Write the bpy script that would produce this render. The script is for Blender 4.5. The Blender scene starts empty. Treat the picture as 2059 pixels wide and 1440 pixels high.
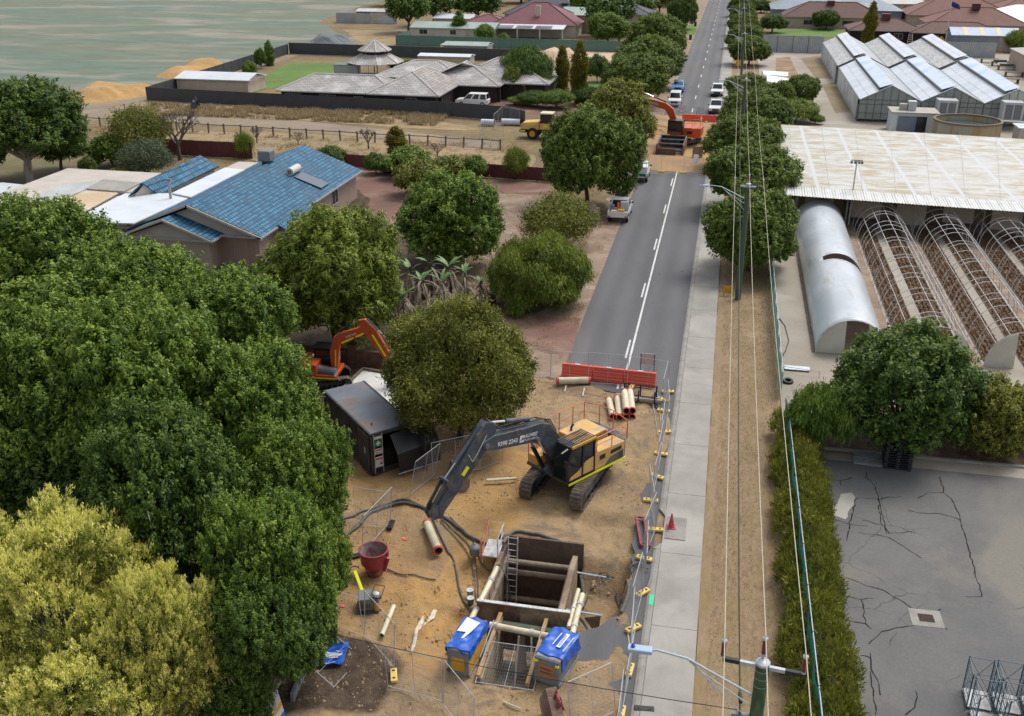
import bpy, bmesh, math, random
import numpy as np
from mathutils import Vector, Matrix
from mathutils.geometry import tessellate_polygon
R = math.radians
random.seed(7)
SC = bpy.context.scene
COL = SC.collection
# ---- the camera: solved from the road, footpath joints and poles. World x = across the road, y = along it, z up
F = 2020.; CX = 1029.5; CY = 720.; H = 26.; TH = math.atan(885/F); S_ = math.sin(TH); C_ = math.cos(TH)
YAW = R(11.819); CAMX, CAMY = 1.53, -42.94
def _rot(x, y): # camera frame to world
    c, s = math.cos(YAW), math.sin(YAW)
    return (c*x - s*y + CAMX, s*x + c*y + CAMY)
def G(px, py, z=0.):
    """world point at height z seen at this spot of the photograph (a surveyor's back-projection onto the real ground)"""
    u = (px-CX)/F; v = (py-CY)/F; t = (H-z)/(S_+v*C_)
    x, y = _rot(u*t, (C_-v*S_)*t)
    return Vector((x, y, z))
def P(x, y, z):
    c, s = math.cos(-YAW), math.sin(-YAW)
    X = c*(x-CAMX)-s*(y-CAMY); Y = s*(x-CAMX)+c*(y-CAMY); dz = z-H
    d = Y*C_-dz*S_; dn = -Y*S_-dz*C_
    return (CX+F*X/d, CY+F*dn/d, d)
def hgt(p, top):
    lo, hi = 0, 60
    for _ in range(40):
        m = (lo+hi)/2
        if P(p[0], p[1], p[2]+m)[1] > top: lo = m
        else: hi = m
    return lo

# ---- materials
MATS = {}
def nt(name):
    m = bpy.data.materials.new(name); m.use_nodes = True
    n = m.node_tree.nodes; b = n['Principled BSDF']
    MATS[name] = m
    return m, n, m.node_tree.links, b
def mixc(n, l, fac, a, b, mode='MIX'):
    x = n.new('ShaderNodeMix'); x.data_type = 'RGBA'; x.blend_type = mode
    if isinstance(fac, (int, float)): x.inputs[0].default_value = fac
    else: l.new(fac, x.inputs[0])
    for i, c in ((6, a), (7, b)):
        if isinstance(c, tuple): x.inputs[i].default_value = (*c, 1)
        else: l.new(c, x.inputs[i])
    return x.outputs[2]
def noise(n, l, scale, detail=4, rough=.6, vec=None, dist=0, kind='ShaderNodeTexNoise'):
    x = n.new(kind); x.inputs['Scale'].default_value = scale
    if kind == 'ShaderNodeTexNoise':
        x.inputs['Detail'].default_value = detail; x.inputs['Roughness'].default_value = rough; x.inputs['Distortion'].default_value = dist
    if vec: l.new(vec, x.inputs['Vector'])
    return x.outputs[0]
def ramp(n, l, src, a, b):
    x = n.new('ShaderNodeMapRange'); x.inputs[1].default_value = a; x.inputs[2].default_value = b
    l.new(src, x.inputs[0]); return x.outputs[0]
def coords(n, l, sc=(1, 1, 1), kind='Object', rot=(0, 0, 0)):
    t = n.new('ShaderNodeTexCoord'); m = n.new('ShaderNodeMapping')
    m.inputs['Scale'].default_value = sc; m.inputs['Rotation'].default_value = rot
    l.new(t.outputs[kind], m.inputs[0]); return m.outputs[0]
def mat(name, c, rough=.6, metal=0, c2=None, sc=1.5, lo=.42, hi=.62, bump=0, bsc=8, stretch=(1, 1, 1), c3=None, sc3=.25, fine=.12, fsc=12, spec=None):
    """a surface with a second colour in patches, a third in large stains and fine mottling"""
    m, n, l, b = nt(name)
    v = coords(n, l, stretch)
    col = c
    if c2: col = mixc(n, l, ramp(n, l, noise(n, l, sc, 5, .6, v), lo, hi), c, c2)
    if c3: col = mixc(n, l, ramp(n, l, noise(n, l, sc3, 4, .6, v, .5), .5, .62), col, c3)
    if fine:
        f = noise(n, l, fsc, 3, .7, v)
        g = n.new('ShaderNodeMapRange'); g.inputs[3].default_value = 1-fine; g.inputs[4].default_value = 1+fine
        g.inputs[1].default_value = .3; g.inputs[2].default_value = .7; l.new(f, g.inputs[0])
        hs = n.new('ShaderNodeHueSaturation'); l.new(g.outputs[0], hs.inputs['Value'])
        if isinstance(col, tuple): hs.inputs['Color'].default_value = (*col, 1)
        else: l.new(col, hs.inputs['Color'])
        col = hs.outputs[0]
    if isinstance(col, tuple): b.inputs['Base Color'].default_value = (*col, 1)
    else: l.new(col, b.inputs['Base Color'])
    b.inputs['Roughness'].default_value = rough; b.inputs['Metallic'].default_value = metal
    if spec is not None: b.inputs['Specular IOR Level'].default_value = spec
    if bump:
        bp = n.new('ShaderNodeBump'); bp.inputs['Strength'].default_value = .6; bp.inputs['Distance'].default_value = bump
        l.new(noise(n, l, bsc, 5, .65, v), bp.inputs['Height']); l.new(bp.outputs[0], b.inputs['Normal'])
    return m
def ribs(m, axis=0, freq=5., depth=.03):
    """corrugation: a wave bump on an existing material"""
    n = m.node_tree.nodes; l = m.node_tree.links; b = n['Principled BSDF']
    w = n.new('ShaderNodeTexWave'); w.wave_type = 'BANDS'; w.bands_direction = 'XYZ'[axis]; w.inputs['Scale'].default_value = freq*.314
    l.new(coords(n, l), w.inputs['Vector'])
    bp = n.new('ShaderNodeBump'); bp.inputs['Strength'].default_value = 1; bp.inputs['Distance'].default_value = depth
    l.new(w.outputs['Fac'], bp.inputs['Height']); l.new(bp.outputs[0], b.inputs['Normal'])
    return m
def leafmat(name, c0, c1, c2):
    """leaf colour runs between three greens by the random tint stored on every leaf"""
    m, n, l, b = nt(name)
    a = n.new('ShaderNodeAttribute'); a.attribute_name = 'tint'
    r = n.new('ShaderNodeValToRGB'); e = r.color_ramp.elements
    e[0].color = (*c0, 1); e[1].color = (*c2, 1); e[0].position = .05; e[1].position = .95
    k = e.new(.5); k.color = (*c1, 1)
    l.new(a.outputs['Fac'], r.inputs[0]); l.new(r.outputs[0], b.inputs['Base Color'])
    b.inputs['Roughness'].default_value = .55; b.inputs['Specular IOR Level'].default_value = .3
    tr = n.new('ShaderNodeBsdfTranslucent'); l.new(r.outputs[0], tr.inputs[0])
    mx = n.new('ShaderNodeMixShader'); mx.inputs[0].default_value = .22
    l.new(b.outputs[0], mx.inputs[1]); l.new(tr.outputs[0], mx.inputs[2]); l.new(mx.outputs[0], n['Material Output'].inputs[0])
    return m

# ---- mesh builder
class MB:
    def __init__(s): s.v = []; s.f = []; s.m = []; s.cm = 0
    def add(s, vs, fs):
        n = len(s.v); s.v += [tuple(v) for v in vs]; s.f += [[i+n for i in f] for f in fs]; s.m += [s.cm]*len(fs); return s
    def mi(s, i): s.cm = i; return s
    def box(s, x0, x1, y0, y1, z0, z1):
        return s.add([(x0, y0, z0), (x1, y0, z0), (x1, y1, z0), (x0, y1, z0), (x0, y0, z1), (x1, y0, z1), (x1, y1, z1), (x0, y1, z1)],
                     [(0, 3, 2, 1), (4, 5, 6, 7), (0, 1, 5, 4), (1, 2, 6, 5), (2, 3, 7, 6), (3, 0, 4, 7)])
    def cbox(s, c, sz, rz=0):
        n = len(s.v); s.box(-sz[0]/2, sz[0]/2, -sz[1]/2, sz[1]/2, -sz[2]/2, sz[2]/2)
        a, b = math.cos(rz), math.sin(rz)
        s.v[n:] = [(a*x-b*y+c[0], b*x+a*y+c[1], z+c[2]) for x, y, z in s.v[n:]]; return s
    def beam(s, a, b, w, h=None, up=(0, 0, 1)):
        a = Vector(a); b = Vector(b); h = h or w; d = (b-a).normalized(); u = Vector(up)
        if abs(d.dot(u)) > .98: u = Vector((0, 1, 0))
        r = d.cross(u).normalized()*w/2; u = r.cross(d).normalized()*h/2
        return s.add([a-r-u, a+r-u, a+r+u, a-r+u, b-r-u, b+r-u, b+r+u, b-r+u],
                     [(0, 1, 2, 3), (7, 6, 5, 4), (0, 4, 5, 1), (1, 5, 6, 2), (2, 6, 7, 3), (3, 7, 4, 0)])
    def tube(s, pts, r, n=6, r1=None, caps=True):
        pts = [Vector(p) for p in pts]; k = len(pts); n0 = len(s.v); u = None
        for i, p in enumerate(pts):
            d = (pts[min(i+1, k-1)]-pts[max(i-1, 0)]).normalized()
            if u is None:
                u = Vector((0, 0, 1)) if abs(d.z) < .9 else Vector((1, 0, 0))
            u = (u-d*u.dot(d))
            if u.length < 1e-4: u = d.orthogonal()
            u.normalize(); w = d.cross(u)
            rr = r if r1 is None else r+(r1-r)*i/(k-1)
            for j in range(n):
                a = 2*math.pi*j/n; s.v.append(tuple(p+u*math.cos(a)*rr+w*math.sin(a)*rr))
        fs = []
        for i in range(k-1):
            for j in range(n):
                a = n0+i*n+j; b = n0+i*n+(j+1) % n; fs.append([a, b, b+n, a+n])
        if caps: fs.append([n0+j for j in range(n)][::-1]); fs.append([n0+(k-1)*n+j for j in range(n)])
        s.f += fs; s.m += [s.cm]*len(fs); return s
    def prism(s, pts, ext):
        pts = [Vector(p) for p in pts]; e = Vector(ext); n = len(pts)
        tri = tessellate_polygon([pts]); fs = [list(t) for t in tri]+[[i+n for i in t] for t in tri]
        fs += [[i, (i+1) % n, (i+1) % n+n, i+n] for i in range(n)]
        return s.add(pts+[p+e for p in pts], fs)
    def slab(s, pts, th=.12): return s.prism(pts, (0, 0, -th))
    def sheet(s, pts):
        pts = [Vector(p) for p in pts]; return s.add(pts, [list(t) for t in tessellate_polygon([pts])])
    def lathe(s, prof, c=(0, 0, 0), n=16, caps=False):
        k = len(prof); n0 = len(s.v)
        for r, z in prof:
            for j in range(n):
                a = 2*math.pi*j/n; s.v.append((c[0]+r*math.cos(a), c[1]+r*math.sin(a), c[2]+z))
        fs = [[n0+i*n+j, n0+i*n+(j+1) % n, n0+(i+1)*n+(j+1) % n, n0+(i+1)*n+j] for i in range(k-1) for j in range(n)]
        if caps: fs += [[n0+j for j in range(n)][::-1], [n0+(k-1)*n+j for j in range(n)]]
        s.f += fs; s.m += [s.cm]*len(fs); return s
    def build(s, name, mats, parent=None, smooth=False, bevel=0, world=False):
        me = bpy.data.meshes.new(name)
        me.from_pydata(s.v, [], s.f)
        for m in (mats if isinstance(mats, (list, tuple)) else [mats]): me.materials.append(MATS[m] if isinstance(m, str) else m)
        me.polygons.foreach_set('material_index', s.m)
        bm = bmesh.new(); bm.from_mesh(me); bmesh.ops.recalc_face_normals(bm, faces=bm.faces)
        if smooth:
            for f in bm.faces: f.smooth = True
            for e in bm.edges:
                if len(e.link_faces) == 2 and e.calc_face_angle(0) > .7: e.smooth = False
        bm.to_mesh(me); bm.free()
        o = bpy.data.objects.new(name, me); COL.objects.link(o)
        if world and parent is not None: me.transform(mtx(parent).inverted())
        if parent is not None: o.parent = parent
        if bevel:
            b = o.modifiers.new('Bevel', 'BEVEL'); b.width = bevel; b.segments = 2; b.limit_method = 'ANGLE'; b.angle_limit = R(40)
        return o
def mtx(o): return Matrix.LocRotScale(o.location, o.rotation_euler, o.scale)
def tag(o, label, cat, group=None):
    o['label'] = label; o['category'] = cat
    if group: o['group'] = group
    return o
def thing(name, label, cat, loc=(0, 0, 0), rz=0, group=None):
    o = bpy.data.objects.new(name, None); COL.objects.link(o); o.empty_display_size = .3
    o.location = loc; o.rotation_euler = (0, 0, rz)
    return tag(o, label, cat, group)
def struct(o, kind='structure'): o['kind'] = kind; return o
def dup(root, loc, rz=0, label=None, group=None, scale=None, mats=None):
    r = root.copy(); COL.objects.link(r); r.location = loc; r.rotation_euler = (0, 0, rz)
    if scale: r.scale = scale
    if label: r['label'] = label
    if group: r['group'] = group
    def rec(src, dst):
        for ch in list(src.children):
            c = ch.copy(); COL.objects.link(c); c.parent = dst
            rec(ch, c)
    rec(root, r)
    return r
def lerp(a, b, t): return a+(b-a)*t
def wtext(txt, size, M, m, parent=None, name='lettering', ext=.004, sx=1.0, align='LEFT', font_bold=False):
    """real lettering as a mesh, laid in the plane given by the matrix M (x along the line, y up the letters)"""
    cu = bpy.data.curves.new(name, 'FONT'); cu.body = txt; cu.size = size; cu.extrude = ext; cu.align_x = align
    if font_bold: cu.offset = size*.02
    t = bpy.data.objects.new('tmp', cu); COL.objects.link(t)
    dg = bpy.context.evaluated_depsgraph_get(); me = bpy.data.meshes.new_from_object(t.evaluated_get(dg))
    bpy.data.objects.remove(t); me.transform(Matrix.Diagonal((sx, 1, 1, 1))); me.transform(M)
    me.materials.clear(); me.materials.append(MATS[m])
    o = bpy.data.objects.new(name, me); COL.objects.link(o)
    if parent is not None: o.parent = parent
    return o
def frame(o, x, y):
    x = Vector(x).normalized(); y = Vector(y); y = (y-x*y.dot(x)).normalized(); z = x.cross(y)
    return Matrix(((x.x, y.x, z.x, o[0]), (x.y, y.y, z.y, o[1]), (x.z, y.z, z.z, o[2]), (0, 0, 0, 1)))

# ---- foliage
def quads_mesh(name, V, tint, m):
    n = len(V)//4
    me = bpy.data.meshes.new(name); me.vertices.add(n*4); me.vertices.foreach_set('co', V.astype(np.float32).ravel())
    me.loops.add(n*4); me.loops.foreach_set('vertex_index', np.arange(n*4, dtype=np.int32))
    me.polygons.add(n); me.polygons.foreach_set('loop_start', np.arange(0, n*4, 4, dtype=np.int32))
    a = me.attributes.new('tint', 'FLOAT', 'FACE'); a.data.foreach_set('value', tint.astype(np.float32))
    me.materials.append(m); me.update(); me.validate(); return me
def unit(a): return a/np.maximum(np.linalg.norm(a, axis=1, keepdims=True), 1e-6)
def leaves(name, clumps, m, seed=0, sp=.45, per=14, L=.22, Wd=.12, mode='broad', tr=.3, bottom=-.35, tgrad=0., inner=.5, jit=.15, shoot=0.):
    """leaf-sized faces in tufts over the clumps (x,y,z,rx,rz) of a crown"""
    g = np.random.default_rng(seed); c = np.array(clumps, float); T = []; O = []; K = []
    for i, (x, y, z, rx, rz) in enumerate(c):
        n = int(4*math.pi*rx*(rx+rz)/2/sp**2)
        d = unit(g.normal(size=(n, 3))); d = d[d[:, 2] > bottom]
        rad = 1+g.normal(size=(len(d), 1))*jit*.5+jit*np.sin(d[:, :1]*9+i)*np.cos(d[:, 1:2]*8+2*i)
        p = np.array([x, y, z])+d*rad*np.array([rx, rx, rz])
        k = int(len(p)*inner)
        if k:
            q = unit(g.normal(size=(k, 3)))*np.array([rx, rx, rz])*.72+np.array([x, y, z]); p = np.vstack([p, q]); d = np.vstack([d, unit(q-np.array([x, y, z]))])
        keep = np.ones(len(p), bool)
        for j, (a, b, e, r2, r3) in enumerate(c):
            if j != i: keep &= (((p-np.array([a, b, e]))/np.array([r2, r2, r3]))**2).sum(1) > .55
        p = p[keep]; d = d[keep]
        T.append(p); O.append(d); K.append(np.full(len(p), g.random()))
    T = np.vstack(T); O = np.vstack(O); K = np.concatenate(K); n = len(T)
    tt = .30*K+.35*g.random(n)+.15
    T = np.repeat(T, per, 0); O = np.repeat(O, per, 0); tt = np.repeat(tt, per)+g.normal(size=n*per)*.13
    N = len(T); off = g.normal(size=(N, 3))*tr*.55
    if shoot:       # leaves strung along short shoots that stand out of the crown, paler at the growing tip
        D = np.repeat(unit(O[::per]*.8+np.array([[0, 0, .55]])+g.normal(size=(n, 3))*.42), per, 0); s_ = g.random((N, 1)); ln = np.repeat(.6+.8*g.random((n, 1)), per, 0)*shoot
        off = g.normal(size=(N, 3))*tr*(.62-.38*s_); T = T+D*(s_-.35)*ln; tt = tt+(s_[:, 0]-.5)*.42; O = unit(O*.6+D*.6)
    T = T+off
    up = np.array([[0, 0, 1.]])
    if mode == 'broad': nr = unit(O*.7+up*.5+g.normal(size=(N, 3))*.55+off/tr*.35); ax = unit(np.cross(nr, g.normal(size=(N, 3))))
    elif mode == 'fine': nr = unit(O*.6+up*.25+g.normal(size=(N, 3))*.6); ax = unit(np.cross(nr, unit(g.normal(size=(N, 3)))))
    elif mode == 'droop':
        ax = unit(O*.55*np.array([[1, 1, .2]])-up*.75+g.normal(size=(N, 3))*.38); nr = unit(O*.5+up*.6+g.normal(size=(N, 3))*.3)
    elif mode == 'plume':
        ax = unit(O*.7+up*.65+g.normal(size=(N, 3))*.42); nr = unit(O*.5+up*.2+g.normal(size=(N, 3))*.6)
    bx = unit(np.cross(nr, ax))
    s = (.7+.6*g.random((N, 1)))
    a = ax*L*s*.5; b = bx*Wd*s*.5
    if mode == 'broad': q = [T-a, T+b*1.0-a*.1, T+a, T-b*1.0-a*.1]
    elif mode == 'fine': q = [T-a, T+b, T+a, T-b]
    else: q = [T-a*.9, T+b-a*.2, T+a*1.1, T-b-a*.2]
    V = np.stack(q, 1).reshape(-1, 3)
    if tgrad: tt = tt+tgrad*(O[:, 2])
    return quads_mesh(name, V, np.clip(tt, 0, 1), m)
def limbs(mb, base, targets, r, seed=0, rise=.45, trunks=1):
    rd = random.Random(seed); b = Vector(base); f = b+Vector((rd.uniform(-.2, .2), rd.uniform(-.2, .2), rise))
    mb.tube([b-Vector((0, 0, .2)), b+Vector((.03, .02, rise*.5)), f], r*1.15, 8, r*.85)
    for t in targets:
        t = Vector(t); mid = f.lerp(t, .5)+Vector((rd.uniform(-.3, .3), rd.uniform(-.3, .3), (t-f).length*.08))
        mb.tube([f-Vector((0, 0, .1)), f.lerp(mid, .5), mid, t], r*.6, 6, r*.14)
        for _ in range(3 if rise > 2 else 0):
            e = t+(t-f).normalized()*rd.uniform(-.3, .3)+Vector((rd.uniform(-1, 1), rd.uniform(-1, 1), rd.uniform(-.3, .1))); mb.tube([mid.lerp(t, .8), t.lerp(e, .5)+Vector((0, 0, .1)), e], r*.17, 5, r*.06)
def emb(me, name, parent):
    o = bpy.data.objects.new(name, me); COL.objects.link(o); o.parent = parent; return o
# ======== camera, light, sky
cam = bpy.data.cameras.new('camera'); co = bpy.data.objects.new('camera', cam); COL.objects.link(co)
cam.sensor_width = 36; cam.lens = F/2059*36; cam.clip_end = 3000; cam.clip_start = .5
co.location = (CAMX, CAMY, H); co.rotation_euler = (math.pi/2-TH, 0, YAW); SC.camera = co
W = bpy.data.worlds.new('World'); SC.world = W; W.use_nodes = True
n = W.node_tree.nodes; l = W.node_tree.links
sky = n.new('ShaderNodeTexSky'); sky.sky_type = 'NISHITA'; sky.sun_disc = False
SUN_EL, SUN_AZ = R(58), R(35)
sky.sun_elevation = SUN_EL; sky.sun_rotation = SUN_AZ; sky.dust_density = 3.5; sky.ozone_density = .6
hs = n.new('ShaderNodeHueSaturation'); hs.inputs['Saturation'].default_value = .32; l.new(sky.outputs[0], hs.inputs['Color'])
l.new(hs.outputs[0], n['Background'].inputs[0]); n['Background'].inputs[1].default_value = .148
sun = bpy.data.lights.new('sun', 'SUN'); so = bpy.data.objects.new('sun', sun); COL.objects.link(so)
sun.energy = 1.25; sun.angle = R(22); sun.color = (1, .96, .9)
so.rotation_euler = (math.pi/2-SUN_EL, 0, math.pi-SUN_AZ)
SC.view_settings.view_transform = 'Standard'; SC.view_settings.look = 'None'; SC.view_settings.gamma = 1
SC.view_settings.exposure = 0.36

# ======== materials of the setting
mat('asphalt', (.118, .118, .124), .85, c2=(.095, .095, .101), sc=.35, lo=.35, hi=.65, c3=(.125, .12, .12), sc3=.12, fine=.1, fsc=25, stretch=(1, .22, 1))
mat('old_asphalt', (.155, .152, .146), .9, c2=(.118, .117, .116), sc=.2, lo=.36, hi=.62, c3=(.19, .175, .15), sc3=.09, fine=.1, fsc=9)
def hairline(m, sc, wd, dark, msc):
    n = m.node_tree.nodes; l = m.node_tree.links; b = n['Principled BSDF']; src = b.inputs['Base Color'].links[0].from_socket
    v = coords(n, l); nz = n.new('ShaderNodeTexNoise'); nz.inputs['Scale'].default_value = 1.1; nz.inputs['Detail'].default_value = 5; l.new(v, nz.inputs[0])
    ad = n.new('ShaderNodeMixRGB'); ad.inputs[0].default_value = .35; l.new(v, ad.inputs[1]); l.new(nz.outputs['Color'], ad.inputs[2])
    vo = n.new('ShaderNodeTexVoronoi'); vo.feature = 'DISTANCE_TO_EDGE'; vo.inputs['Scale'].default_value = sc; l.new(ad.outputs[0], vo.inputs['Vector'])
    k = ramp(n, l, vo.outputs['Distance'], wd, wd*.3); q = ramp(n, l, noise(n, l, msc, 3, .6, v), .5, .56)
    mu = n.new('ShaderNodeMath'); mu.operation = 'MULTIPLY'; l.new(k, mu.inputs[0]); l.new(q, mu.inputs[1]); l.new(mixc(n, l, mu.outputs[0], src, dark), b.inputs['Base Color'])
hairline(MATS['old_asphalt'], .45, .006, (.06, .056, .052), .16)
def wheelwear(m):
    n = m.node_tree.nodes; l = m.node_tree.links; b = n['Principled BSDF']; src = b.inputs['Base Color'].links[0].from_socket
    w = n.new('ShaderNodeTexWave'); w.bands_direction = 'X'; w.inputs['Scale'].default_value = .175; w.inputs['Distortion'].default_value = .35; w.inputs['Detail'].default_value = 3; l.new(coords(n, l, (1, .12, 1)), w.inputs[0])
    mr = n.new('ShaderNodeMapRange'); mr.inputs[3].default_value = .9; mr.inputs[4].default_value = 1.1; l.new(w.outputs['Fac'], mr.inputs[0]); h = n.new('ShaderNodeHueSaturation'); l.new(src, h.inputs['Color']); l.new(mr.outputs[0], h.inputs['Value'])
    st = mixc(n, l, ramp(n, l, noise(n, l, .9, 3, .6, coords(n, l)), .69, .76), h.outputs[0], (.06, .058, .056)); l.new(mixc(n, l, ramp(n, l, noise(n, l, .35, 6, .75, coords(n, l)), .64, .74), st, (.17, .155, .13)), b.inputs['Base Color'])
wheelwear(MATS['asphalt'])
mat('line_paint', (.62, .62, .6), .7, c2=(.4, .4, .39), sc=3, lo=.5, hi=.7)
mat('concrete', (.33, .31, .28), .85, c2=(.27, .255, .23), sc=.5, lo=.4, hi=.65, c3=(.38, .36, .325), sc3=.2, fine=.06, fsc=14)
mat('kerb_concrete', (.30, .285, .26), .85, c2=(.23, .215, .19), sc=1.2, lo=.45, hi=.65)
mat('yard_concrete', (.34, .30, .25), .9, c2=(.29, .25, .2), sc=.22, lo=.4, hi=.6, c3=(.38, .35, .3), sc3=.09, fine=.07, fsc=6)
mat('verge_soil', (.30, .215, .13), .95, c2=(.235, .165, .095), sc=.5, lo=.35, hi=.65, c3=(.24, .175, .085), sc3=1.6, fine=.14, fsc=7, stretch=(1, .3, 1), bump=.03)
mat('turf', (.15, .165, .115), .95, c2=(.112, .165, .128), sc=.05, lo=.4, hi=.62, c3=(.25, .23, .185), sc3=.06, fine=.2, fsc=.25, stretch=(.4, 1, 1))
mat('dirt_track', (.27, .215, .16), .95, c2=(.21, .165, .12), sc=.08, lo=.4, hi=.6, c3=(.33, .24, .13), sc3=.05, fine=.12, fsc=1.2)
mat('dry_grass', (.33, .24, .125), .95, c2=(.24, .17, .09), sc=.3, lo=.4, hi=.6, fine=.2, fsc=2.5)
mat('lawn', (.11, .2, .03), .9, c2=(.085, .15, .025), sc=.1, lo=.4, hi=.6, fine=.12, fsc=2)
mat('red_drive', (.185, .092, .07), .9, c2=(.145, .08, .062), sc=.25, lo=.4, hi=.6, c3=(.25, .155, .115), sc3=.15, fine=.1, fsc=5)
mat('pale_soil', (.28, .20, .145), .95, c2=(.22, .155, .11), sc=.35, lo=.4, hi=.6, c3=(.33, .25, .18), sc3=.6, fine=.15, fsc=6)
mat('sand_cut', (.42, .255, .1), .95, c2=(.36, .23, .12), sc=.25, lo=.4, hi=.6, c3=(.3, .2, .12), sc3=.3, fine=.14, fsc=3, bump=.06, bsc=1.5)
mat('white_sand', (.55, .4, .28), .95, c2=(.48, .34, .23), sc=.2, fine=.06)
mat('dark_crack', (.018, .017, .016), 1)
mat('bed_soil', (.115, .06, .035), 1, c2=(.19, .125, .075), sc=2.2, lo=.45, hi=.6, fine=.3, fsc=5)
# the ground of the site: sand, leaf litter and dry grass by where they were painted when the site was dug
def ground_mat():
    m, n, l, b = nt('ground')
    v = coords(n, l)
    a = n.new('ShaderNodeAttribute'); a.attribute_name = 'sand'; k = n.new('ShaderNodeAttribute'); k.attribute_name = 'litter'
    q = n.new('ShaderNodeAttribute'); q.attribute_name = 'rich'
    g1 = mixc(n, l, ramp(n, l, noise(n, l, .09, 5, .6, v), .4, .6), (.26, .195, .11), (.185, .14, .085))
    g1 = mixc(n, l, ramp(n, l, noise(n, l, .8, 4, .7, v), .45, .7), g1, (.17, .135, .06))
    s1 = mixc(n, l, ramp(n, l, noise(n, l, .28, 6, .62, v, .8), .36, .62), (.41, .285, .15), (.29, .21, .13))
    s1 = mixc(n, l, ramp(n, l, noise(n, l, .6, 6, .72, v, 1.0), .49, .66), s1, (.22, .165, .115))
    s1 = mixc(n, l, ramp(n, l, noise(n, l, 2.2, 4, .75, v, .6), .6, .74), s1, (.4, .33, .24))
    s2 = mixc(n, l, q.outputs['Fac'], s1, mixc(n, l, ramp(n, l, noise(n, l, .9, 5, .6, v), .35, .65), (.46, .275, .10), (.38, .24, .115)))
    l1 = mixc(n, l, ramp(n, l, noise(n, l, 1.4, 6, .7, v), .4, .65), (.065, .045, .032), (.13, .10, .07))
    x = n.new('ShaderNodeMath'); x.operation = 'ADD'; l.new(a.outputs['Fac'], x.inputs[0])
    y = n.new('ShaderNodeMapRange'); y.inputs[3].default_value = -.3; y.inputs[4].default_value = .3; l.new(noise(n, l, 1.1, 5, .6, v), y.inputs[0]); l.new(y.outputs[0], x.inputs[1])
    c = mixc(n, l, ramp(n, l, x.outputs[0], .4, .6), g1, s2)
    x2 = n.new('ShaderNodeMath'); x2.operation = 'ADD'; l.new(k.outputs['Fac'], x2.inputs[0]); l.new(y.outputs[0], x2.inputs[1])
    c = mixc(n, l, ramp(n, l, x2.outputs[0], .4, .62), c, l1)
    fv = n.new('ShaderNodeMapRange'); fv.inputs[1].default_value = .3; fv.inputs[2].default_value = .7; fv.inputs[3].default_value = .84; fv.inputs[4].default_value = 1.14
    l.new(noise(n, l, 9, 4, .75, v), fv.inputs[0]); h = n.new('ShaderNodeHueSaturation'); l.new(c, h.inputs['Color']); l.new(fv.outputs[0], h.inputs['Value'])
    l.new(h.outputs[0], b.inputs['Base Color']); b.inputs['Roughness'].default_value = .95; b.inputs['Specular IOR Level'].default_value = .2
    bp = n.new('ShaderNodeBump'); bp.inputs['Distance'].default_value = .14; bp.inputs['Strength'].default_value = .8
    l.new(noise(n, l, 2.6, 7, .72, v, .4), bp.inputs['Height']); l.new(bp.outputs[0], b.inputs['Normal'])
ground_mat()

# ======== terrain: one sheet, dug out on the site
def axis(lo, a, b, step, hi, big):
    l1 = []; x = a; d = step
    while x > lo: d = min(d*1.35, big); x -= d; l1.append(x)
    l2 = []; x = b; d = step
    while x < hi: d = min(d*1.35, big); x += d; l2.append(x)
    return np.array(l1[::-1]+list(np.arange(a, b+step*.5, step))+l2)
gx = axis(-700, -20, .6, .14, 700, 40); gy = axis(-150, -18, 14, .14, 1100, 40)
X, Y = np.meshgrid(gx, gy)
def vn(x, y, s, seed):
    g = np.random.default_rng(seed); T = g.random((64, 64)); u = x/s; v = y/s
    i = np.floor(u).astype(int); j = np.floor(v).astype(int); fu = u-i; fv = v-j; fu = fu*fu*(3-2*fu); fv = fv*fv*(3-2*fv)
    return (T[i % 64, j % 64]*(1-fu)+T[(i+1) % 64, j % 64]*fu)*(1-fv)+(T[i % 64, (j+1) % 64]*(1-fu)+T[(i+1) % 64, (j+1) % 64]*fu)*fv-.5
def sm(a, b, x): t = np.clip((x-a)/(b-a), 0, 1); return t*t*(3-2*t)
def rectm(x, y, x0, x1, y0, y1, w=.15, wy=None):
    wy = wy or w
    return sm(x0-w, x0, x)*(1-sm(x1, x1+w, x))*sm(y0-wy, y0, y)*(1-sm(y1, y1+wy, y))
SITE = lambda x, y: rectm(x, y, -19, -1.3, -17, 11.3, 1.2)
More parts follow.
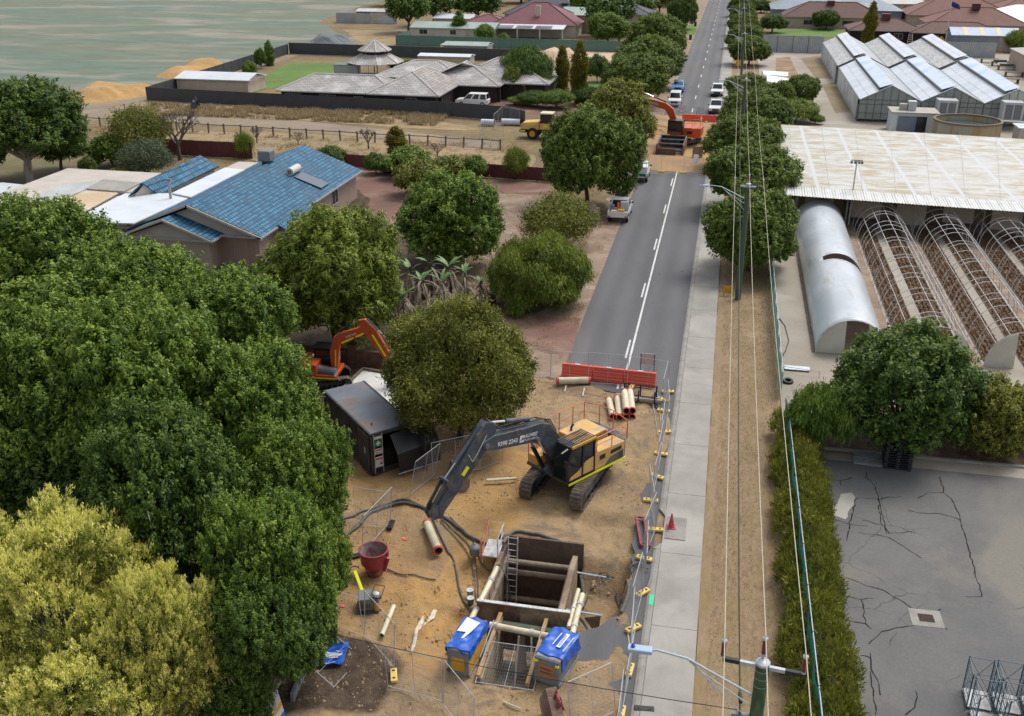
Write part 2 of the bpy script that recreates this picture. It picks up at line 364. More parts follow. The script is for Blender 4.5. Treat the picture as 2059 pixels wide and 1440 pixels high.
def terrain(x, y):
    b = vn(x, y, 2.2, 1)*.32+vn(x, y, .9, 2)*.22+vn(x, y, .4, 3)*.12
    z = b*SITE(x, y)*.8
    z = z+.35*np.exp(-(((x+13.2)/2.2)**2+((y-1.5)/1.4)**2))*0
    z = z+.5*np.exp(-(((x+11.3)/1.5)**2+((y-1.2)/.9)**2))          # spoil by the fence panels
    z = z+.35*np.exp(-(((x+1.8)/1.0)**2+((y-6.5)/2.6)**2))
    e = vn(x*0+3, y, 1.3, 5)*1.0+vn(x*0+3, y, .4, 6)*.25
    z = z-.35*sm(-9.0+0, -8.7, x+e)*(1-sm(-6.9, -6.7, x))*sm(-14, -11.5, y)*(1-sm(-7.6, -6.4, y))  # lower shelf left of the shaft
    e2 = vn(x*0+9, y, .8, 8)*.9
    pit = sm(-3.3, -3.1, x)*(1-sm(-1.15, -.95, x+e2*.5))*sm(-12.6, -10.8, y)*(1-sm(-6.6, -5.0, y))
    z = z*(1-pit)-1.6*pit
    z = z-.35*rectm(x, y, -3.4, -1.3, -5.4, -2.6, .9)                   # hollow behind the pit
    z = z-.45*rectm(x, y, -7.6, -2.2, -12.2, -10.4, .5)-1.1*rectm(x, y, -6.9, -2.9, -11.5, -10.3, .15)
    z = z*(1-rectm(x, y, -5.72, -3.78, -14.3, -10.3, .12))-2.2*rectm(x, y, -5.72, -3.78, -14.3, -10.3, .12)
    sh = rectm(x, y, -6.62, -3.2, -10.1, -5.35, .1)
    z = z*(1-sh)-5.0*sh
    z = z-.25*np.exp(-(((x+6)/2.5)**2+((y+16.3)/.8)**2))
    return z
Z = terrain(X, Y)
def tz(x, y): return float(terrain(np.array([float(x)]), np.array([float(y)]))[0])
me = bpy.data.meshes.new('ground'); ny, nx = X.shape
me.vertices.add(nx*ny); me.vertices.foreach_set('co', np.stack([X, Y, Z], -1).astype(np.float32).ravel())
ii = (np.arange(ny-1)[:, None]*nx+np.arange(nx-1)[None]).ravel(); q = np.stack([ii, ii+1, ii+nx+1, ii+nx], 1).astype(np.int32)
me.loops.add(q.size); me.loops.foreach_set('vertex_index', q.ravel()); me.polygons.add(len(q)); me.polygons.foreach_set('loop_start', np.arange(0, q.size, 4, dtype=np.int32))
me.polygons.foreach_set('use_smooth', np.ones(len(q), bool))
def attr(name, val): me.attributes.new(name, 'FLOAT', 'POINT').data.foreach_set('value', val.astype(np.float32).ravel())
sand = rectm(X, Y, -21.5, .5, -40, 12.2, .6)
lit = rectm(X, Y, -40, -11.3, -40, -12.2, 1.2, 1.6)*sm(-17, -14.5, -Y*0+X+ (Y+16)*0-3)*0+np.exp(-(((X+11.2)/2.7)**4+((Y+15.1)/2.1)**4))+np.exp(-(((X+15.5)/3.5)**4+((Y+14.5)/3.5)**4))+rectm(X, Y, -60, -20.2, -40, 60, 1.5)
attr('sand', sand); attr('litter', np.clip(lit, 0, 1))
attr('rich', np.clip(rectm(X, Y, -15, -6.9, -13.5, 2.8, 1.6)*(.55+vn(X, Y, 2.5, 12)*1.6)+rectm(X, Y, -8.5, -6.9, -12, -6, .6)*.6, 0, 1))
me.materials.append(MATS['ground']); me.update()
go = bpy.data.objects.new('ground', me); COL.objects.link(go); struct(go)

def jag(pts, step=.5, amp=.12, seed=0, only=None):
    rd = random.Random(seed); out = []
    for i in range(len(pts)):
        a = Vector(pts[i]); b = Vector(pts[(i+1) % len(pts)]); out.append(a)
        if only is not None and i not in only: continue
        k = max(1, int((b-a).length/step)); d = (b-a).normalized(); nn = Vector((-d.y, d.x, 0))
        for j in range(1, k): out.append(a.lerp(b, j/k)+nn*rd.uniform(-amp, amp))
    return out
OZ = [0]
def overlay(name, pts, z, m, th=None, step=None, amp=.1, seed=0, only=None, px=True):
    OZ[0] += .0011; z += OZ[0]
    p = [G(*q) for q in pts] if px else [Vector((q[0], q[1], 0)) for q in pts]
    if step: p = jag(p, step, amp, seed, only)
    mb = MB(); p = [Vector((v.x, v.y, z)) for v in p]
    mb.slab(p, th) if th else mb.sheet(p)
    return struct(mb.build(name, m))
# road with the two excavated gaps
mb = MB()
mb.slab(jag([Vector((-7.11, 12.4, .012)), Vector((-.02, 10.6, .012)), Vector((-.02, 69.8, .012)), Vector((-7.11, 69.2, .012))], .5, .14, 3, (0, 2)), .1)
mb.slab(jag([Vector((-7.11, 104, .012)), Vector((-.02, 103, .012)), Vector((-.02, 420, .012)), Vector((-7.11, 420, .012))], .6, .2, 5, (0,)), .1)
mb.slab(jag([Vector((-.02, -30, .012)), Vector((-.02, 10.55, .012)), Vector((-1.0, 10.8, .012)), Vector((-.85, 2, .012)), Vector((-.95, -3.5, .012)), Vector((-.75, -8, .012)), Vector((-.95, -9.5, .012)), Vector((-2.35, -10.9, .012)), Vector((-3.25, -13.8, .012)), Vector((-1.6, -14.3, .012)), Vector((-.7, -15.2, .012)), Vector((-.6, -30, .012))], .35, .12, 9, (1, 2, 3, 4, 5, 6, 7, 8, 9)), .12)
struct(mb.build('road', 'asphalt'))
mb = MB()
mb.box(-3.25, -3.11, 12.0, 69.5, .0125, .017)      # unbroken centre line
k = 0
for py in (435, 520, 597, 656):                 # dashes on its left
    pass
for y0, y1 in ((16.6, 19.7), (28.2, 31.4), (40.2, 43.4), (52.0, 55.2), (63.0, 66.4)):
    mb.box(-3.52, -3.39, y0, y1, .0125, .017)
mb.box(-3.52, -3.39, 11.9, 12.9, .0125, .017)
y = 108.
while y < 400: mb.box(-3.3, -3.14, y, y+3.2, .0125, .017); y += 12
struct(mb.build('lane_marking', 'line_paint'))
# kerb, footpath with joints, verge
mb = MB()
prof = [(-.02, .0), (.0, .05), (.12, .11), (.31, .12), (.31, -.05), (-.02, -.05)]
for y0, y1 in ((-30, -4.6), (-1.2, 69), (104, 420)):
    y = y0
    while y < y1:
        e = min(y+6, y1); mb.prism([(x, y, z) for x, z in prof], (0, e-y-.015, 0)); y += 6
mb.prism([(0, -4.6, .115), (.31, -4.6, .115), (.75, -3.9, .115), (.5, -3.75, .115)], (0, 0, -.15))
mb.prism([(0, -1.2, .115), (.31, -1.2, .115), (.55, -1.75, .115), (.35, -1.85, .115)], (0, 0, -.15))
struct(mb.build('kerb', 'kerb_concrete'))
ys = [G(1360, 1430).y, G(1352, 1267).y, G(1366, 1119).y]
d = ys[2]-ys[1]; y = ys[1]-6*d
mb = MB()
while y < 400:
    a, b = y+.012, y+d-.012
    if a > 60 and b < 104: pass
    x0 = .325
    mb.slab([(x0, a, .125), (2.13, a, .125), (2.13, b, .125), (x0, b, .125)], .12); y += d
struct(mb.build('footpath', 'concrete'))
mb = MB(); mb.box(.42, 1.35, -3.75, -1.9, .129, .16); struct(mb.build('side_entry_pit_lid', 'kerb_concrete')); 
mb = MB(); mb.box(.1, .3, -8.7, -8.0, .122, .1235); mb.build('green_paint_mark', mat('green_mark', (.05, .55, .3), .6)); struct(bpy.data.objects['green_paint_mark'])
bpy.data.objects['side_entry_pit_lid'].name = 'drain_pit_lid'
overlay('verge', [(2.13, -30), (6.05, -30), (6.05, 46), (6.9, 105), (6.9, 420), (2.13, 420)], .03, 'verge_soil', step=1.2, amp=.05, px=False, only=(5,))
overlay('left_verge', [(-7.11, 12.6), (-7.11, 69), (-9.2, 69), (-9.6, 45), (-9.0, 33), (-9.3, 30), (-11.8, 12.6)], .006, 'pale_soil', step=.8, amp=.3, px=False, only=(2, 3, 4, 5))
overlay('left_verge', [(-7.11, 104), (-7.11, 420), (-11.8, 420), (-10.5, 104)], .006, 'pale_soil', px=False)
# far excavation across the road
overlay('sand_excavation', [(1, 69.4), (.4, 104.5), (-10.6, 105), (-12, 96), (-11, 84), (-9.5, 70)], .02, 'sand_cut', step=1.2, amp=.4, px=False)
# driveway opposite the near works, and the red drives round the blue-roofed house
overlay('driveway', [(1010, 622), (1060, 630), (1125, 640), (1170, 640), (1147, 712), (1100, 712), (1060, 690), (990, 690), (960, 640)], .01, 'red_drive', step=.8, amp=.2)
overlay('driveway', [(690, 345), (760, 338), (900, 352), (1100, 372), (1110, 392), (960, 386), (880, 392), (830, 415), (845, 440), (790, 455), (730, 440), (745, 400), (700, 372)], .01, 'red_drive', step=1.2, amp=.25)
overlay('garden_soil', [(940, 388), (1090, 392), (1150, 470), (1180, 560), (1000, 600), (960, 480)], .006, 'pale_soil', step=1.2, amp=.3)
overlay('driveway', [(860, 200), (1000, 196), (1200, 222), (1290, 245), (1280, 262), (1150, 238), (1000, 222), (900, 216)], .01, 'red_drive')
overlay('turf_field', [(-300, 240), (60, 232), (150, 195), (300, 172), (420, 137), (560, 106), (650, 88), (700, 74), (640, 45), (700, 20), (800, -5), (760, -70), (-300, -70)], .005, 'turf', step=6, amp=1.2, only=(1, 2, 3, 4, 5, 6, 7))
overlay('dirt_yard', [(60, 233), (150, 196), (300, 173), (560, 107), (650, 89), (705, 75), (800, 60), (1250, 85), (1250, 120), (1000, 118), (600, 112), (560, 125), (300, 190), (430, 225), (1000, 285), (1000, 300), (640, 268), (240, 240), (100, 250)], .008, 'dirt_track')
overlay('dry_grass_strip', [(480, 205), (900, 248), (970, 262), (900, 262), (700, 250), (480, 228), (300, 215), (290, 203)], .012, 'dry_grass', step=2, amp=.5)
overlay('dry_grass_strip', [(690, 60), (800, 62), (800, 92), (730, 88)], .014, 'dry_grass', step=2, amp=.6)
overlay('lawn', [(485, 192), (505, 172), (560, 137), (590, 126), (700, 128), (690, 150), (545, 178)], .014, 'lawn')
overlay('lawn', [(1170, 165), (1240, 168), (1240, 200), (1150, 195)], .014, 'lawn')
overlay('lawn', [(1357, 52), (1403, 50), (1398, 70), (1357, 72)], .014, 'lawn')
overlay('lawn', [(1540, 76), (1560, 58), (1690, 58), (1700, 74), (1640, 77)], .014, 'lawn')
overlay('white_sand_yard', [(1080, 97), (1250, 105), (1235, 135), (1080, 112)], .01, 'white_sand')

overlay('shade_toned_lawn', [(-60, 300), (190, 300), (350, 335), (380, 372), (-60, 385)], .006, mat('dry_lawn_shade', (.17, .14, .07), .95, c2=(.12, .115, .045), sc=.15, c3=(.14, .09, .06), sc3=.4, fine=.2, fsc=3), step=2, amp=.5)  # dry lawn and litter, with the shade under the trees painted into the colour
overlay('paddock', [(330, 262), (640, 270), (1075, 312), (1075, 345), (700, 335), (500, 322), (160, 290)], .006, mat('paddock_grass', (.31, .225, .12), .95, c2=(.25, .2, .1), sc=.12, lo=.4, hi=.6, c3=(.22, .15, .09), sc3=.9, fine=.15, fsc=3), step=2, amp=.5)
# nursery yard and car park
overlay('yard', [(6.2, 4.6), (60, 4.6), (60, 190), (7.0, 190), (7.0, 105), (6.2, 46)], .012, 'yard_concrete', px=False)
overlay('car_park', [(6.4, -30), (60, -30), (60, 5.5), (6.4, 5.5)], .02, 'old_asphalt', px=False)
kp = [G(1640, 893), G(1800, 917), G(2070, 942)]
mb = MB()
KY = kp[1].y
mb.box(7.9, 40, KY-.1, KY+.08, 0, .14)
struct(mb.build('kerb', 'kerb_concrete'))
overlay('garden_soil', [(8.3, KY+.1), (40, KY+.1), (40, KY+6), (8.3, KY+6)], .03, mat('mulch', (.09, .05, .032), 1, c2=(.16, .11, .07), sc=1.5, fine=.2), px=False)
CPZ = .02+OZ[0]-.0011
# cracks in the car park, as narrow dark sunken lines that meander
CR = [[(1743, 950), (1742, 962), (1760, 980), (1782, 1075), (1822, 1055), (1834, 1130)], [(1660, 960), (1668, 966), (1672, 992)], [(1668, 966), (1690, 968), (1712, 962)], [(1690, 968), (1691, 978)],
 [(1720, 1005), (1735, 1002), (1766, 1005), (1812, 1000)], [(1720, 1005), (1716, 1030), (1708, 1052), (1702, 1090)], [(1766, 1005), (1772, 1055), (1790, 1075), (1834, 1071)],
 [(1672, 1045), (1702, 1055), (1745, 1060)], [(1732, 1047), (1772, 1057)], [(1724, 1072), (1786, 1082), (1852, 1124)], [(1824, 1027), (1860, 1035), (1892, 1035), (1930, 1047)],
 [(1845, 1004), (1865, 993), (1898, 992)], [(1889, 961), (1898, 992), (1918, 1012), (1932, 1050), (1945, 1100), (1960, 1150), (1976, 1203), (1940, 1202)], [(1702, 1164), (1742, 1180), (1780, 1190), (1832, 1224)],
 [(1694, 1200), (1732, 1207), (1755, 1205)], [(1732, 1207), (1739, 1256), (1700, 1248)], [(1739, 1256), (1752, 1267)], [(1836, 1258), (1800, 1264), (1773, 1274), (1746, 1297)], [(1887, 1230), (1892, 1227)],
 [(1752, 1314), (1750, 1345), (1768, 1380), (1770, 1400)], [(1750, 1350), (1756, 1400), (1760, 1440)], [(1843, 1390), (1845, 1405), (1838, 1425), (1820, 1440)], [(1732, 1320), (1751, 1325)], [(1898, 1262), (1905, 1268)]]
rd = random.Random(4)
for ci, c in enumerate(CR):
    if ci == 0: c = c[:4]
    pts = []
    for a, b in zip(c[:-1], c[1:]):
        A, B = G(*a), G(*b); k = max(2, int((B-A).length/.25))
        for j in range(k): pts.append(A.lerp(B, j/k)+Vector((rd.uniform(-.045, .045), rd.uniform(-.06, .06), 0)))
    pts.append(G(*c[-1])); mb = MB()
    for i in range(len(pts)-1):
        A, B = pts[i], pts[i+1]; d = (B-A).normalized(); nn = Vector((-d.y, d.x, 0))*(rd.uniform(.014, .034))
        mb.add([A-nn, B-nn, B+nn, A+nn], [(0, 1, 2, 3)])
    for i, v in enumerate(mb.v): mb.v[i] = (v[0], v[1], CPZ+.004)
    struct(mb.build('pavement_crack', 'dark_crack'))
pp = [G(*q) for q in ((1690, 995), (1712, 992), (1720, 1006), (1712, 1022), (1700, 1046), (1678, 1038), (1670, 1022), (1684, 1014))]
mb = MB(); mb.sheet([(v.x, v.y, CPZ+.002) for v in jag(pp, .3, .05, 2)]); struct(mb.build('pavement_patch', 'concrete'))
c = G(1862, 1245)
t = thing('drain_grate', 'rusty square drain grate in a pale concrete collar in the cracked car park', 'drain', (c.x, c.y, CPZ), R(2))
mb = MB(); mb.box(-.62, .62, -.55, .55, -.05, .012); mb.build('collar', 'kerb_concrete', t)
mb = MB(); mb.box(-.3, .3, -.25, .25, -.02, .0125)
for i in range(9): mb.box(-.29+i*.0655, -.265+i*.0655, -.25, .25, .013, .03)
mb.build('grate', mat('rust_dark', (.07, .04, .03), .8, c2=(.03, .02, .018), sc=5), t)
# ======== vegetation
leafmat('leaf_mid', (.046, .092, .012), (.105, .185, .022), (.26, .35, .05))
leafmat('leaf_street', (.045, .082, .013), (.095, .155, .021), (.205, .27, .042))
leafmat('leaf_dark', (.030, .064, .012), (.068, .128, .02), (.16, .235, .036))
leafmat('leaf_lime', (.055, .095, .010), (.135, .19, .02), (.29, .34, .05))
leafmat('leaf_olive', (.075, .085, .018), (.155, .175, .027), (.29, .30, .048))
leafmat('leaf_yellow', (.045, .09, .018), (.23, .27, .05), (.86, .82, .25))
leafmat('leaf_gold', (.09, .10, .02), (.2, .19, .03), (.36, .31, .05))
leafmat('leaf_blue', (.04, .065, .035), (.085, .12, .06), (.15, .18, .10))
leafmat('leaf_hedge', (.085, .10, .015), (.175, .195, .027), (.31, .30, .045))
leafmat('leaf_dead', (.12, .09, .06), (.25, .19, .13), (.36, .29, .21))
leafmat('leaf_banana', (.04, .10, .02), (.08, .17, .03), (.17, .26, .06))
mat('bark', (.13, .105, .08), .95, c2=(.07, .055, .045), sc=2, lo=.4, hi=.6, stretch=(3, 3, .6), bump=.03, bsc=6)
mat('bark_pale', (.34, .30, .25), .9, c2=(.16, .135, .11), sc=1.5, lo=.45, hi=.65, stretch=(2, 2, .5))
mat('bare_twig', (.16, .13, .12), .95, c2=(.09, .07, .065), sc=3)

def lump(R0, Hc, n, seed, zc, rz, cr=.42, flat=1., sub=0):
    """clumps over a dome-shaped crown: radius R0, centre height zc, half height rz"""
    rd = random.Random(seed); out = [(0, 0, zc, R0*.62, rz*.62)]
    ga = math.pi*(3-5**.5)
    for i in range(n):
        h = 1-1.55*(i+.5)/n; r = math.sqrt(max(0, 1-h*h)); a = ga*i+rd.uniform(-.35, .35); q = rd.uniform(.60, .82)
        c = cr*rd.uniform(.75, 1.25)
        k = (R0*q*r*math.cos(a), R0*q*r*math.sin(a), zc+rz*q*h, R0*c, rz*c*flat*rd.uniform(.85, 1.1)); out.append(k)
        for _ in range(sub):
            v = Vector((rd.gauss(0, 1)+r*math.cos(a)*1.2, rd.gauss(0, 1)+r*math.sin(a)*1.2, rd.gauss(0, 1)+h*1.2+.35)).normalized(); f = rd.uniform(.36, .56)
            out.append((k[0]+v.x*k[3]*.82, k[1]+v.y*k[3]*.82, k[2]+v.z*k[4]*.82, k[3]*f, k[4]*f))
    return out
PROTO = {}
def proto(key, clumps, m, Rn, Hn, trunk='bark', tr_h=None, tr_r=.2, cname='crown', seed=1, ntgt=7, stems=None, **kw):
    me = leaves(cname, clumps, MATS[m], seed=seed, **kw)
    tm = None
    if trunk:
        mb = MB(); rd = random.Random(seed); cs = sorted(clumps[1:], key=lambda c: rd.random())[:ntgt]
        for sx, sy in (stems or [(0, 0)]):
            limbs(mb, (sx, sy, 0), [(c[0]*1.06, c[1]*1.06, c[2]*1.0) for c in (cs if not stems else cs[::1] if len(stems) == 1 else [q for q in cs if (q[0]-sx)**2+(q[1]-sy)**2 < Rn**2*.9][:4])], tr_r, seed, tr_h or Hn*.22)
        o = mb.build('trunk', trunk, smooth=True); tm = o.data; bpy.data.objects.remove(o)
    PROTO[key] = (me, tm, Rn, Hn, m)
STEX = [(0, 0), (.35, .2)]
# street trees: dense clipped domes
for i in range(3):
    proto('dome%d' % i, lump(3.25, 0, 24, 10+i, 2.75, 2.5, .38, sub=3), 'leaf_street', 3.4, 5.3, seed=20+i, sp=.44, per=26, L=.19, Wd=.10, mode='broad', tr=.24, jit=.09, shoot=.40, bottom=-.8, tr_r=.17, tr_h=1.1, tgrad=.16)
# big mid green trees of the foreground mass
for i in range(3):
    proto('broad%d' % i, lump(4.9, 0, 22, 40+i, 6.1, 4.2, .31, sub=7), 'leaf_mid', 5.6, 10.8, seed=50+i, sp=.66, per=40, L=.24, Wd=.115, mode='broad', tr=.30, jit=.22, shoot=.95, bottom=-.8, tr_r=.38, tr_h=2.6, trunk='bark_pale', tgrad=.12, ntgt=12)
proto('lime', lump(4.4, 0, 30, 61, 4.6, 3.9, .29, sub=3), 'leaf_lime', 4.8, 8.6, seed=62, sp=.60, per=34, L=.34, Wd=.085, mode='broad', tr=.34, jit=.16, shoot=.6, bottom=-.8, tr_r=.3, tgrad=.2)
proto('round', lump(3.6, 0, 24, 64, 3.9, 3.3, .33, sub=4), 'leaf_mid', 4.0, 7.4, seed=65, sp=.56, per=28, L=.22, Wd=.11, mode='broad', tr=.28, jit=.18, shoot=.6, bottom=-.85, tr_r=.22, tgrad=.12)
proto('mela', lump(4.0, 0, 28, 67, 3.7, 3.5, .36, sub=3), 'leaf_olive', 4.4, 7.4, seed=68, sp=.36, per=22, L=.22, Wd=.07, mode='fine', tr=.32, jit=.14, bottom=-.75, trunk='bark', tr_r=.2, tr_h=1.0, inner=.35, tgrad=.22)
proto('mound', lump(3.5, 0, 30, 70, 1.6, 2.4, .28, sub=3), 'leaf_lime', 3.7, 4.2, seed=71, sp=.36, per=22, L=.24, Wd=.06, mode='droop', tr=.28, jit=.12, trunk=None, bottom=-.7, tgrad=.22)
proto('bush', lump(1.5, 0, 14, 73, 1.2, 1.1, .42), 'leaf_mid', 1.6, 2.4, seed=74, sp=.32, per=11, L=.20, Wd=.11, mode='broad', tr=.22, jit=.2, trunk='bark', tr_r=.06, tr_h=.4, tgrad=.12, bottom=-.7)
proto('topiary', lump(1.3, 0, 16, 76, 1.7, 1.4, .4), 'leaf_street', 1.4, 3.2, seed=77, sp=.28, per=11, L=.16, Wd=.09, mode='broad', tr=.16, jit=.05, trunk='bark', tr_r=.07, tr_h=.5, bottom=-.8, tgrad=.15)
def column(R0, Hh, n, seed, taper=.75):
    rd = random.Random(seed); out = []
    for i in range(n):
        h = (i+.5)/n; r = R0*(1-.25*(1-h)) if h < .5 else R0*(1-taper*((h-.5)/.5)**1.8)
        for k in range(3):
            a = rd.uniform(0, 6.28); q = r*.42
            out.append((q*math.cos(a), q*math.sin(a), .15+Hh*h*.96, r*.62, Hh/n*.9))
    return [(0, 0, Hh*.5, R0*.5, Hh*.45)]+out
proto('cypress', column(1.0, 7., 9, 80), 'leaf_gold', 1.05, 7.2, seed=81, sp=.26, per=9, L=.30, Wd=.10, mode='plume', tr=.16, jit=.08, trunk='bark', tr_r=.12, tr_h=.3, bottom=-1, ntgt=3)
proto('poplar', column(1.5, 8., 9, 83, .9), 'leaf_dark', 1.6, 8.3, seed=84, sp=.35, per=9, L=.30, Wd=.16, mode='broad', tr=.25, jit=.15, trunk='bark', tr_r=.15, tr_h=1, bottom=-1, ntgt=3)
proto('conifer', lump(4.4, 0, 44, 86, 3.9, 4.0, .22, sub=5), 'leaf_yellow', 4.8, 8.8, seed=87, sp=.44, per=44, L=.125, Wd=.055, mode='plume', tr=.17, jit=.16, shoot=.6, tr_r=.3, bottom=-.5, tgrad=.5, inner=.5)
proto('spread', lump(2.6, 0, 22, 89, 1.9, 1.5, .36, .7), 'leaf_mid', 2.8, 3.6, seed=90, sp=.36, per=16, L=.36, Wd=.07, mode='droop', tr=.3, jit=.25, trunk='bark', tr_r=.1, tr_h=.5, bottom=-.7, tgrad=.25)
proto('wild', lump(2.4, 0, 22, 92, 2.2, 1.7, .36), 'leaf_olive', 2.6, 4.2, seed=93, sp=.40, per=12, L=.24, Wd=.07, mode='fine', tr=.38, jit=.3, trunk='bare_twig', tr_r=.09, tr_h=.6, bottom=-.6, tgrad=.15, ntgt=12)
proto('faraway', lump(5., 0, 22, 95, 6., 4.2, .36), 'leaf_dark', 5.4, 10.6, seed=96, sp=.9, per=12, L=.6, Wd=.35, mode='broad', tr=.6, jit=.25, trunk='bark', tr_r=.3, tr_h=2.5, tgrad=.15)
rdv = random.Random(99)
def plant(key, name, label, cat, loc, r, h, m=None, group=None, rz=None, two=True):
    me, tm, Rn, Hn, m0 = PROTO[key]
    t = thing(name, label, cat, loc, rdv.uniform(0, 6.28) if rz is None else rz, group)
    t.scale = (r/Rn, r/Rn*rdv.uniform(.94, 1.06), h/Hn)
    cn = 'crown' if cat in ('tree', 'conifer', 'palm') else 'foliage'
    o = emb(me, cn, t)
    if m and m != m0: o.material_slots[0].link = 'OBJECT'; o.material_slots[0].material = MATS[m]
    if tm: emb(tm, 'trunk' if cn == 'crown' else 'stem', t)
    return t
def tree(key, name, label, cat, px, base, top, wpx, sink=0, **k):
    p = G(px, base); h = hgt(p, top); d = P(p[0], p[1], h*.6)[2]
    # the top of a dome as seen from above-front lies a little behind its rim
    t = plant(key, name, label, cat, p-Vector((0, 0, sink)), wpx*d/F/2, max(.5, h*.96+sink), **k); return t
def mass(key, name, label, px, py, zc, rpx, h, **k):
    q = G(px, py, zc); d = P(q[0], q[1], zc)[2]
    return plant(key, name, label, 'tree', (q.x, q.y, 0), rpx*d/F, h, **k)
gm = 'broad green trees massed over the left of the works'
mass('broad0', 'broadleaf_tree', 'broad green tree at the left edge of the photo below the white flat roof', 70, 520, 6.5, 175, 10.5, group=gm)
mass('broad1', 'broadleaf_tree', 'broad green tree just below the cream patio cover with leaves over the white roof', 270, 605, 5.5, 155, 9.2, group=gm)
mass('broad2', 'broadleaf_tree', 'broad green tree just left of the lime green drooping tree, under the blue-roofed gables', 455, 660, 5.3, 145, 8.8, group=gm)
mass('broad1', 'broadleaf_tree', 'large tree at the left edge whose thick pale forked trunk shows, above the yellow conifer', 60, 800, 6, 175, 10.5, group=gm, rz=2)
mass('broad2', 'broadleaf_tree', 'wide green tree in the middle of the leafy mass left of the red mini excavator', 290, 790, 6.5, 185, 11, group=gm, rz=1)
mass('broad0', 'broadleaf_tree', 'green tree whose branch tips half hide the red mini excavator', 522, 850, 5.0, 145, 8.8, group=gm, rz=4)
mass('broad1', 'broadleaf_tree', 'green tree reaching towards the open doors of the black container', 590, 985, 4.2, 118, 7.6, group=gm, rz=5)
mass('broad0', 'broadleaf_tree', 'dark green tree just behind the yellow-tipped conifer', 330, 1010, 5.5, 170, 9.5, group=gm, rz=.7, m='leaf_dark')
mass('broad2', 'broadleaf_tree', 'dark green tree standing left of the plate compactor and the blue tarp', 545, 1180, 4.2, 135, 8, group=gm, rz=2.2)
mass('broad1', 'broadleaf_tree', 'deep green tree over the dark ground above the leaning blue and white sign', 535, 1310, 3.2, 118, 6.4, group=gm, rz=3.3, m='leaf_dark')
for i, a in enumerate([(60, 960, 3.0, 140, 5.6), (230, 930, 3.2, 150, 6), (420, 1060, 3.0, 120, 5.6), (560, 1260, 2.4, 110, 4.8), (650, 1130, 2.2, 60, 4.2), (150, 680, 4.2, 170, 7.8), (480, 1430, 1.4, 70, 3.0)]):
    mass('round', 'broadleaf_tree', ['dark understorey tree between the forked trunk and the yellow conifer', 'dark understorey tree behind the top of the yellow conifer', 'dark understorey tree right of the yellow conifer top', 'dark low tree just left of the blue ground tarp', 'small green tree edging the sand left of the red kibble', 'green tree filling the middle of the left photo edge', 'low dark bush by the blue-grey lamp pole at the bottom edge'][i], *a, m=['leaf_dark', 'leaf_mid'][i in (4, 5)], rz=i)
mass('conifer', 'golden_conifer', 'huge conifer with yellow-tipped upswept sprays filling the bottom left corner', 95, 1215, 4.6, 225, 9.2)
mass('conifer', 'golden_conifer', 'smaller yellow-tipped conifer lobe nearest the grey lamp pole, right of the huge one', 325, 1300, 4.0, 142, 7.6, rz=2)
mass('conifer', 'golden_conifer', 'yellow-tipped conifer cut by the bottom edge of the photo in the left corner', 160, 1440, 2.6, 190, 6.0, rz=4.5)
tree('lime', 'drooping_tree', 'bright lime green tree with drooping leaves just below the blue-tiled roof', 'tree', 680, 700, 412, 300, sink=.8)
tree('round', 'dense_tree', 'dense dark green tree between the lime green tree and the parked utility truck', 'tree', 905, 532, 346, 212, sink=1.2, m='leaf_mid')
tree('mela', 'bottlebrush_tree', 'rounded olive green tree overhanging the black container and the bent boom', 'tree', 925, 885, 614, 290)
tree('mound', 'mounded_shrub', 'large mounded bright green shrub beside the road above the red driveway', 'shrub', 1080, 612, 466, 208, m='leaf_lime')
tree('wild', 'scruffy_shrub', 'scruffy olive shrub with bare twigs between the clipped dome tree and the green mound', 'shrub', 1122, 496, 385, 152, sink=.4)
tree('wild', 'scruffy_shrub', 'grey leafless looking shrub beside the parked utility truck', 'shrub', 1175, 450, 405, 60, m='leaf_dead')
gl = 'dome-shaped street trees left of the road'
for i, a in enumerate([('largest dark green street tree, left of the white utility truck', 1181, 415, 222, 186, 'leaf_street'),
    ('paler olive street tree behind the largest one, touching the red boom', 1237, 305, 168, 148, 'leaf_olive'),
    ('dome-shaped street tree just behind the pale olive one on the left verge', 1276, 212, 108, 132, None),
    ('street tree second behind the pale olive one on the left verge', 1305, 175, 74, 122, None),
    ('street tree at the rear of the tight left row, left of the wheelie bin', 1316, 132, 32, 112, None),
    ('solitary round street tree by the green nature strip at the far left of the road', 1369, 58, -12, 54, 'leaf_dark')]):
    tree('dome%d' % (i % 3), 'street_tree', a[0], 'tree', *a[1:5], m=a[5], group=gl)
tree('round', 'garden_tree', 'light green garden tree left of the far street trees, beyond the green fence', 'tree', 1222, 92, 24, 92, m='leaf_mid')
tree('round', 'garden_tree', 'yellow-green garden tree standing behind the green metal fence', 'tree', 1245, 85, 42, 60, m='leaf_lime')
gr = 'dome-shaped street trees along the right footpath'
for i, a in enumerate([('nearest round street tree on the right, behind the second green pole', 1503, 545, 382, 186),
    ('second round street tree from the front on the right footpath', 1506, 425, 290, 176),
    ('third round street tree from the front on the right footpath', 1490, 338, 234, 140),
    ('fourth street tree from the front on the right, beside the parked white cars', 1514, 275, 184, 126),
    ('fifth street tree from the front on the right, behind the parked white cars', 1502, 222, 150, 88),
    ('street tree just past the gap with the far yellow sign', 1505, 132, 74, 80),
    ('far right street tree second past the yellow sign', 1497, 98, 50, 66),
    ('far right street tree third past the yellow sign', 1493, 72, 27, 56),
    ('far right street tree fourth past the yellow sign', 1492, 50, 8, 50),
    ('far right street tree cut by the top edge of the photo', 1490, 34, -8, 48)]):
    tree('dome%d' % ((i+1) % 3), 'street_tree', a[0], 'tree', *a[1:5], group=gr)
tree('round', 'garden_tree', 'umbrella-shaped dark tree on the lawn right of the far poles', 'tree', 1552, 66, 28, 62, m='leaf_street')
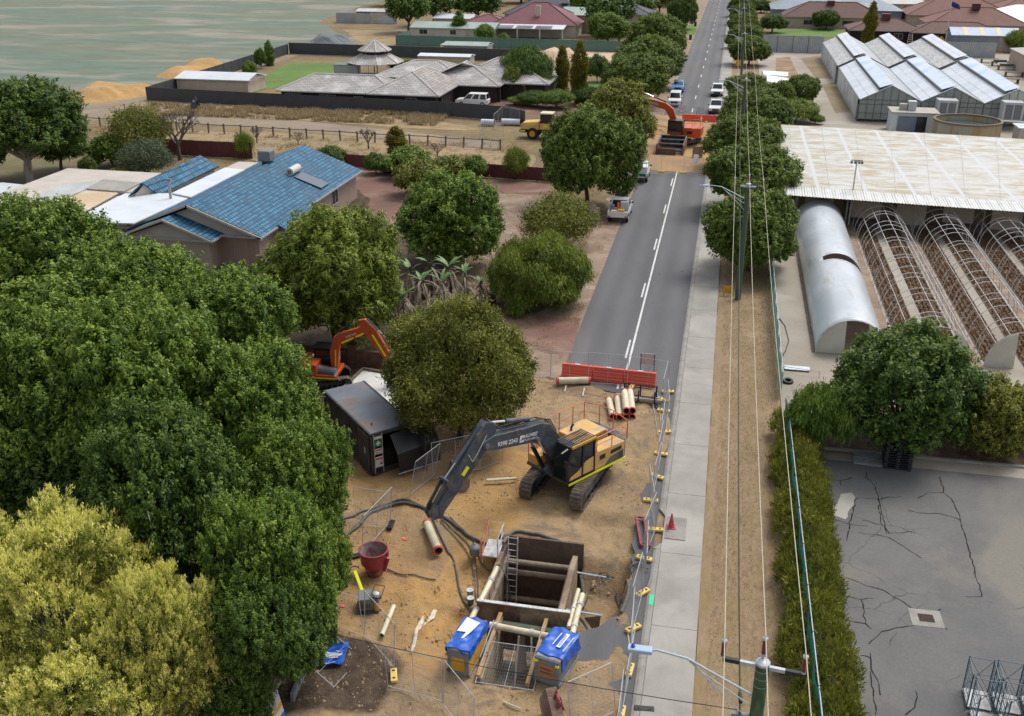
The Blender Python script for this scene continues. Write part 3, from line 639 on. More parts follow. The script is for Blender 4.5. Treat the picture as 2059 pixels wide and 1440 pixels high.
for a in [('dome0', 'bush', 'tall dark green bush beside the white sheds of the nursery', 1607, 212, 152, 72, 'leaf_street'), ('dome1', 'bush', 'dark green bush between the street trees and the tall nursery bush', 1565, 222, 166, 60, 'leaf_street'),
          ('spread', 'bush', 'spreading light green conifer bush by the nursery path', 1600, 245, 196, 85, 'leaf_lime'), ('spread', 'bush', 'small drooping bush at the left corner of the big pale roof', 1640, 250, 228, 30, 'leaf_mid')]:
    tree(a[0], 'garden_bush', a[2], 'bush', *a[3:7], m=a[7])
tree('round', 'dark_tree', 'big dark glossy tree in front of the hoop tunnels', 'tree', 1800, 893, 652, 305, sink=.9, m='leaf_dark')
tree('round', 'olive_tree', 'rounded olive-yellow bush right of the big dark tree', 'tree', 1980, 900, 760, 185, sink=.9, m='leaf_hedge')
tree('round', 'olive_tree', 'olive-yellow bush cut by the right edge of the photo', 'tree', 2095, 895, 770, 130, sink=.8, m='leaf_hedge')
tree('spread', 'weeping_conifer', 'low weeping green conifer bush between the teal screen and the big dark tree', 'bush', 1650, 905, 765, 150)
# left background
tree('broad2', 'dark_tree', 'big dark tree at the left edge beside the yellow sand piles', 'tree', 62, 372, 143, 250, m='leaf_dark')
tree('round', 'dark_tree', 'lower dark tree just right of the big dark tree by the sand piles', 'tree', 125, 345, 222, 120, m='leaf_dark')
tree('round', 'dark_tree', 'dark tree at the left edge behind the white flat roof', 'tree', -30, 365, 215, 120, m='leaf_dark')
tree('wild', 'thin_tree', 'thin olive tree beside the bare purple tree behind the house', 'tree', 283, 330, 208, 120)
tree('bush', 'garden_bush', 'bright green bush left of the thin olive tree', 'bush', 228, 335, 268, 92)
tree('wild', 'garden_bush', 'blue-green wispy bush in front of the thin olive tree', 'bush', 300, 362, 276, 110, m='leaf_blue')
tree('bush', 'garden_bush', 'low olive bush just left of the rear blue-tiled gable', 'bush', 248, 372, 336, 70, m='leaf_olive')
tree('topiary', 'clipped_bush', 'small round clipped tree on the dry lawn near the left edge', 'bush', 178, 352, 313, 32)
tree('bush', 'garden_bush', 'small yellow-green bush by the white shed in the left yard', 'bush', 104, 390, 366, 28, m='leaf_lime')
tree('wild', 'young_tree', 'young light green tree in front of the maroon fence', 'tree', 492, 318, 262, 40, m='leaf_lime')
tree('cypress', 'golden_cypress', 'short golden cypress above the maroon fence', 'tree', 799, 318, 252, 48)
for a in [('bush', 'dark bush at the corner of the blue-tiled roof', 665, 335, 292, 66, 'leaf_dark'), ('bush', 'dark bush left of the golden cypress hedge', 757, 350, 306, 46, 'leaf_dark'),
          ('bush', 'bright green hedge bush below the golden cypress', 822, 355, 294, 96, 'leaf_mid'), ('bush', 'grey-green bush beside the red drive', 842, 392, 322, 92, 'leaf_olive'),
          ('bush', 'olive bush beside the clipped egg-shaped bush', 905, 362, 312, 82, 'leaf_olive'), ('topiary', 'clipped egg-shaped bush by the maroon fence', 957, 364, 308, 48, 'leaf_mid'),
          ('wild', 'small airy shrub in front of the maroon fence near the big dome tree', 1037, 360, 292, 56, 'leaf_lime'), ('bush', 'low olive bush beside the window wall of the blue-roofed house', 790, 345, 318, 40, 'leaf_mid')]:
    tree(a[0], 'garden_bush', a[1], 'bush', *a[2:6], m=a[6])
# long house garden
tree('cypress', 'golden_cypress', 'thinner of the two tall golden cypresses beside the long tiled house', 'tree', 1131, 188, 88, 30)
tree('cypress', 'golden_cypress', 'fatter of the two tall golden cypresses beside the long tiled house', 'tree', 1164, 208, 78, 40)
tree('spread', 'juniper', 'dark spiky juniper at the right end of the long tiled roof', 'bush', 1060, 190, 88, 105, m='leaf_dark')
tree('topiary', 'dragon_tree', 'lime green rounded crown on a thin trunk beside the long tiled roof', 'tree', 1030, 198, 128, 38, m='leaf_lime')
tree('bush', 'garden_bush', 'dark round bush between the golden cypress and the street trees', 'bush', 1201, 165, 108, 44, m='leaf_dark')
for i, a in enumerate([(1075, 215, 180, 60, 'leaf_dark'), (1118, 218, 178, 66, 'leaf_mid'), (1180, 212, 172, 56, 'leaf_dark'), (1048, 212, 192, 50, 'leaf_lime')]):
    tree('spread', 'garden_bush', ['low dark shrub at the foot of the juniper', 'low green shrub between the two golden cypresses', 'dark shrub right of the fatter golden cypress', 'light green ground shrub by the dragon tree'][i], 'bush', *a[:4], m=a[4])
for a in [('poplar', 'upright bush pair, taller, inside the corner of the dark fence', 543, 132, 78, 24, 'leaf_mid'), ('bush', 'dark upright bush beside the tall one inside the dark fence', 525, 138, 96, 26, 'leaf_dark'),
          ('bush', 'round bush left of the lawn against the dark fence', 503, 152, 122, 30, 'leaf_mid'), ('bush', 'green bush right of the pagoda-roofed gazebo', 812, 148, 118, 60, 'leaf_lime'), ('bush', 'dusty bush between the two cream boxes', 930, 112, 92, 38, 'leaf_olive'),
          ('bush', 'small bush behind the pagoda-roofed gazebo', 726, 110, 92, 16, 'leaf_mid'), ('bush', 'ivy bush on the green fence below the maroon roof', 1012, 92, 66, 26, 'leaf_mid'), ('bush', 'round bush behind the green fence left of the maroon roof', 975, 84, 48, 40, 'leaf_mid')]:
    tree(a[0], 'garden_bush', a[1], 'bush', *a[2:6], m=a[6])
tree('poplar', 'poplar_tree', 'upright poplar beside the pale green shed roof', 'tree', 924, 76, 18, 31, m='leaf_mid')
tree('bush', 'garden_bush', 'tiny dark bush right of the upright poplar', 'bush', 941, 78, 54, 14, m='leaf_dark')
for i, a in enumerate([('dark eucalyptus at the left of the far stand behind the pale green shed', 822, 66, -30, 90), ('dark eucalyptus second in the far stand behind the pale green shed', 872, 52, -34, 92), ('dark tree behind the upright poplar', 960, 50, -30, 96),
        ('tall dark tree behind the slate grey roof, nearer the road', 1222, 74, -28, 100), ('tall dark tree left of the road top, behind the maroon roof', 1180, 55, -40, 70), ('far tree between the tall dark tree and the road', 1280, 40, -25, 80),
        ('far pale trunked tree beside the solitary street tree', 1325, 34, -40, 70)]):
    tree('faraway', 'eucalyptus_tree', a[0], 'tree', *a[1:5], m=['leaf_dark', 'leaf_dark', 'leaf_dark', 'leaf_dark', 'leaf_mid', 'leaf_mid', 'leaf_olive'][i])
k = 0
WHERE = ['above the long grey-tiled roof', 'above the slate roof', 'above the maroon roof', 'beside the far road']
for x in range(800, 1420, 62):
    tree('faraway', 'background_tree', 'dark skyline tree, %s' % ['left end of the row', 'second from the left end', 'third from the left end', 'fourth from the left end', 'fifth from the left end', 'sixth, behind the slate roof', 'seventh, behind the slate roof', 'eighth, left of the far road', 'ninth, left of the far road', 'last, touching the far road'][k], 'tree', x, 12-(k % 3)*6, -48, 84, m=['leaf_dark', 'leaf_mid', 'leaf_dark', 'leaf_olive'][k % 4]); k += 1
for i, a in enumerate([('dome0', 'dark hedge bush beside the red-brown roof over the lawn', 1660, 60, 20, 46, 'leaf_dark'), ('bush', 'blue-grey bush between the roofs right of the lawn', 1712, 34, 4, 30, 'leaf_blue'), ('cypress', 'tall golden cypress in front of the brown roofs', 1744, 90, 0, 30, 'leaf_gold'),
        ('topiary', 'small round lime bush behind the greenhouse ridges', 1812, 82, 64, 26, 'leaf_lime'), ('bush', 'olive bush on the brown roofline behind the greenhouses', 1840, 48, 33, 34, 'leaf_mid'), ('bush', 'grey-green bush between two red-brown roofs', 1930, 28, 8, 24, 'leaf_blue'),
        ('bush', 'lime bush right of the white roof', 2035, 22, 8, 22, 'leaf_lime'), ('bush', 'green bush left of the teal garden shed', 1955, 58, 44, 34, 'leaf_mid'), ('spread', 'banana plants at the right edge beside the striped shed', 2048, 105, 58, 60, 'leaf_lime'),
        ('spread', 'low bushes between the white roof and the striped shed', 2010, 72, 50, 60, 'leaf_mid'), ('dome1', 'bush left of the red-brown roof at the top', 1530, 26, 0, 40, 'leaf_dark'), ('bush', 'tree among the far brown roofs', 1890, 8, -6, 34, 'leaf_dark'), ('bush', 'small brown-green bush against the cream wall', 1634, 56, 46, 14, 'leaf_dead'),
        ('faraway', 'dark tree behind the blue-grey roof at the top', 1690, 12, -30, 60, 'leaf_dark'), ('faraway', 'dark tree at the top between two pale roofs', 1600, 4, -30, 60, 'leaf_dark')]):
    tree(a[0], 'garden_bush', a[1], 'bush' if a[0] not in ('cypress', 'faraway') else 'tree', *a[2:6], m=a[6])
# bare winter trees
def bare(px, base, top, w, label, seed):
    p = G(px, base); h = hgt(p, top); r = w*P(*p)[2]/F/2; rd = random.Random(seed); mb = MB()
    def br(a, d, L, rr, k):
        b = a+d*L; mb.tube([a, a.lerp(b, .5)+Vector((rd.uniform(-.1, .1), rd.uniform(-.1, .1), 0))*L*.4, b], rr, 4, rr*.6, caps=False)
        if k:
            for _ in range(3 if k > 1 else 4):
                q = (d+Vector((rd.uniform(-.8, .8), rd.uniform(-.8, .8), rd.uniform(-.1, .5)))).normalized(); br(b, q, L*rd.uniform(.6, .8), rr*.58, k-1)
    t = thing('bare_tree', label, 'tree', p)
    mb.tube([(0, 0, -.1), (0, 0, h*.28)], h*.04, 7, h*.032); tr = mb.build('trunk', 'bark', t)
    mb = MB(); 
    for i in range(5): br(Vector((0, 0, h*.26)), Vector((math.cos(i*1.26)*r/h*1.5, math.sin(i*1.26)*r/h*1.5, 1)).normalized(), h*.24, h*.026, 4)
    mb.build('crown', 'bare_twig', t)
bare(362, 322, 212, 90, 'bare purple-grey tree behind the rear blue gable', 1)
bare(600, 292, 262, 40, 'small bare tree by the rail fence left of centre', 2)
bare(741, 300, 255, 34, 'pruned bare tree in the paddock above the maroon fence', 3)
bare(880, 318, 282, 42, 'small bare tree between the golden cypress and the egg-shaped bush', 4)
bare(517, 288, 252, 30, 'pruned bare stump tree at the left of the paddock', 5)
# the hedge along the teal screen
rd = random.Random(31); cl = []
y = -19.
while y < 8.2:
    cl.append((6.0+.2*math.sin(y*1.3)+rd.uniform(-.15, .15), y, .6+rd.uniform(-.1, .15), .5, .75))
    cl.append((6.85+.2*math.sin(y*.9+1)+rd.uniform(-.2, .2), y+.3, .7+rd.uniform(-.1, .2), .72, .95))
    if y > -19: cl.append((7.25+rd.uniform(-.2, .2), y+.5, .4, .5, .7))
    y += .62
t = thing('hedge', 'long shaggy olive-green hedge along the teal screen beside the cracked car park', 'hedge', (0, 0, 0))
emb(leaves('foliage', cl, MATS['leaf_hedge'], seed=5, sp=.22, per=15, L=.20, Wd=.05, mode='plume', tr=.17, jit=.22, inner=.1, tgrad=.12), 'foliage', t)
mb = MB()
for i in range(26): mb.tube([(6.4+rd.uniform(-.3, .3), -19+i*1.05, -.05), (6.4+rd.uniform(-.3, .3), -19+i*1.05, 1.0)], .04, 5)
struct(mb.build('stem', 'bark', t), 'stuff')
# clump of giant strelitzia: dead hanging leaves below, a few green paddles on top
def paddle(mb, p, d, L, w, droop, mi):
    d = Vector(d).normalized(); side = d.cross(Vector((0, 0, 1))); side = side.normalized() if side.length > .01 else Vector((1, 0, 0))
    prev = None; q = Vector(p); mb.mi(mi)
    n0 = len(mb.v); k = 6; vs = []
    for i in range(k):
        s = i/(k-1); ww = w*math.sin(math.pi*min(.97, .12+s*.86))**.7
        vs += [q-side*ww/2+Vector((0, 0, .06*ww)), q+Vector((0, 0, 0)), q+side*ww/2+Vector((0, 0, .06*ww))]
        d = (d+Vector((0, 0, -droop/k*2.2))).normalized(); q = q+d*L/(k-1)
    fs = []
    for i in range(k-1):
        a = i*3; fs += [(a, a+1, a+4, a+3), (a+1, a+2, a+5, a+4)]
    mb.add(vs, fs)
MATS['banana_green'] = mat('banana_green', (.08, .17, .035), .5, c2=(.13, .22, .06), sc=1.2, fine=.1)
MATS['banana_dead'] = mat('banana_dead', (.30, .25, .19), .9, c2=(.17, .13, .10), sc=2.5, fine=.2)
for i, (px, base, top, w) in enumerate([(790, 640, 560, 40), (830, 635, 520, 60), (868, 630, 508, 60), (905, 628, 515, 60), (935, 622, 530, 55), (968, 618, 556, 44), (815, 690, 575, 50), (850, 650, 545, 50), (890, 648, 545, 50)]):
    p = G(px, base); h = hgt(p, top); rd = random.Random(i+60)
    t = thing('giant_strelitzia', ['leftmost strelitzia of the clump, with brown leaves only', 'second strelitzia from the left with green paddles on top', 'tallest strelitzia in the middle of the clump', 'strelitzia right of the tallest one', 'strelitzia beside the grey steel pole', 'short strelitzia at the right end beside the letterbox', 'front strelitzia leaning over a bare stem by the mini excavator', 'front strelitzia between the two leaning stems', 'front strelitzia just above the olive tree'][i], 'plant', p, 0, 'strelitzia clump')
    mb = MB(); mb.tube([(0, 0, -.1), (.1, 0, h*.5), (rd.uniform(-.3, .3), 0, h*.8)], .12, 6); mb.build('stem', 'bark', t)
    mb = MB(); top_ = Vector((0, 0, h*.8))
    for k in range(46):
        a = rd.uniform(0, 6.28); q = top_*rd.uniform(.35, 1.05)+Vector((math.cos(a), math.sin(a), 0))*rd.uniform(0, .35); paddle(mb, q, (math.cos(a)*.6, math.sin(a)*.6, rd.uniform(-.6, .3)), h*rd.uniform(.22, .4), rd.uniform(.1, .2), .7, 1)
    for k in range(0 if i == 0 else 7):
        a = rd.uniform(0, 6.28); paddle(mb, top_, (math.cos(a)*.6, math.sin(a)*.6, .9), h*rd.uniform(.22, .34), .24, .5, 0)
    mb.build('foliage', ['banana_green', 'banana_dead'], t)

def tufts(name, label, n, m, fn, seed, L=.16, Wd=.02):
    g = np.random.default_rng(seed); x, y, z = fn(g, n); n = len(x); T = np.stack([x, y, z+L*.3], 1)
    a = unit(g.normal(size=(n, 3))*.7+np.array([[0, 0, .9]]))*L*(.5+g.random((n, 1)))*.5; b = unit(np.cross(a, g.normal(size=(n, 3))))*Wd
    o = bpy.data.objects.new(name, quads_mesh(name, np.stack([T-a, T+b, T+a, T-b], 1).reshape(-1, 3), g.random(n), m)); COL.objects.link(o); tag(o, label, 'grass'); struct(o, 'stuff')
leafmat('leaf_straw', (.26, .2, .10), (.38, .29, .16), (.48, .38, .22))
def clumped(x0, x1, y0, y1, thr, sd):
    def f(g, n):
        x = g.uniform(x0, x1, n); y = g.uniform(y0, y1, n); k = vn(x, y, 1.6, sd)+vn(x, y, .5, sd+1)*.6 > thr; x, y = x[k], y[k]; return x, y, np.full(len(x), .03+OZ[0])
    return f
tufts('dry_grass', 'dry straw grass along the sandy verge beside the footpath', 42000, MATS['leaf_straw'], clumped(2.6, 6.0, -28, 60, -.3, 31), 5, .09, .010)
tufts('dry_grass', 'dry straw grass and litter on the left roadside under the shrubs', 30000, MATS['leaf_straw'], clumped(-16, -7.3, 12.5, 68, .12, 33), 6, .16, .016)
tufts('dry_grass', 'long dry grass against the charcoal fence', 26000, MATS['leaf_straw'], clumped(-84, -37, 90, 98, -.1, 35), 7, .75, .05)
tufts('dry_grass', 'dry grass in the paddock behind the maroon fence', 26000, MATS['leaf_straw'], clumped(-86, -24, 63, 80, .12, 37), 8, .35, .035)
# ======== buildings
def brickmat(name, c1, c2, mortar, sx=.5, sy=.35, rough=.7, rot=0, off=.5, ms=.03, kind='Object', c3=None, bias=0, spec=.5):
    m, n, l, b = nt(name)
    v = coords(n, l, (1, 1, 1), kind, (0, 0, rot))
    t = n.new('ShaderNodeTexBrick'); t.inputs['Scale'].default_value = 1; t.inputs['Brick Width'].default_value = sx; t.inputs['Row Height'].default_value = sy
    t.inputs['Mortar Size'].default_value = ms; t.offset = off; t.inputs['Bias'].default_value = bias
    for k, c in (('Color1', c1), ('Color2', c2), ('Mortar', mortar)): t.inputs[k].default_value = (*c, 1)
    l.new(v, t.inputs['Vector']); col = t.outputs['Color']
    if c3: col = mixc(n, l, ramp(n, l, noise(n, l, .5, 5, .65, v), .5, .68), col, c3)
    l.new(col, b.inputs['Base Color']); b.inputs['Roughness'].default_value = rough; b.inputs['Specular IOR Level'].default_value = spec
    return m
brickmat('tile_blue', (.022, .105, .20), (.068, .225, .365), (.014, .04, .07), .44, .37, .6, R(90), .5, .05, c3=(.045, .10, .15), spec=.25)
brickmat('tile_grey', (.46, .44, .43), (.36, .34, .325), (.22, .2, .19), .9, .42, .85, 0, .5, .05, c3=(.56, .54, .53))
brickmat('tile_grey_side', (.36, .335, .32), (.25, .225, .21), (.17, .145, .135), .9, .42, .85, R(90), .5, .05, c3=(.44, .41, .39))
brickmat('tile_brown', (.15, .085, .07), (.19, .105, .085), (.08, .045, .04), .6, .4, .85, 0, .5, .05, c3=(.13, .09, .08))
brickmat('tile_red', (.22, .105, .085), (.26, .13, .105), (.12, .06, .05), .6, .4, .85, 0, .5, .05, c3=(.19, .12, .10))
mat('tile_maroon', (.17, .045, .06), .6, c2=(.14, .038, .05), sc=.4, fine=.08); mat('tile_slate', (.075, .08, .105), .7, c2=(.06, .062, .08), sc=.6, fine=.1)
mat('metal_white', (.62, .66, .70), .45, c2=(.55, .59, .64), sc=.4, fine=.03); mat('metal_blue_grey', (.17, .22, .29), .5, c2=(.14, .18, .24), sc=.3, c3=(.25, .27, .3), sc3=.2)
mat('metal_pale', (.50, .53, .54), .5, c2=(.42, .44, .44), sc=.5, c3=(.45, .40, .33), sc3=.3, fine=.04)
ribs(MATS['metal_pale'], 0, 4, .02)
mat('roof_cream', (.62, .56, .47), .8, c2=(.55, .47, .36), sc=.3, c3=(.5, .38, .24), sc3=.12); mat('roof_beige', (.40, .375, .34), .7, c2=(.34, .32, .29), sc=.8)
mat('metal_green_pale', (.30, .38, .34), .6, c2=(.26, .33, .3), sc=.4); mat('wall_cream', (.47, .40, .32), .9, c2=(.42, .35, .28), sc=.7); mat('render_pale', (.50, .46, .41), .9, c2=(.44, .4, .36), sc=.6, fine=.04)
brickmat('brick_pink', (.36, .26, .2), (.30, .21, .165), (.4, .34, .29), .24, .086, .9, 0, .5, .012); brickmat('brick_dark', (.06, .032, .028), (.045, .025, .022), (.03, .02, .018), .3, .1, .9)
mat('trim_white', (.55, .53, .5), .6, fine=.03); mat('trim_cream', (.50, .44, .36), .7, fine=.03); mat('glass_dark', (.02, .025, .03), .12, fine=0); mat('gutter', (.32, .32, .33), .5)
mat('fence_charcoal', (.055, .06, .07), .6, c2=(.045, .05, .058), sc=.5, fine=.06); ribs(MATS['fence_charcoal'], 0, 5, .03)
mat('fence_maroon', (.12, .03, .03), .6, c2=(.09, .022, .025), sc=.8, c3=(.13, .06, .05)); ribs(MATS['fence_maroon'], 0, 5, .03)
mat('fence_green', (.10, .20, .165), .6, c2=(.08, .165, .135), sc=.3); ribs(MATS['fence_green'], 0, 3, .04)
mat('sheet_grey', (.36, .39, .41), .6, c2=(.3, .32, .34), sc=.35, c3=(.42, .41, .38)); ribs(MATS['sheet_grey'], 0, 3, .04)
mat('post_wood', (.17, .14, .11), .95, c2=(.11, .09, .07), sc=3); mat('solar', (.10, .12, .16), .3, fine=0); mat('plastic_grey', (.16, .17, .19), .5, fine=.04)

def win(mb_parent, x0, x1, z0, z1, y, root, axis='y', mull=1, frame_m='trim_white'):
    """window proud of its wall: frame with a pane set inside; axis is the wall normal"""
    def bx(mb, a, b, c, d, p, q):
        mb.box(a, b, p, q, c, d) if axis == 'y' else mb.box(p, q, a, b, c, d)
    s = -1 if axis == 'y' else 1
    p0, p1 = sorted((y+s*.01, y+s*.07)); f = MB(); w = .06
    bx(f, x0, x1, z0, z0+w, p0, p1); bx(f, x0, x1, z1-w, z1, p0, p1); bx(f, x0, x0+w, z0+w, z1-w, p0, p1); bx(f, x1-w, x1, z0+w, z1-w, p0, p1)
    for i in range(mull):
        c = x0+(x1-x0)*(i+1)/(mull+1); bx(f, c-w/3, c+w/3, z0+w, z1-w, p0, p1)
    o = f.build('window', frame_m, root)
    g = MB(); q0, q1 = sorted((y+s*.008, y+s*.03)); bx(g, x0+w, x1-w, z0+w, z1-w, q0, q1); g.build('pane', 'glass_dark', o)
    return o
def roofmesh(x0, x1, y0, y1, ze, zr, axis='x', hip=True, th=.14):
    mb = MB()
    if axis == 'x':
        h = (y1-y0)/2 if hip else 0; ym = (y0+y1)/2; a, b = (x0+h, ym, zr), (x1-h, ym, zr)
        mb.mi(0).slab([(x0, y0, ze), (x1, y0, ze), b, a], th).slab([(x1, y1, ze), (x0, y1, ze), a, b], th)
        if hip: mb.mi(1).slab([(x1, y0, ze), (x1, y1, ze), b], th).slab([(x0, y1, ze), (x0, y0, ze), a], th)
        ridge = [[a, b]]+([[(x0, y0, ze), a], [(x0, y1, ze), a], [(x1, y0, ze), b], [(x1, y1, ze), b]] if hip else [])
    else:
        h = (x1-x0)/2 if hip else 0; xm = (x0+x1)/2; a, b = (xm, y0+h, zr), (xm, y1-h, zr)
        mb.mi(1).slab([(x0, y1, ze), (x0, y0, ze), a, b], th).slab([(x1, y0, ze), (x1, y1, ze), b, a], th)
        if hip: mb.mi(0).slab([(x0, y0, ze), (x1, y0, ze), a], th).slab([(x1, y1, ze), (x0, y1, ze), b], th)
        ridge = [[a, b]]+([[(x0, y0, ze), a], [(x1, y0, ze), a], [(x0, y1, ze), b], [(x1, y1, ze), b]] if hip else [])
    return mb, ridge
def wing(root, x0, x1, y0, y1, wh, rh, roof, wall, axis='x', hip=True, over=.5, side=None, ridges='trim_white', gable=None, wins=(), swins=(), gut=True):
    """one rectangular wing of a house, in the root's own coordinates"""
    mb, rg = roofmesh(x0-over, x1+over, y0-over, y1+over, wh, wh+rh, axis, hip)
    r = mb.build('roof', [roof, side or roof], root)
    if ridges:
        m = MB()
        for a, b in rg: m.tube([Vector(a)+Vector((0, 0, .03)), Vector(b)+Vector((0, 0, .03))], .11, 6)
        m.build('ridge_cap', ridges, r)
    if gut:
        m = MB(); e = over
        m.box(x0-e, x1+e, y0-e-.12, y0-e, wh-.17, wh-.03); m.box(x1+e, x1+e+.12, y0-e, y1+e, wh-.17, wh-.03); m.build('gutter', 'gutter', r)
    m = MB(); m.box(x0, x1, y0, y1, -.1, wh-.15)
    if not hip:
        if axis == 'x':
            ym = (y0+y1)/2
            for x in (x0, x1-.1): m.prism([(x, y0, wh-.15), (x, y1, wh-.15), (x, ym, wh+rh-.35)], (.1, 0, 0))
        else:
            xm = (x0+x1)/2; m.mi(1)
            for y in (y0, y1-.1): m.prism([(x0, y, wh-.15), (x1, y, wh-.15), (xm, y, wh+rh-.35)], (0, .1, 0))
    w = m.build('wall', [wall, gable or wall], root)
    for (a, b, c, d) in wins: win(None, a, b, c, d, y0, root, 'y')
    for (a, b, c, d) in swins: win(None, a, b, c, d, x1, root, 'x')
    return r
def house(name, label, cat, x, y, L, D, wh=2.6, rh=2, roof='tile_brown', wall='brick_dark', axis='x', hip=True, group=None, rz=0, **k):
    t = thing(name, label, cat, (x, y, 0), rz, group)
    wing(t, 0, L, 0, D, wh, rh, roof, wall, axis, hip, **k); return t

# --- the blue-tiled house
t = thing('blue_roof_house', 'rambling cream house with a weathered blue tiled roof and white patio roofs', 'house', (-40, 28, 0))
wing(t, -5.4, 5.7, .9, 23.6, 2.75, 2.3, 'tile_blue', 'brick_pink', 'y', False, .5, ridges=None, gable='render_pale', swins=((10.6, 12.0, .9, 2.3), (16.8, 18.4, .9, 2.3)))
mb = MB(); mb.prism([(.1, .28, 5.02), (6.3, .28, 2.66), (6.3, .28, 2.46), (.1, .28, 4.82)], (0, .1, 0)); mb.prism([(-.1, .28, 5.02), (-6.2, .28, 2.66), (-6.2, .28, 2.46), (-.1, .28, 4.82)], (0, .1, 0)); mb.build('bargeboard', 'trim_cream', t)
mb = MB(); mb.slab([(6.15, 9.8, 2.9), (7.2, 9.8, 2.45), (7.2, 3.5, 2.45), (6.15, 3.5, 2.9)], .1); mb.build('roof', 'tile_blue', t)
wing(t, -4.9, 2.2, -.6, 6.2, 2.7, 1.45, 'tile_blue', 'brick_pink', 'y', False, .55, ridges=None, gable='render_pale')
mb = MB(); mb.prism([(-1.35, -1.22, 4.2), (2.8, -1.22, 2.62), (2.8, -1.22, 2.45), (-1.35, -1.22, 4.02)], (0, .07, 0)); mb.prism([(-1.35, -1.22, 4.2), (-5.5, -1.22, 2.62), (-5.5, -1.22, 2.45), (-1.35, -1.22, 4.02)], (0, .07, 0)); mb.build('bargeboard', 'trim_cream', t)
def pxslab(root, pts, z, m, name='patio_roof', th=.1, posts=False):
    mb = MB(); p = [G(q[0], q[1], q[2] if len(q) > 2 else z) for q in pts]; mb.slab(p, th); o = mb.build(name, m, root, world=True)
    if posts:
        mb = MB()
        for v in p: mb.box(v.x-.06, v.x+.06, v.y-.06, v.y+.06, 0, v.z-.1)
        mb.build('post', 'trim_white', root, world=True)
    return o
pxslab(t, [(452, 337), (492, 341), (384, 396), (346, 388)], 3.9, 'metal_white')
pxslab(t, [(251, 389), (346, 388.5), (384, 396), (330, 421), (268, 449), (139, 446)], 3.75, 'metal_white')
pxslab(t, [(176, 381), (240, 386.5), (178, 421), (122, 442), (100, 432), (118, 407)], 3.45, 'roof_cream')
pxslab(t, [(207, 360.5, 4.1), (284, 367, 4.1), (250, 385, 3.6), (174, 379, 3.6)], 4, 'roof_beige')
pxslab(t, [(122, 372, 3.8), (207, 361, 4.0), (174, 379, 3.6), (110, 408, 3.4), (78, 394, 3.4)], 3.6, 'metal_pale')
mb = MB(); a = [G(115, 412, 3.3), G(330, 418, 3.3)]
mb.box(-62, -46.2, 29.5, 45, 0, 3.2); mb.box(-46.1, -43.5, 33, 50, 0, 3.5)
mb.build('wall', 'render_pale', t, world=True)
# rear blue gable
A_, B_, Cc, Dd = G(285, 367, 4.9), G(402, 312, 4.9), G(441, 334, 3.7), G(319, 390, 3.7)
mb = MB(); mb.slab([A_, B_, Cc, Dd], .12); E_ = A_+A_-Dd; F_ = B_+B_-Cc; E_.z = F_.z = 3.9; mb.slab([A_, B_, F_, E_], .12); mb.build('roof', 'tile_blue', t, world=True)
mb = MB(); mb.prism([A_+Vector((0, .25, -.25)), Dd+Vector((-.3, .25, -.2)), E_+Vector((.3, .25, -.2))], (0, .12, 0)); mb.prism([Cc+Vector((-.4, -.3, -.1)), Dd+Vector((-.4, .3, -.1)), Vector((Dd.x-.4, Dd.y+.3, 0)), Vector((Cc.x-.4, Cc.y-.3, 0))], (-.1, 0, 0)); mb.build('gable_wall', 'render_pale', t, world=True)
# things on the roof
c = G(497, 330, 4.6)
t2 = thing('evaporative_cooler', 'dark grey box cooler standing on the ridge of the blue tiled roof', 'air cooler', (-40.2, c.y-.5, 4.9))
mb = MB(); mb.box(-.62, .62, -.62, .62, .25, 1.25); mb.build('cabinet', 'plastic_grey', t2, bevel=.12)
mb = MB(); mb.box(-.35, .35, -.35, .35, -.4, .25); mb.build('duct', 'glass_dark', t2)
c = G(556, 350, 4.0)
yy = c.y; sl = -2.3/6.15
t2 = thing('solar_water_heater', 'white tank over a grey collector panel on the right slope of the blue roof', 'water heater', (-40+2.6, yy, 0))
z0 = 5.05+sl*2.6
mb = MB(); mb.tube([(0, -1.0, z0+.42), (0, .95, z0+.42)], .36, 18); mb.build('tank', 'trim_white', t2, smooth=True)
mb = MB(); mb.tube([(0, -1.06, z0+.42), (0, -1.01, z0+.42)], .2, 10); mb.build('tank_cap', 'plastic_grey', t2)
mb = MB(); mb.slab([(.4, -1.0, z0+.02), (.4, .9, z0+.02), (3.0, .9, z0+.06+sl*2.6), (3.0, -1.0, z0+.06+sl*2.6)], .08); mb.build('collector', 'solar', t2)
c = G(343, 396, 3.9)
t2 = thing('flue_pipe', 'tall galvanised flue with a rusty base on the white patio roof', 'flue', (c.x, c.y, 3.75))
mb = MB(); mb.tube([(0, 0, 0), (0, 0, 1.55)], .12, 10); mb.build('pipe', 'gutter', t2, smooth=True); mb = MB(); mb.tube([(0, 0, 1.58), (0, 0, 1.75)], .19, 10); mb.build('cowl', 'plastic_grey', t2)
t2 = thing('garden_shed', 'white flat-roofed shed with coloured clutter at the left edge', 'shed', G(32, 400))
pxslab(t2, [(-40, 368), (6, 367), (75, 374), (33, 391), (-60, 388)], 2.6, 'metal_white', 'roof')
mb = MB(); q = [G(-40, 371, 2.5), G(70, 377, 2.5), G(33, 392, 2.5), G(-55, 390, 2.5)]
mb.prism([(v.x, v.y, 0) for v in q], (0, 0, 2.45)); mb.build('wall', 'render_pale', t2, world=True)

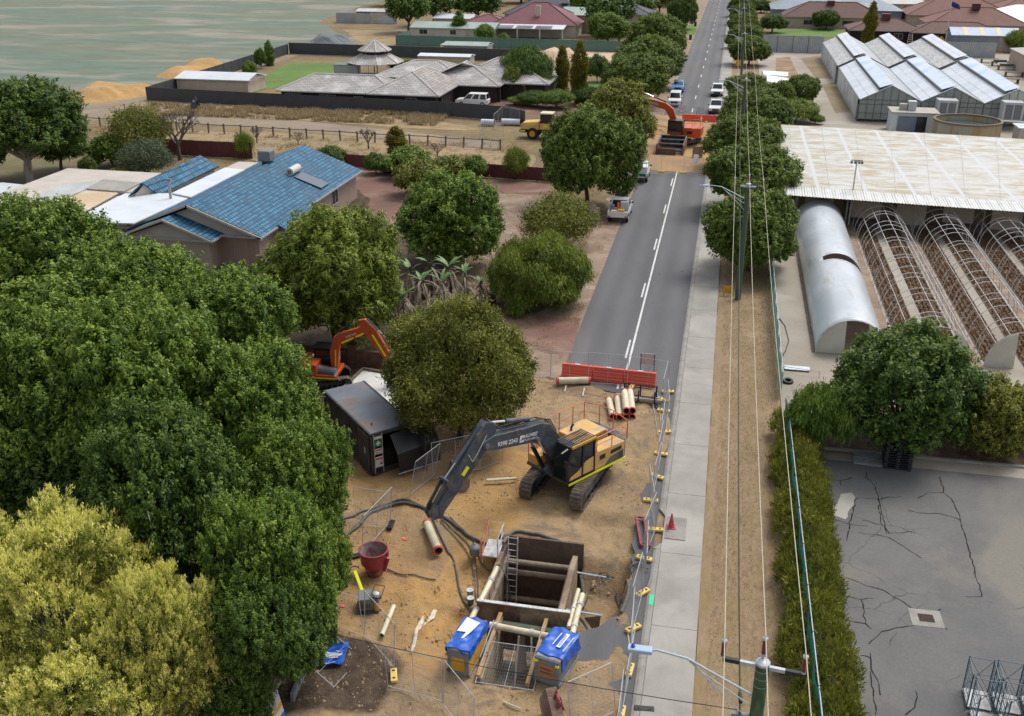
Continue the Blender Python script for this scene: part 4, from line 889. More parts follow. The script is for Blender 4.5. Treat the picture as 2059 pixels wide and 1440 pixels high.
# --- long grey-tiled house
t = thing('long_grey_house', 'long low dark brick house with a stained grey tiled hipped roof', 'house', (-64, 99, 0))
W_ = dict(side='tile_grey_side', ridges='trim_white')
wing(t, .6, 18, .6, 8.4, 2.6, 1.9, 'tile_grey', 'brick_dark', 'x', True, .6, wins=((1.2, 3.8, .2, 2.1), (6.6, 9.2, .3, 2.1), (12, 13.4, 1.0, 2.0)), **W_)
wing(t, 14.8, 24.5, .4, 16, 2.6, 2.5, 'tile_grey', 'brick_dark', 'y', True, .6, wins=((20, 21.6, .9, 2.1),), **W_)
wing(t, 19, 31, 11.2, 20.5, 2.6, 2.7, 'tile_grey', 'brick_dark', 'y', True, .6, **W_)
wing(t, 23, 38, 14.5, 27, 2.6, 2.9, 'tile_grey', 'brick_dark', 'x', True, .6, **W_)
wing(t, 10, 24, 17, 27, 2.6, 2.0, 'tile_grey', 'brick_dark', 'x', True, .5, **W_)
for x, y in ((24.8, 2.0), (31.3, 12.0), (35, 12.6)): mb = MB(); mb.box(x-.2, x+.2, y-.2, y+.2, 0, 2.5); mb.build('pier', 'brick_dark', t)
t2 = thing('air_conditioner', 'white air conditioner unit against the front wall of the long grey house', 'air conditioner', (-52.2, 99.2, .1))
mb = MB(); mb.box(-.45, .45, -.35, 0, .1, .8); mb.build('case', 'trim_white', t2); mb = MB(); mb.tube([(-.1, -.36, .45), (-.1, -.38, .45)], .27, 14); mb.build('fan', 'plastic_grey', t2)
# gazebo: two-tier octagonal roof
c = G(741, 146)
t = thing('gazebo', 'octagonal garden gazebo with a two-tier grey shingle roof', 'gazebo', (-60.3, 133.5, 0), R(22.5))
mb = MB(); mb.lathe([(5.1, 2.5), (2.3, 3.9)], n=8).lathe([(5.1, 2.42), (2.3, 3.82)], n=8); mb.build('lower_roof', 'tile_grey', t)
mb = MB(); mb.lathe([(3.0, 4.5), (.02, 6.2)], n=8).lathe([(3.0, 4.42), (.02, 6.1)], n=8); mb.build('upper_roof', 'tile_grey', t)
mb = MB(); mb.lathe([(2.25, 3.85), (2.25, 4.5)], n=8); mb.build('drum', 'brick_dark', t)
mb = MB()
for i in range(8):
    a = i*math.pi/4; mb.tube([(5.1*math.cos(a), 5.1*math.sin(a), 2.55), (2.3*math.cos(a), 2.3*math.sin(a), 3.95)], .1, 4); mb.tube([(3*math.cos(a), 3*math.sin(a), 4.55), (0, 0, 6.24)], .1, 4)
mb.build('ridge_cap', 'trim_white', t)
for i in range(8):
    a = i*math.pi/4; mb = MB(); mb.tube([(4.6*math.cos(a), 4.6*math.sin(a), 0), (4.6*math.cos(a), 4.6*math.sin(a), 2.6)], .09, 6); mb.build('post', 'post_wood', t)
c = G(738, 150)
t = thing('garden_umbrella', 'dark green parasol in front of the gazebo', 'umbrella', (c.x, c.y+1, 0))
mb = MB(); mb.lathe([(2.4, 2.3), (0.05, 3.1)], n=8); mb.build('canopy', mat('green_canvas', (.01, .14, .08), .8), t); mb = MB(); mb.tube([(0, 0, 0), (0, 0, 3.15)], .04, 6); mb.build('pole', 'trim_white', t)
c = G(705, 154)
t = thing('pool_shelter', 'flat green shade shelter with mesh sides left of the parasol', 'shelter', (c.x, c.y, 0))
mb = MB(); mb.box(-2.6, 2.6, -1.6, 1.6, 2.1, 2.2); mb.build('roof', 'fence_green', t); mb = MB(); mb.box(-2.5, 2.5, -1.5, -1.45, 0, 2.1); mb.build('mesh_wall', 'sheet_grey', t)
house('garden_shed', 'long beige shed with a white roof inside the corner of the dark fence', 'shed', -86.5, 110.5, 12.5, 6.5, 2.1, .75, 'metal_white', 'wall_cream', 'x', False, over=.25, ridges=None)
p = G(880, 128)
house('garden_shed', 'small green-roofed grey shed behind the long grey house', 'shed', p.x-1, p.y+8, 9, 5, 2.6, .5, 'metal_green_pale', 'sheet_grey', 'x', False, over=.15, ridges=None)
p = G(850, 132)
house('garden_shed', 'low white-roofed outbuilding tucked behind the long grey house', 'shed', p.x, p.y-3, 10, 4, 2.2, .3, 'metal_white', 'wall_cream', 'x', False, over=.1, ridges=None)
# top centre houses
p = G(822, 78)
house('cottage', 'white cottage with a pale green metal roof behind the green fence', 'house', p.x, p.y+2, 20, 9, 2.4, 1.0, 'metal_green_pale', 'render_pale', 'x', False, over=.3, ridges=None, wins=((2, 4, .9, 2), (9.5, 11, .9, 2)))
p = G(880, 58)
house('garden_shed', 'white shed roof just left of the upright poplar', 'shed', p.x-1, p.y, 10, 7, 2.6, .8, 'metal_white', 'render_pale', 'x', False, over=.2, ridges=None)
t = thing('maroon_roof_house', 'house with a steep maroon metal roof and a white verandah with solar panels', 'house', (-54, 196, 0))
wing(t, 0, 19.5, 6, 22, 3.0, 4.3, 'tile_maroon', 'render_pale', 'x', True, .5, ridges='tile_maroon')
wing(t, -9, 2, 10, 20, 2.6, 1.6, 'tile_maroon', 'render_pale', 'x', True, .4, ridges='tile_maroon')
mb = MB(); mb.slab([(1, .5, 2.5), (17.5, .5, 2.5), (17.5, 5.4, 3.0), (1, 5.4, 3.0)], .1); v = mb.build('verandah_roof', 'metal_white', t)
for i in range(3):
    mb = MB(); mb.slab([(1.6+i*4.6, .7, 2.62), (5.4+i*4.6, .7, 2.62), (5.4+i*4.6, 3.3, 2.9), (1.6+i*4.6, 3.3, 2.9)], .05); mb.build('solar_panel', 'solar', t)
for i in range(4): mb = MB(); mb.box(1.2+i*5.3, 1.5+i*5.3, .6, .9, 0, 2.4); mb.build('verandah_post', 'trim_cream', t)
mb = MB(); mb.box(9.5, 10.6, 8.5, 9.3, 3.2, 7.0); mb.build('chimney', 'trim_cream', t)
house('slate_roof_house', 'big slate-grey tiled hipped house behind the maroon roof', 'house', -58, 232, 27, 17, 2.8, 4.0, 'tile_slate', 'wall_cream', ridges='tile_slate')
t = bpy.data.objects['slate_roof_house']; wing(t, 22, 38, 4, 18, 2.8, 2.8, 'tile_slate', 'wall_cream', ridges='tile_slate')
t2 = thing('evaporative_cooler', 'white roof cooler on the slate grey roof', 'air cooler', (-42.5, 236.5, 5.2)); mb = MB(); mb.box(-1, 1, -.8, .8, 0, 1.6); mb.build('cabinet', 'trim_white', t2, bevel=.1)
house('barn', 'beige barn with a pale green metal roof behind the maroon roof', 'shed', -40, 214, 13, 13, 4.2, 1.4, 'metal_green_pale', 'wall_cream', 'x', False, over=.2, ridges=None)
# compound at the edge of the field
t = thing('compound_fence', 'weathered grey sheet-metal fence round the yard by the field', 'fence', (-103.3, 226.6, 0))
mb = MB(); mb.box(0, 9.6, 0, .08, 0, 2.6).box(-.08, 0, 0, 14, 0, 2.6); mb.build('panel', 'sheet_grey', t); mb = MB(); mb.box(9.65, 17, .02, .1, 0, 2.7); mb.build('panel', 'metal_pale', t)
house('garden_shed', 'small iron shed with a red front inside the grey compound', 'shed', -99.5, 232, 8, 5, 2.6, .6, 'metal_pale', 'fence_maroon', 'x', False, over=.2, ridges=None)
t = thing('scrap_pile', 'heap of rusty farm scrap inside the grey compound', 'scrap pile', (-92.5, 238, 0)); mb = MB(); rd = random.Random(3)
for i in range(40): a = Vector((rd.gauss(0, 1.6), rd.gauss(0, 1.2), abs(rd.gauss(.8, .8)))); mb.beam(a, a+Vector((rd.uniform(-1.5, 1.5), rd.uniform(-1.5, 1.5), rd.uniform(-.5, .8))), .2, .25)
struct(mb.build('scrap', mat('rust', (.12, .06, .04), .9, c2=(.06, .035, .03), sc=2), t), 'stuff')
for i, px in enumerate((905, 958)):
    p = G(px, 100); t = thing('steel_tub', ['left cream steel tub lying by the green fence', 'right cream steel tub lying by the green fence'][i], 'tub', p); mb = MB(); mb.box(-1.9, 1.9, -1, 1, 0, 1.2); mb.build('body', mat('cream_paint', (.6, .54, .36), .6) if i == 0 else 'cream_paint', t, bevel=.1)
    mb = MB(); mb.box(-1.6, 1.6, -1.03, -1.0, .5, .62); mb.build('slot', 'glass_dark', t)

# --- fences
def fence(name, label, pts, h, m, step=2.4, pm=None, th=.05, posts=True, cat='fence', pr=.05):
    pts = [Vector((p[0], p[1], 0)) for p in pts]
    t = thing(name, label, cat, pts[0])
    for a, b in zip(pts[:-1], pts[1:]):
        k = max(1, round((b-a).length/step)); d = (b-a)/k; ang = math.atan2(d.y, d.x); L = d.length
        me_ = None; pme = None
        for i in range(k):
            if me_ is None:
                mb = MB(); mb.box(.03, L-.03, -th/2, th/2, .04, h); o = mb.build('panel', m, t); me_ = o.data
                if posts: mb = MB(); mb.box(-pr, pr, -pr, pr, -.1, h+.04); q = mb.build('post', pm or m, t); pme = q.data
            else:
                o = bpy.data.objects.new('panel', me_); COL.objects.link(o); o.parent = t
                if posts: q = bpy.data.objects.new('post', pme); COL.objects.link(q); q.parent = t
            for ob in ((o, q) if posts else (o,)): ob.location = a+d*i-pts[0]; ob.rotation_euler = (0, 0, ang)
    return t
fence('charcoal_fence', 'long charcoal sheet fence in front of the long grey house, running back round its lawn', [(-88.5, 160), (-86.4, 101), (-36.5, 97.3), (-28, 95.4), (-25, 92.5)], 2.05, 'fence_charcoal', 3.1)
fence('charcoal_fence', 'charcoal rear fence behind the gazebo and lawn', [(-88.3, 160.2), (-55, 158.6), (-40, 158)], 2.3, 'fence_charcoal', 3.1)
fence('green_fence', 'long green sheet fence below the maroon-roofed house', [(-71.2, 190), (-71.2, 179), (-20.9, 176.8)], 2.3, 'fence_green', 2.6)
fence('maroon_fence', 'maroon sheet fence behind the blue-roofed house', [(-70, 66), (-52.4, 66)], 1.9, 'fence_maroon', 2.4)
fence('maroon_fence', 'maroon sheet fence behind the golden cypress and bushes', [(-41.5, 64.4), (-13, 61.8)], 1.5, 'fence_maroon', 2.4)
fence('grey_fence', 'tall grey sheet fence at the back of the nursery', [(8.0, 184.8), (20.5, 183.8)], 3.4, 'sheet_grey', 3.3, 'plastic_grey', pr=.08)
fence('grey_fence', 'pale sheet fence below the blue and cream striped shed', [(44, 183), (54, 183)], 3.0, 'sheet_grey', 5)
t = thing('brick_boundary_wall', 'low dark brick garden wall with piers behind the mini excavator', 'wall', (-24, 11.6, 0))
mb = MB(); mb.box(0, 8.5, 0, .22, 0, 1.2); mb.build('wall', mat('brick_brown', (.14, .075, .055), .9, c2=(.09, .05, .04), sc=2.5, fine=.2), t); mb = MB(); mb.box(3.6, 4.2, -.1, .35, 0, 1.6); mb.build('pier', 'brick_brown', t)
# post and rail paddock fence
t = thing('rail_fence', 'old timber post and rail fence across the dry paddock', 'fence', (-86, 80.5, 0))
a = Vector((0, 0, 0)); b = Vector((61, -3.6, 0)); k = 26; pme = None; rd = random.Random(8)
for i in range(k+1):
    p = a.lerp(b, i/k)
    if pme is None: mb = MB(); mb.box(-.09, .09, -.09, .09, -.1, 1.35); o = mb.build('post', 'post_wood', t); pme = o.data
    else: o = bpy.data.objects.new('post', pme); COL.objects.link(o); o.parent = t
    o.location = p; o.rotation_euler = (rd.uniform(-.05, .05), rd.uniform(-.06, .06), 0)
for i in range(k):
    mb = MB(); p = a.lerp(b, i/k); q = a.lerp(b, (i+1)/k); mb.beam(p+Vector((0, 0, 1.15+rd.uniform(-.06, .06))), q+Vector((0, 0, 1.15+rd.uniform(-.06, .06))), .07, .1); mb.build('rail', 'post_wood', t)

# --- top right suburb
HS = [('brown_roof_house', 'brown-tiled cream house facing the lawn right of the far road', 14.5, 238, 24, 12, 'tile_brown', 'wall_cream', 2.8, 3.2, 'x'),
      ('blue_grey_barn', 'huge blue-grey metal roof behind the brown-tiled house', 12, 258, 34, 20, 'metal_blue_grey', 'metal_blue_grey', 3.0, 4.2, 'x'),
      ('brown_roof_house', 'long low dark brick house with purple-brown tiles just behind the greenhouses', 28, 208, 16, 11, 'tile_brown', 'brick_dark', 2.6, 2.2, 'x'),
      ('brown_roof_house', 'dark brick house with olive-brown tiles left of the flagpole', 41, 205.5, 19, 9.5, 'tile_brown', 'brick_dark', 2.6, 1.9, 'x'),
      ('red_roof_house', 'red-brown tiled house with a red roof cooler above the flag', 48, 226, 22, 14, 'tile_red', 'wall_cream', 2.6, 3.4, 'x'),
      ('red_roof_house', 'wide red-brown tiled house between the pale shed and the white roof', 47, 252, 26, 16, 'tile_red', 'wall_cream', 2.6, 3.8, 'x'),
      ('white_roof_house', 'house with a brilliant white hipped roof at the top right', 60.5, 230, 36, 18, 'metal_bright', 'wall_cream', 3.0, 3.4, 'x'),
      ('red_roof_house', 'red-tiled house behind the brilliant white roof', 72, 268, 28, 16, 'tile_red', 'wall_cream', 2.6, 3.6, 'x'),
      ('brown_roof_house', 'brown-tiled house in the top right corner', 96, 280, 28, 16, 'tile_brown', 'wall_cream', 2.6, 3.6, 'x'),
      ('red_roof_house', 'far red-tiled house above the white roof', 60, 292, 26, 14, 'tile_red', 'wall_cream', 2.6, 3.4, 'x'),
      ('grey_roof_house', 'pale roofed house at the top edge right of the blue-grey barn', 40, 290, 18, 14, 'metal_pale', 'wall_cream', 2.6, 2.4, 'x'),
      ('brown_roof_house', 'brown roof beyond the pale roofed house at the top edge', 30, 318, 30, 16, 'tile_brown', 'wall_cream', 2.6, 3.4, 'x'),
      ('red_roof_house', 'farthest red roof at the top right edge', 84, 318, 34, 18, 'tile_red', 'wall_cream', 2.6, 3.6, 'x')]
mat('metal_bright', (.80, .82, .84), .5, fine=0)
for nm, lb, x, y, L, D_, rf, wl, wh, rh, ax in HS:
    house(nm, lb, 'house' if 'barn' not in nm else 'barn', x, y, L, D_, wh, rh, rf, wl, ax, True, ridges=None if rf.startswith('metal') else rf, wins=((L*.2, L*.3, .8, 2.0), (L*.6, L*.72, .8, 2.0)), gut=rf.startswith('tile'))
for i, (x, y, z, m, lb) in enumerate([(26, 243, 5.0, 'fence_maroon', 'red-brown cooler on the brown-tiled house by the lawn'), (59, 232, 5.6, 'fence_maroon', 'red-brown cooler on the red-brown roof above the flag'), (78, 240, 6.2, 'trim_white', 'white cooler on the brilliant white roof'), (36, 213, 4.4, 'fence_maroon', 'dark red cooler on the long low purple-brown roof')]):
    t = thing('evaporative_cooler', lb, 'air cooler', (x, y, z)); mb = MB(); mb.box(-.9, .9, -.8, .8, 0, 1.3); mb.build('cabinet', m, t, bevel=.1); mb = MB(); mb.box(-.95, .95, -.85, .85, 1.32, 1.42); mb.build('lid', m, t)
p = G(1905, 100)
t = house('striped_shed', 'blue metal shed with three cream translucent roof strips', 'shed', 47.5, 195, 13.5, 7, 3.2, 1.3, 'metal_blue', 'metal_blue_grey', 'x', False, over=.2, ridges=None) if mat('metal_blue', (.33, .42, .56), .5, c2=(.28, .37, .5), sc=.4) else None
for i in range(3):
    mb = MB(); x = 2.4+i*3.3; s = 1.3/3.7; mb.slab([(x, -.2, 3.23), (x+.9, -.2, 3.23), (x+.9, 3.5, 4.53), (x, 3.5, 4.53)], .03); mb.build('roof_strip', 'cream_paint', t)
mb = MB(); mb.box(9.5, 13.6, -.06, -.002, 0, 3.05); mb.build('cream_panel', 'wall_cream', t)
t = house('teal_shed', 'small teal garden shed above the striped shed', 'shed', 60, 208, 8, 5, 2.4, .5, 'metal_green_pale', 'fence_green', 'x', False, over=.15, ridges=None)
house('cream_shed', 'cream shed with a flat pale roof at the right edge by the trestles', 'shed', 53.5, 150, 14, 20, 3.4, .6, 'roof_beige', 'wall_cream', 'y', False, over=.2, ridges=None)
c = G(1898, 100)
t = thing('flagpole', 'white flagpole with a hanging dark blue flag by the striped shed', 'flagpole', (46.5, 196, 0)); mb = MB(); mb.tube([(0, 0, 0), (0, 0, 12)], .09, 8, .05); mb.build('pole', 'trim_white', t)
mb = MB(); mb.sheet([(0, 0, 9.9), (1.6, .3, 9.2), (1.9, -.2, 8.2), (.8, .3, 8.5), (0, 0, 8.9)]); mb.build('flag', mat('flag_blue', (.01, .02, .16), .7), t)
c = G(1877, 88)
t = thing('warning_sign', 'yellow diamond road sign leaning against the dark brick house', 'sign', (47.2, 204.8, 0)); mb = MB(); mb.prism([(0, 0, .5), (.75, 0, 1.25), (0, 0, 2.0), (-.75, 0, 1.25)], (0, -.05, 0)); mb.build('panel', mat('sign_yellow', (.75, .42, .02), .5), t)
mb = MB(); mb.beam((-.1, -.08, .9), (-.1, -.08, 1.45), .1, .03).beam((-.1, -.08, 1.4), (.25, -.08, 1.4), .1, .03).beam((.25, -.08, 1.4), (.25, -.08, 1.1), .12, .03); mb.build('symbol', 'glass_dark', t)
t = thing('step_ladder', 'white step ladder standing by the dark brick house', 'ladder', (40.5, 203.5, 0))
mb = MB(); mb.beam((-.5, 0, 0), (-.3, .6, 2.4), .1).beam((.6, 0, 0), (.4, .6, 2.4), .1)
for i in range(5): mb.beam((-.5+.04*i, .12*i, .45*i+.3), (.6-.04*i, .12*i, .45*i+.3), .1)
mb.build('frame', 'trim_white', t)
# ======== nursery
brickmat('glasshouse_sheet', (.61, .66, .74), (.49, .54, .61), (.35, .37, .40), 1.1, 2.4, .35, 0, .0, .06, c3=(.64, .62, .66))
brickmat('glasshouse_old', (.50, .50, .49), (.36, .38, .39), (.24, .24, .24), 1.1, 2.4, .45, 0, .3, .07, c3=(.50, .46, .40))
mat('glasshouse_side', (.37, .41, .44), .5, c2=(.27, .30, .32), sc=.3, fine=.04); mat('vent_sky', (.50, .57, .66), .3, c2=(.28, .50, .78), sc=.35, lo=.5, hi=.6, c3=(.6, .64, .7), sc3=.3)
mat('alu_frame', (.24, .26, .27), .5, fine=.05); mat('alu_dark', (.10, .11, .11), .6)
def gpane():
    m, n, l, b = nt('greenhouse_glass'); b.inputs['Base Color'].default_value = (.55, .6, .58, 1); b.inputs['Roughness'].default_value = .15
    tr = n.new('ShaderNodeBsdfTransparent'); tr.inputs[0].default_value = (.72, .75, .72, 1); mx = n.new('ShaderNodeMixShader'); mx.inputs[0].default_value = .42
    l.new(tr.outputs[0], mx.inputs[1]); l.new(b.outputs[0], mx.inputs[2]); l.new(mx.outputs[0], n['Material Output'].inputs[0])
gpane()
def greenhouse(x, y0, y1, label, roof, front, vent):
    w = 8.0; xm = x+w/2; t = thing('greenhouse', label, 'greenhouse', (x, y0, 0), group='ridged greenhouses joined side by side'); L = y1-y0; ze, zr = 3.0, 5.0
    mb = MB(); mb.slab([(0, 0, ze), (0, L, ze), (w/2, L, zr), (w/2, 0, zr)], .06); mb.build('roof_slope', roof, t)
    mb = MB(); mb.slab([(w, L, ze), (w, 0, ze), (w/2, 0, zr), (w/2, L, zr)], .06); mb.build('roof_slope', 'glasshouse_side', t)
    mb = MB(); mb.slab([(w/2-1.5, .6, zr-.35), (w/2-1.5, L-.6, zr-.35), (w/2+.25, L-.6, zr+.22), (w/2+.25, .6, zr+.22)], .05); mb.build('vent_flap', vent, t)
    mb = MB(); mb.box(w/2-1.6, w/2-1.5, .6, L-.6, zr-.78, zr-.42); mb.build('vent_opening', 'alu_dark', t)
    mb = MB(); mb.tube([(0, -.02, ze), (0, L, ze)], .1, 5).tube([(w, -.02, ze), (w, L, ze)], .1, 5); mb.beam((0, -.05, ze), (w/2, -.05, zr), .12).beam((w/2, -.05, zr), (w, -.05, ze), .12); mb.build('gutter', 'alu_frame', t)
    mb = MB(); k = 8
    for i in range(k+1):
        xx = w*i/k; z = ze+(zr-ze)*(1-abs(xx-w/2)/(w/2)); mb.box(xx-.04, xx+.04, -.04, .04, 0, z)
    for z in (1.2, 2.4, 3.0): mb.box(0, w, -.05, .05, z, z+.07)
    mb.build('front_frame', 'alu_dark', t)
    if front:
        mb = MB(); mb.prism([(0, 0, .4), (w, 0, .4), (w, 0, ze), (w/2, 0, zr), (0, 0, ze)], (0, .02, 0)); mb.build('front_glazing', 'greenhouse_glass', t)
    mb = MB(); mb.box(.05, w-.05, L-.1, L, 0, ze); mb.build('back_wall', 'glasshouse_side', t)
    mb = MB()
    for i in range(5): mb.box(1+i*1.3, 2+i*1.3, 1.5, L-2, .7, .8)
    struct(mb.build('bench', 'post_wood', t), 'stuff')
    return t
for i in range(3):
    g1 = greenhouse(19.6+i*8.05, 105.3, 138.6, ['front left greenhouse with pale sheets and a patchy sky-blue roof vent', 'front middle greenhouse with pale sheets behind the small white plant room', 'front right greenhouse with pale sheets above the round tank'][i], 'glasshouse_sheet', True, 'vent_sky')
    g2 = greenhouse(19.6+i*8.05, 140.6, 176, ['rear left greenhouse with dull weathered sheets beside the grey back fence', 'rear middle greenhouse with dull weathered sheets', 'rear right greenhouse with dull weathered sheets nearest the striped shed'][i], 'glasshouse_old', True, 'glasshouse_sheet')
    if i == 0:
        for g, L in ((g1, 33.3), (g2, 35.4)):
            mb = MB(); mb.box(-.05, .03, 2.2, L, 0, 2.95); mb.build('side_wall', 'metal_pale2', g) if 'metal_pale2' in MATS else (mat('metal_pale2', (.56, .61, .66), .5, c2=(.37, .4, .43), sc=.3), mb.build('side_wall', 'metal_pale2', g))
            mb = MB(); mb.box(-.06, .03, .3, 2.1, 0, 2.3); mb.build('door', 'alu_dark', g)
# pale weathered roof over the sales area
def shade_mat():
    m, n, l, b = nt('fibreglass_roof')
    v = coords(n, l, (.4, 1, 1)); v2 = coords(n, l)
    base = mixc(n, l, ramp(n, l, noise(n, l, .9, 5, .6, v, .6), .42, .6), (.50, .505, .49), (.36, .30, .19))
    base = mixc(n, l, ramp(n, l, noise(n, l, .12, 4, .5, v2), .5, .7), base, (.5, .5, .49))
    base = mixc(n, l, ramp(n, l, noise(n, l, 2.2, 3, .6, v), .62, .7), base, (.58, .6, .6))
    w = n.new('ShaderNodeTexWave'); w.bands_direction = 'X'; w.inputs['Scale'].default_value = .075; w.inputs['Distortion'].default_value = .15
    l.new(v2, w.inputs[0]); base = mixc(n, l, ramp(n, l, w.outputs['Fac'], .97, .995), base, (.50, .515, .53))
    sp = n.new('ShaderNodeSeparateXYZ'); l.new(v2, sp.inputs[0])
    rust = mixc(n, l, ramp(n, l, noise(n, l, .45, 4, .6, v2), .5, .62), base, (.48, .29, .13))
    base = mixc(n, l, ramp(n, l, sp.outputs[1], 50.3, 48.8), base, rust)
    l.new(base, b.inputs['Base Color']); b.inputs['Roughness'].default_value = .55
shade_mat()
cs = [G(1576, 377, 3.25), G(2130, 416, 3.25), G(2130, 284, 3.25), G(1566, 250, 3.25)]
t = thing('shade_roof', 'wide flat weathered cream and grey translucent roof with a white corrugated front edge', 'roof', (0, 0, 0))
mb = MB(); mb.slab(cs, .08); mb.build('roof_sheet', 'fibreglass_roof', t)
mat('corrugated_white', (.66, .67, .67), .5, c2=(.58, .57, .54), sc=.5); ribs(MATS['corrugated_white'], 0, 4.5, .05)
def corr(a, b, w, dz, m, name, amp=.022, per=.3):
    mb = MB(); k = int((b-a).length/per*4); vs = []
    for i in range(k+1):
        p = a.lerp(b, i/k); z = amp*math.sin(i*math.pi/2); vs += [p+Vector((0, 0, z)), p+w+Vector((0, 0, z+dz))]
    mb.add(vs, [(2*i, 2*i+2, 2*i+3, 2*i+1) for i in range(k)]); return mb.build(name, m, t, smooth=True)
corr(cs[0]+Vector((0, .3, .1)), cs[1]+Vector((0, .3, .1)), Vector((0, -2.6, 0)), -.22, 'corrugated_white', 'front_strip')
mb = MB()
for i in range(9): 
    f = i/8; p = cs[0].lerp(cs[1], f); mb2 = MB(); mb2.box(p.x-.06, p.x+.06, p.y-.1, p.y+.02, 0, 3.2); mb2.build('post', 'alu_frame', t)
    q = cs[3].lerp(cs[2], f); mb2 = MB(); mb2.beam((p.x+1.2, p.y, 3.27), (q.x+1.2, q.y, 3.27), .05, .03); mb2.build('roof_batten', 'metal_pale', t)
# walls and stock dimly seen under its front
t2 = thing('potting_shed', 'row of cream panels and dark doorways under the front edge of the pale roof', 'shed', (9, 52.5, 0))
for i in range(9): mb = MB(); mb.box(.5+i*4.1, 3.1+i*4.1, 0, .1, .5 if i % 2 else 0, 2.4); mb.build('wall_panel', 'wall_cream', t2)
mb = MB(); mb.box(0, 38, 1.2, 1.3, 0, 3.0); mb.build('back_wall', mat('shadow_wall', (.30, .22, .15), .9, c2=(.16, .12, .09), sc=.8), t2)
# tunnels
def film():
    m, n, l, b = nt('poly_film'); v = coords(n, l)
    c = mixc(n, l, ramp(n, l, noise(n, l, .25, 4, .6, v), .4, .6), (.70, .75, .80), (.58, .63, .68))
    c = mixc(n, l, ramp(n, l, noise(n, l, 1.5, 4, .6, coords(n, l, (1, .2, 1))), .58, .7), c, (.56, .55, .5))
    l.new(c, b.inputs['Base Color']); b.inputs['Roughness'].default_value = .28; b.inputs['Coat Weight'].default_value = .25; b.inputs['Coat Roughness'].default_value = .15
    tr = n.new('ShaderNodeBsdfTransparent'); mx = n.new('ShaderNodeMixShader'); mx.inputs[0].default_value = .72
    l.new(tr.outputs[0], mx.inputs[1]); l.new(b.outputs[0], mx.inputs[2]); l.new(mx.outputs[0], n['Material Output'].inputs[0])
film(); mat('galv', (.60, .60, .60), .45, c2=(.38, .36, .34), sc=4); mat('white_ply', (.58, .56, .5), .7, c2=(.5, .47, .4), sc=.7, fine=.05)
def arch(w, h, z0=0, k=14): return [(w/2-w/2*math.cos(math.pi*i/k), z0+h*math.sin(math.pi*i/k)**.9) for i in range(k+1)]
y0, y1 = 20.0, 51.2; Wt, Ht = 4.4, 2.45
t = thing('poly_tunnel', 'white film-covered growing tunnel with a torn slit across its roof', 'tunnel', (8.55, y0, 0), group=None)
k = 40; prof = arch(Wt, Ht, 0, 20); mb = MB()
def tear(y, i): # the torn slit: open between these stations on the right half
    return 13.2 < y < 14.6 and i >= 8
ysn = [0]+[31.2*j/k for j in range(1, k)]+[31.2]; vs = []
for j, y in enumerate(ysn):
    for i, (x, z) in enumerate(prof):
        dy = 0
        s = max(0, (i-6)/14)
        if abs(y-13.26) < .3 and i > 6: dy = -.25*math.sin(s*math.pi)*1.2
        if abs(y-14.04) < .3 and i > 6: dy = .35*math.sin(s*math.pi)*1.2
        vs.append((x, y+dy, z+.015*math.sin(y*7)*(z > .3)))
n_ = len(prof); fs = []
for j in range(len(ysn)-1):
    for i in range(n_-1):
        if abs(ysn[j]-13.26) < .3 and 7 <= i <= 18: continue
        fs.append((j*n_+i, j*n_+i+1, (j+1)*n_+i+1, (j+1)*n_+i))
mb.add(vs, fs); o = mb.build('film', 'poly_film', t, smooth=True); o.modifiers.new('Solidify', 'SOLIDIFY').thickness = .01
def endwall(t, m='white_ply', y=0.03, k=1.0, d0=1.8, d1=3.1, th=.04):
    for q in ([(x*k, y, z) for x, z in arch(Wt, Ht-.03, 0, 14)][:7]+[(d0, y, 0)], [(x*k, y, z) for x, z in arch(Wt, Ht-.03, 0, 14)][9:]+[(d1, y, 0)]): mb = MB(); mb.prism(q, (0, th, 0)); mb.build('end_wall', m, t)
    if k == 1: mb = MB(); mb.tube([(x, 0, z) for x, z in arch(Wt, Ht)], .035, 5); mb.build('end_hoop', 'galv', t)
endwall(t)
mb = MB(); mb.box(-.12, .0, 0, 31, 0, .1); mb.build('base_board', 'post_wood', t)
# a bare-framed tunnel, then copies
hoops = [0]+[1.35*j for j in range(1, 23)]+[31.2]
tb = thing('hoop_frame', 'bare arched tunnel frame next to the white film tunnel, over rows of dead seedlings', 'tunnel frame', (13.85, y0, 0), group='bare tunnel frames over planting beds')
hm = None
for j in range(21):
    y = (j/20)*31.2+(.45*math.sin(j*2.3) if 0 < j < 20 else 0)
    if hm is None: mb = MB(); mb.tube([(x, 0, z) for x, z in arch(Wt-.2, Ht)], .028, 5, caps=False); o = mb.build('hoop', 'galv', tb, smooth=True); hm = o.data
    else: o = bpy.data.objects.new('hoop', hm); COL.objects.link(o); o.parent = tb
    o.location = (0, y, 0)
for i in (0, 3, 5, 7, 9, 11, 14):
    x, z = arch(Wt-.2, Ht)[i]; mb = MB(); mb.tube([(x, 0, z+.02), (x, 31.2, z+.02)], .026, 5); mb.build('purlin', 'galv', tb)
endwall(tb, y=-.03, k=(Wt-.2)/Wt, d0=1.75, d1=2.9, th=-.04)
for i, (x, lb) in enumerate([(18.85, 'second bare arched tunnel frame from the white film tunnel'), (23.9, 'third bare arched tunnel frame from the white film tunnel, cut by the photo edge'), (29.0, 'bare tunnel frame at the far upper right under the corrugated edge')]):
    dup(tb, (x, y0, 0), 0, lb)
g_ = np.random.default_rng(77)
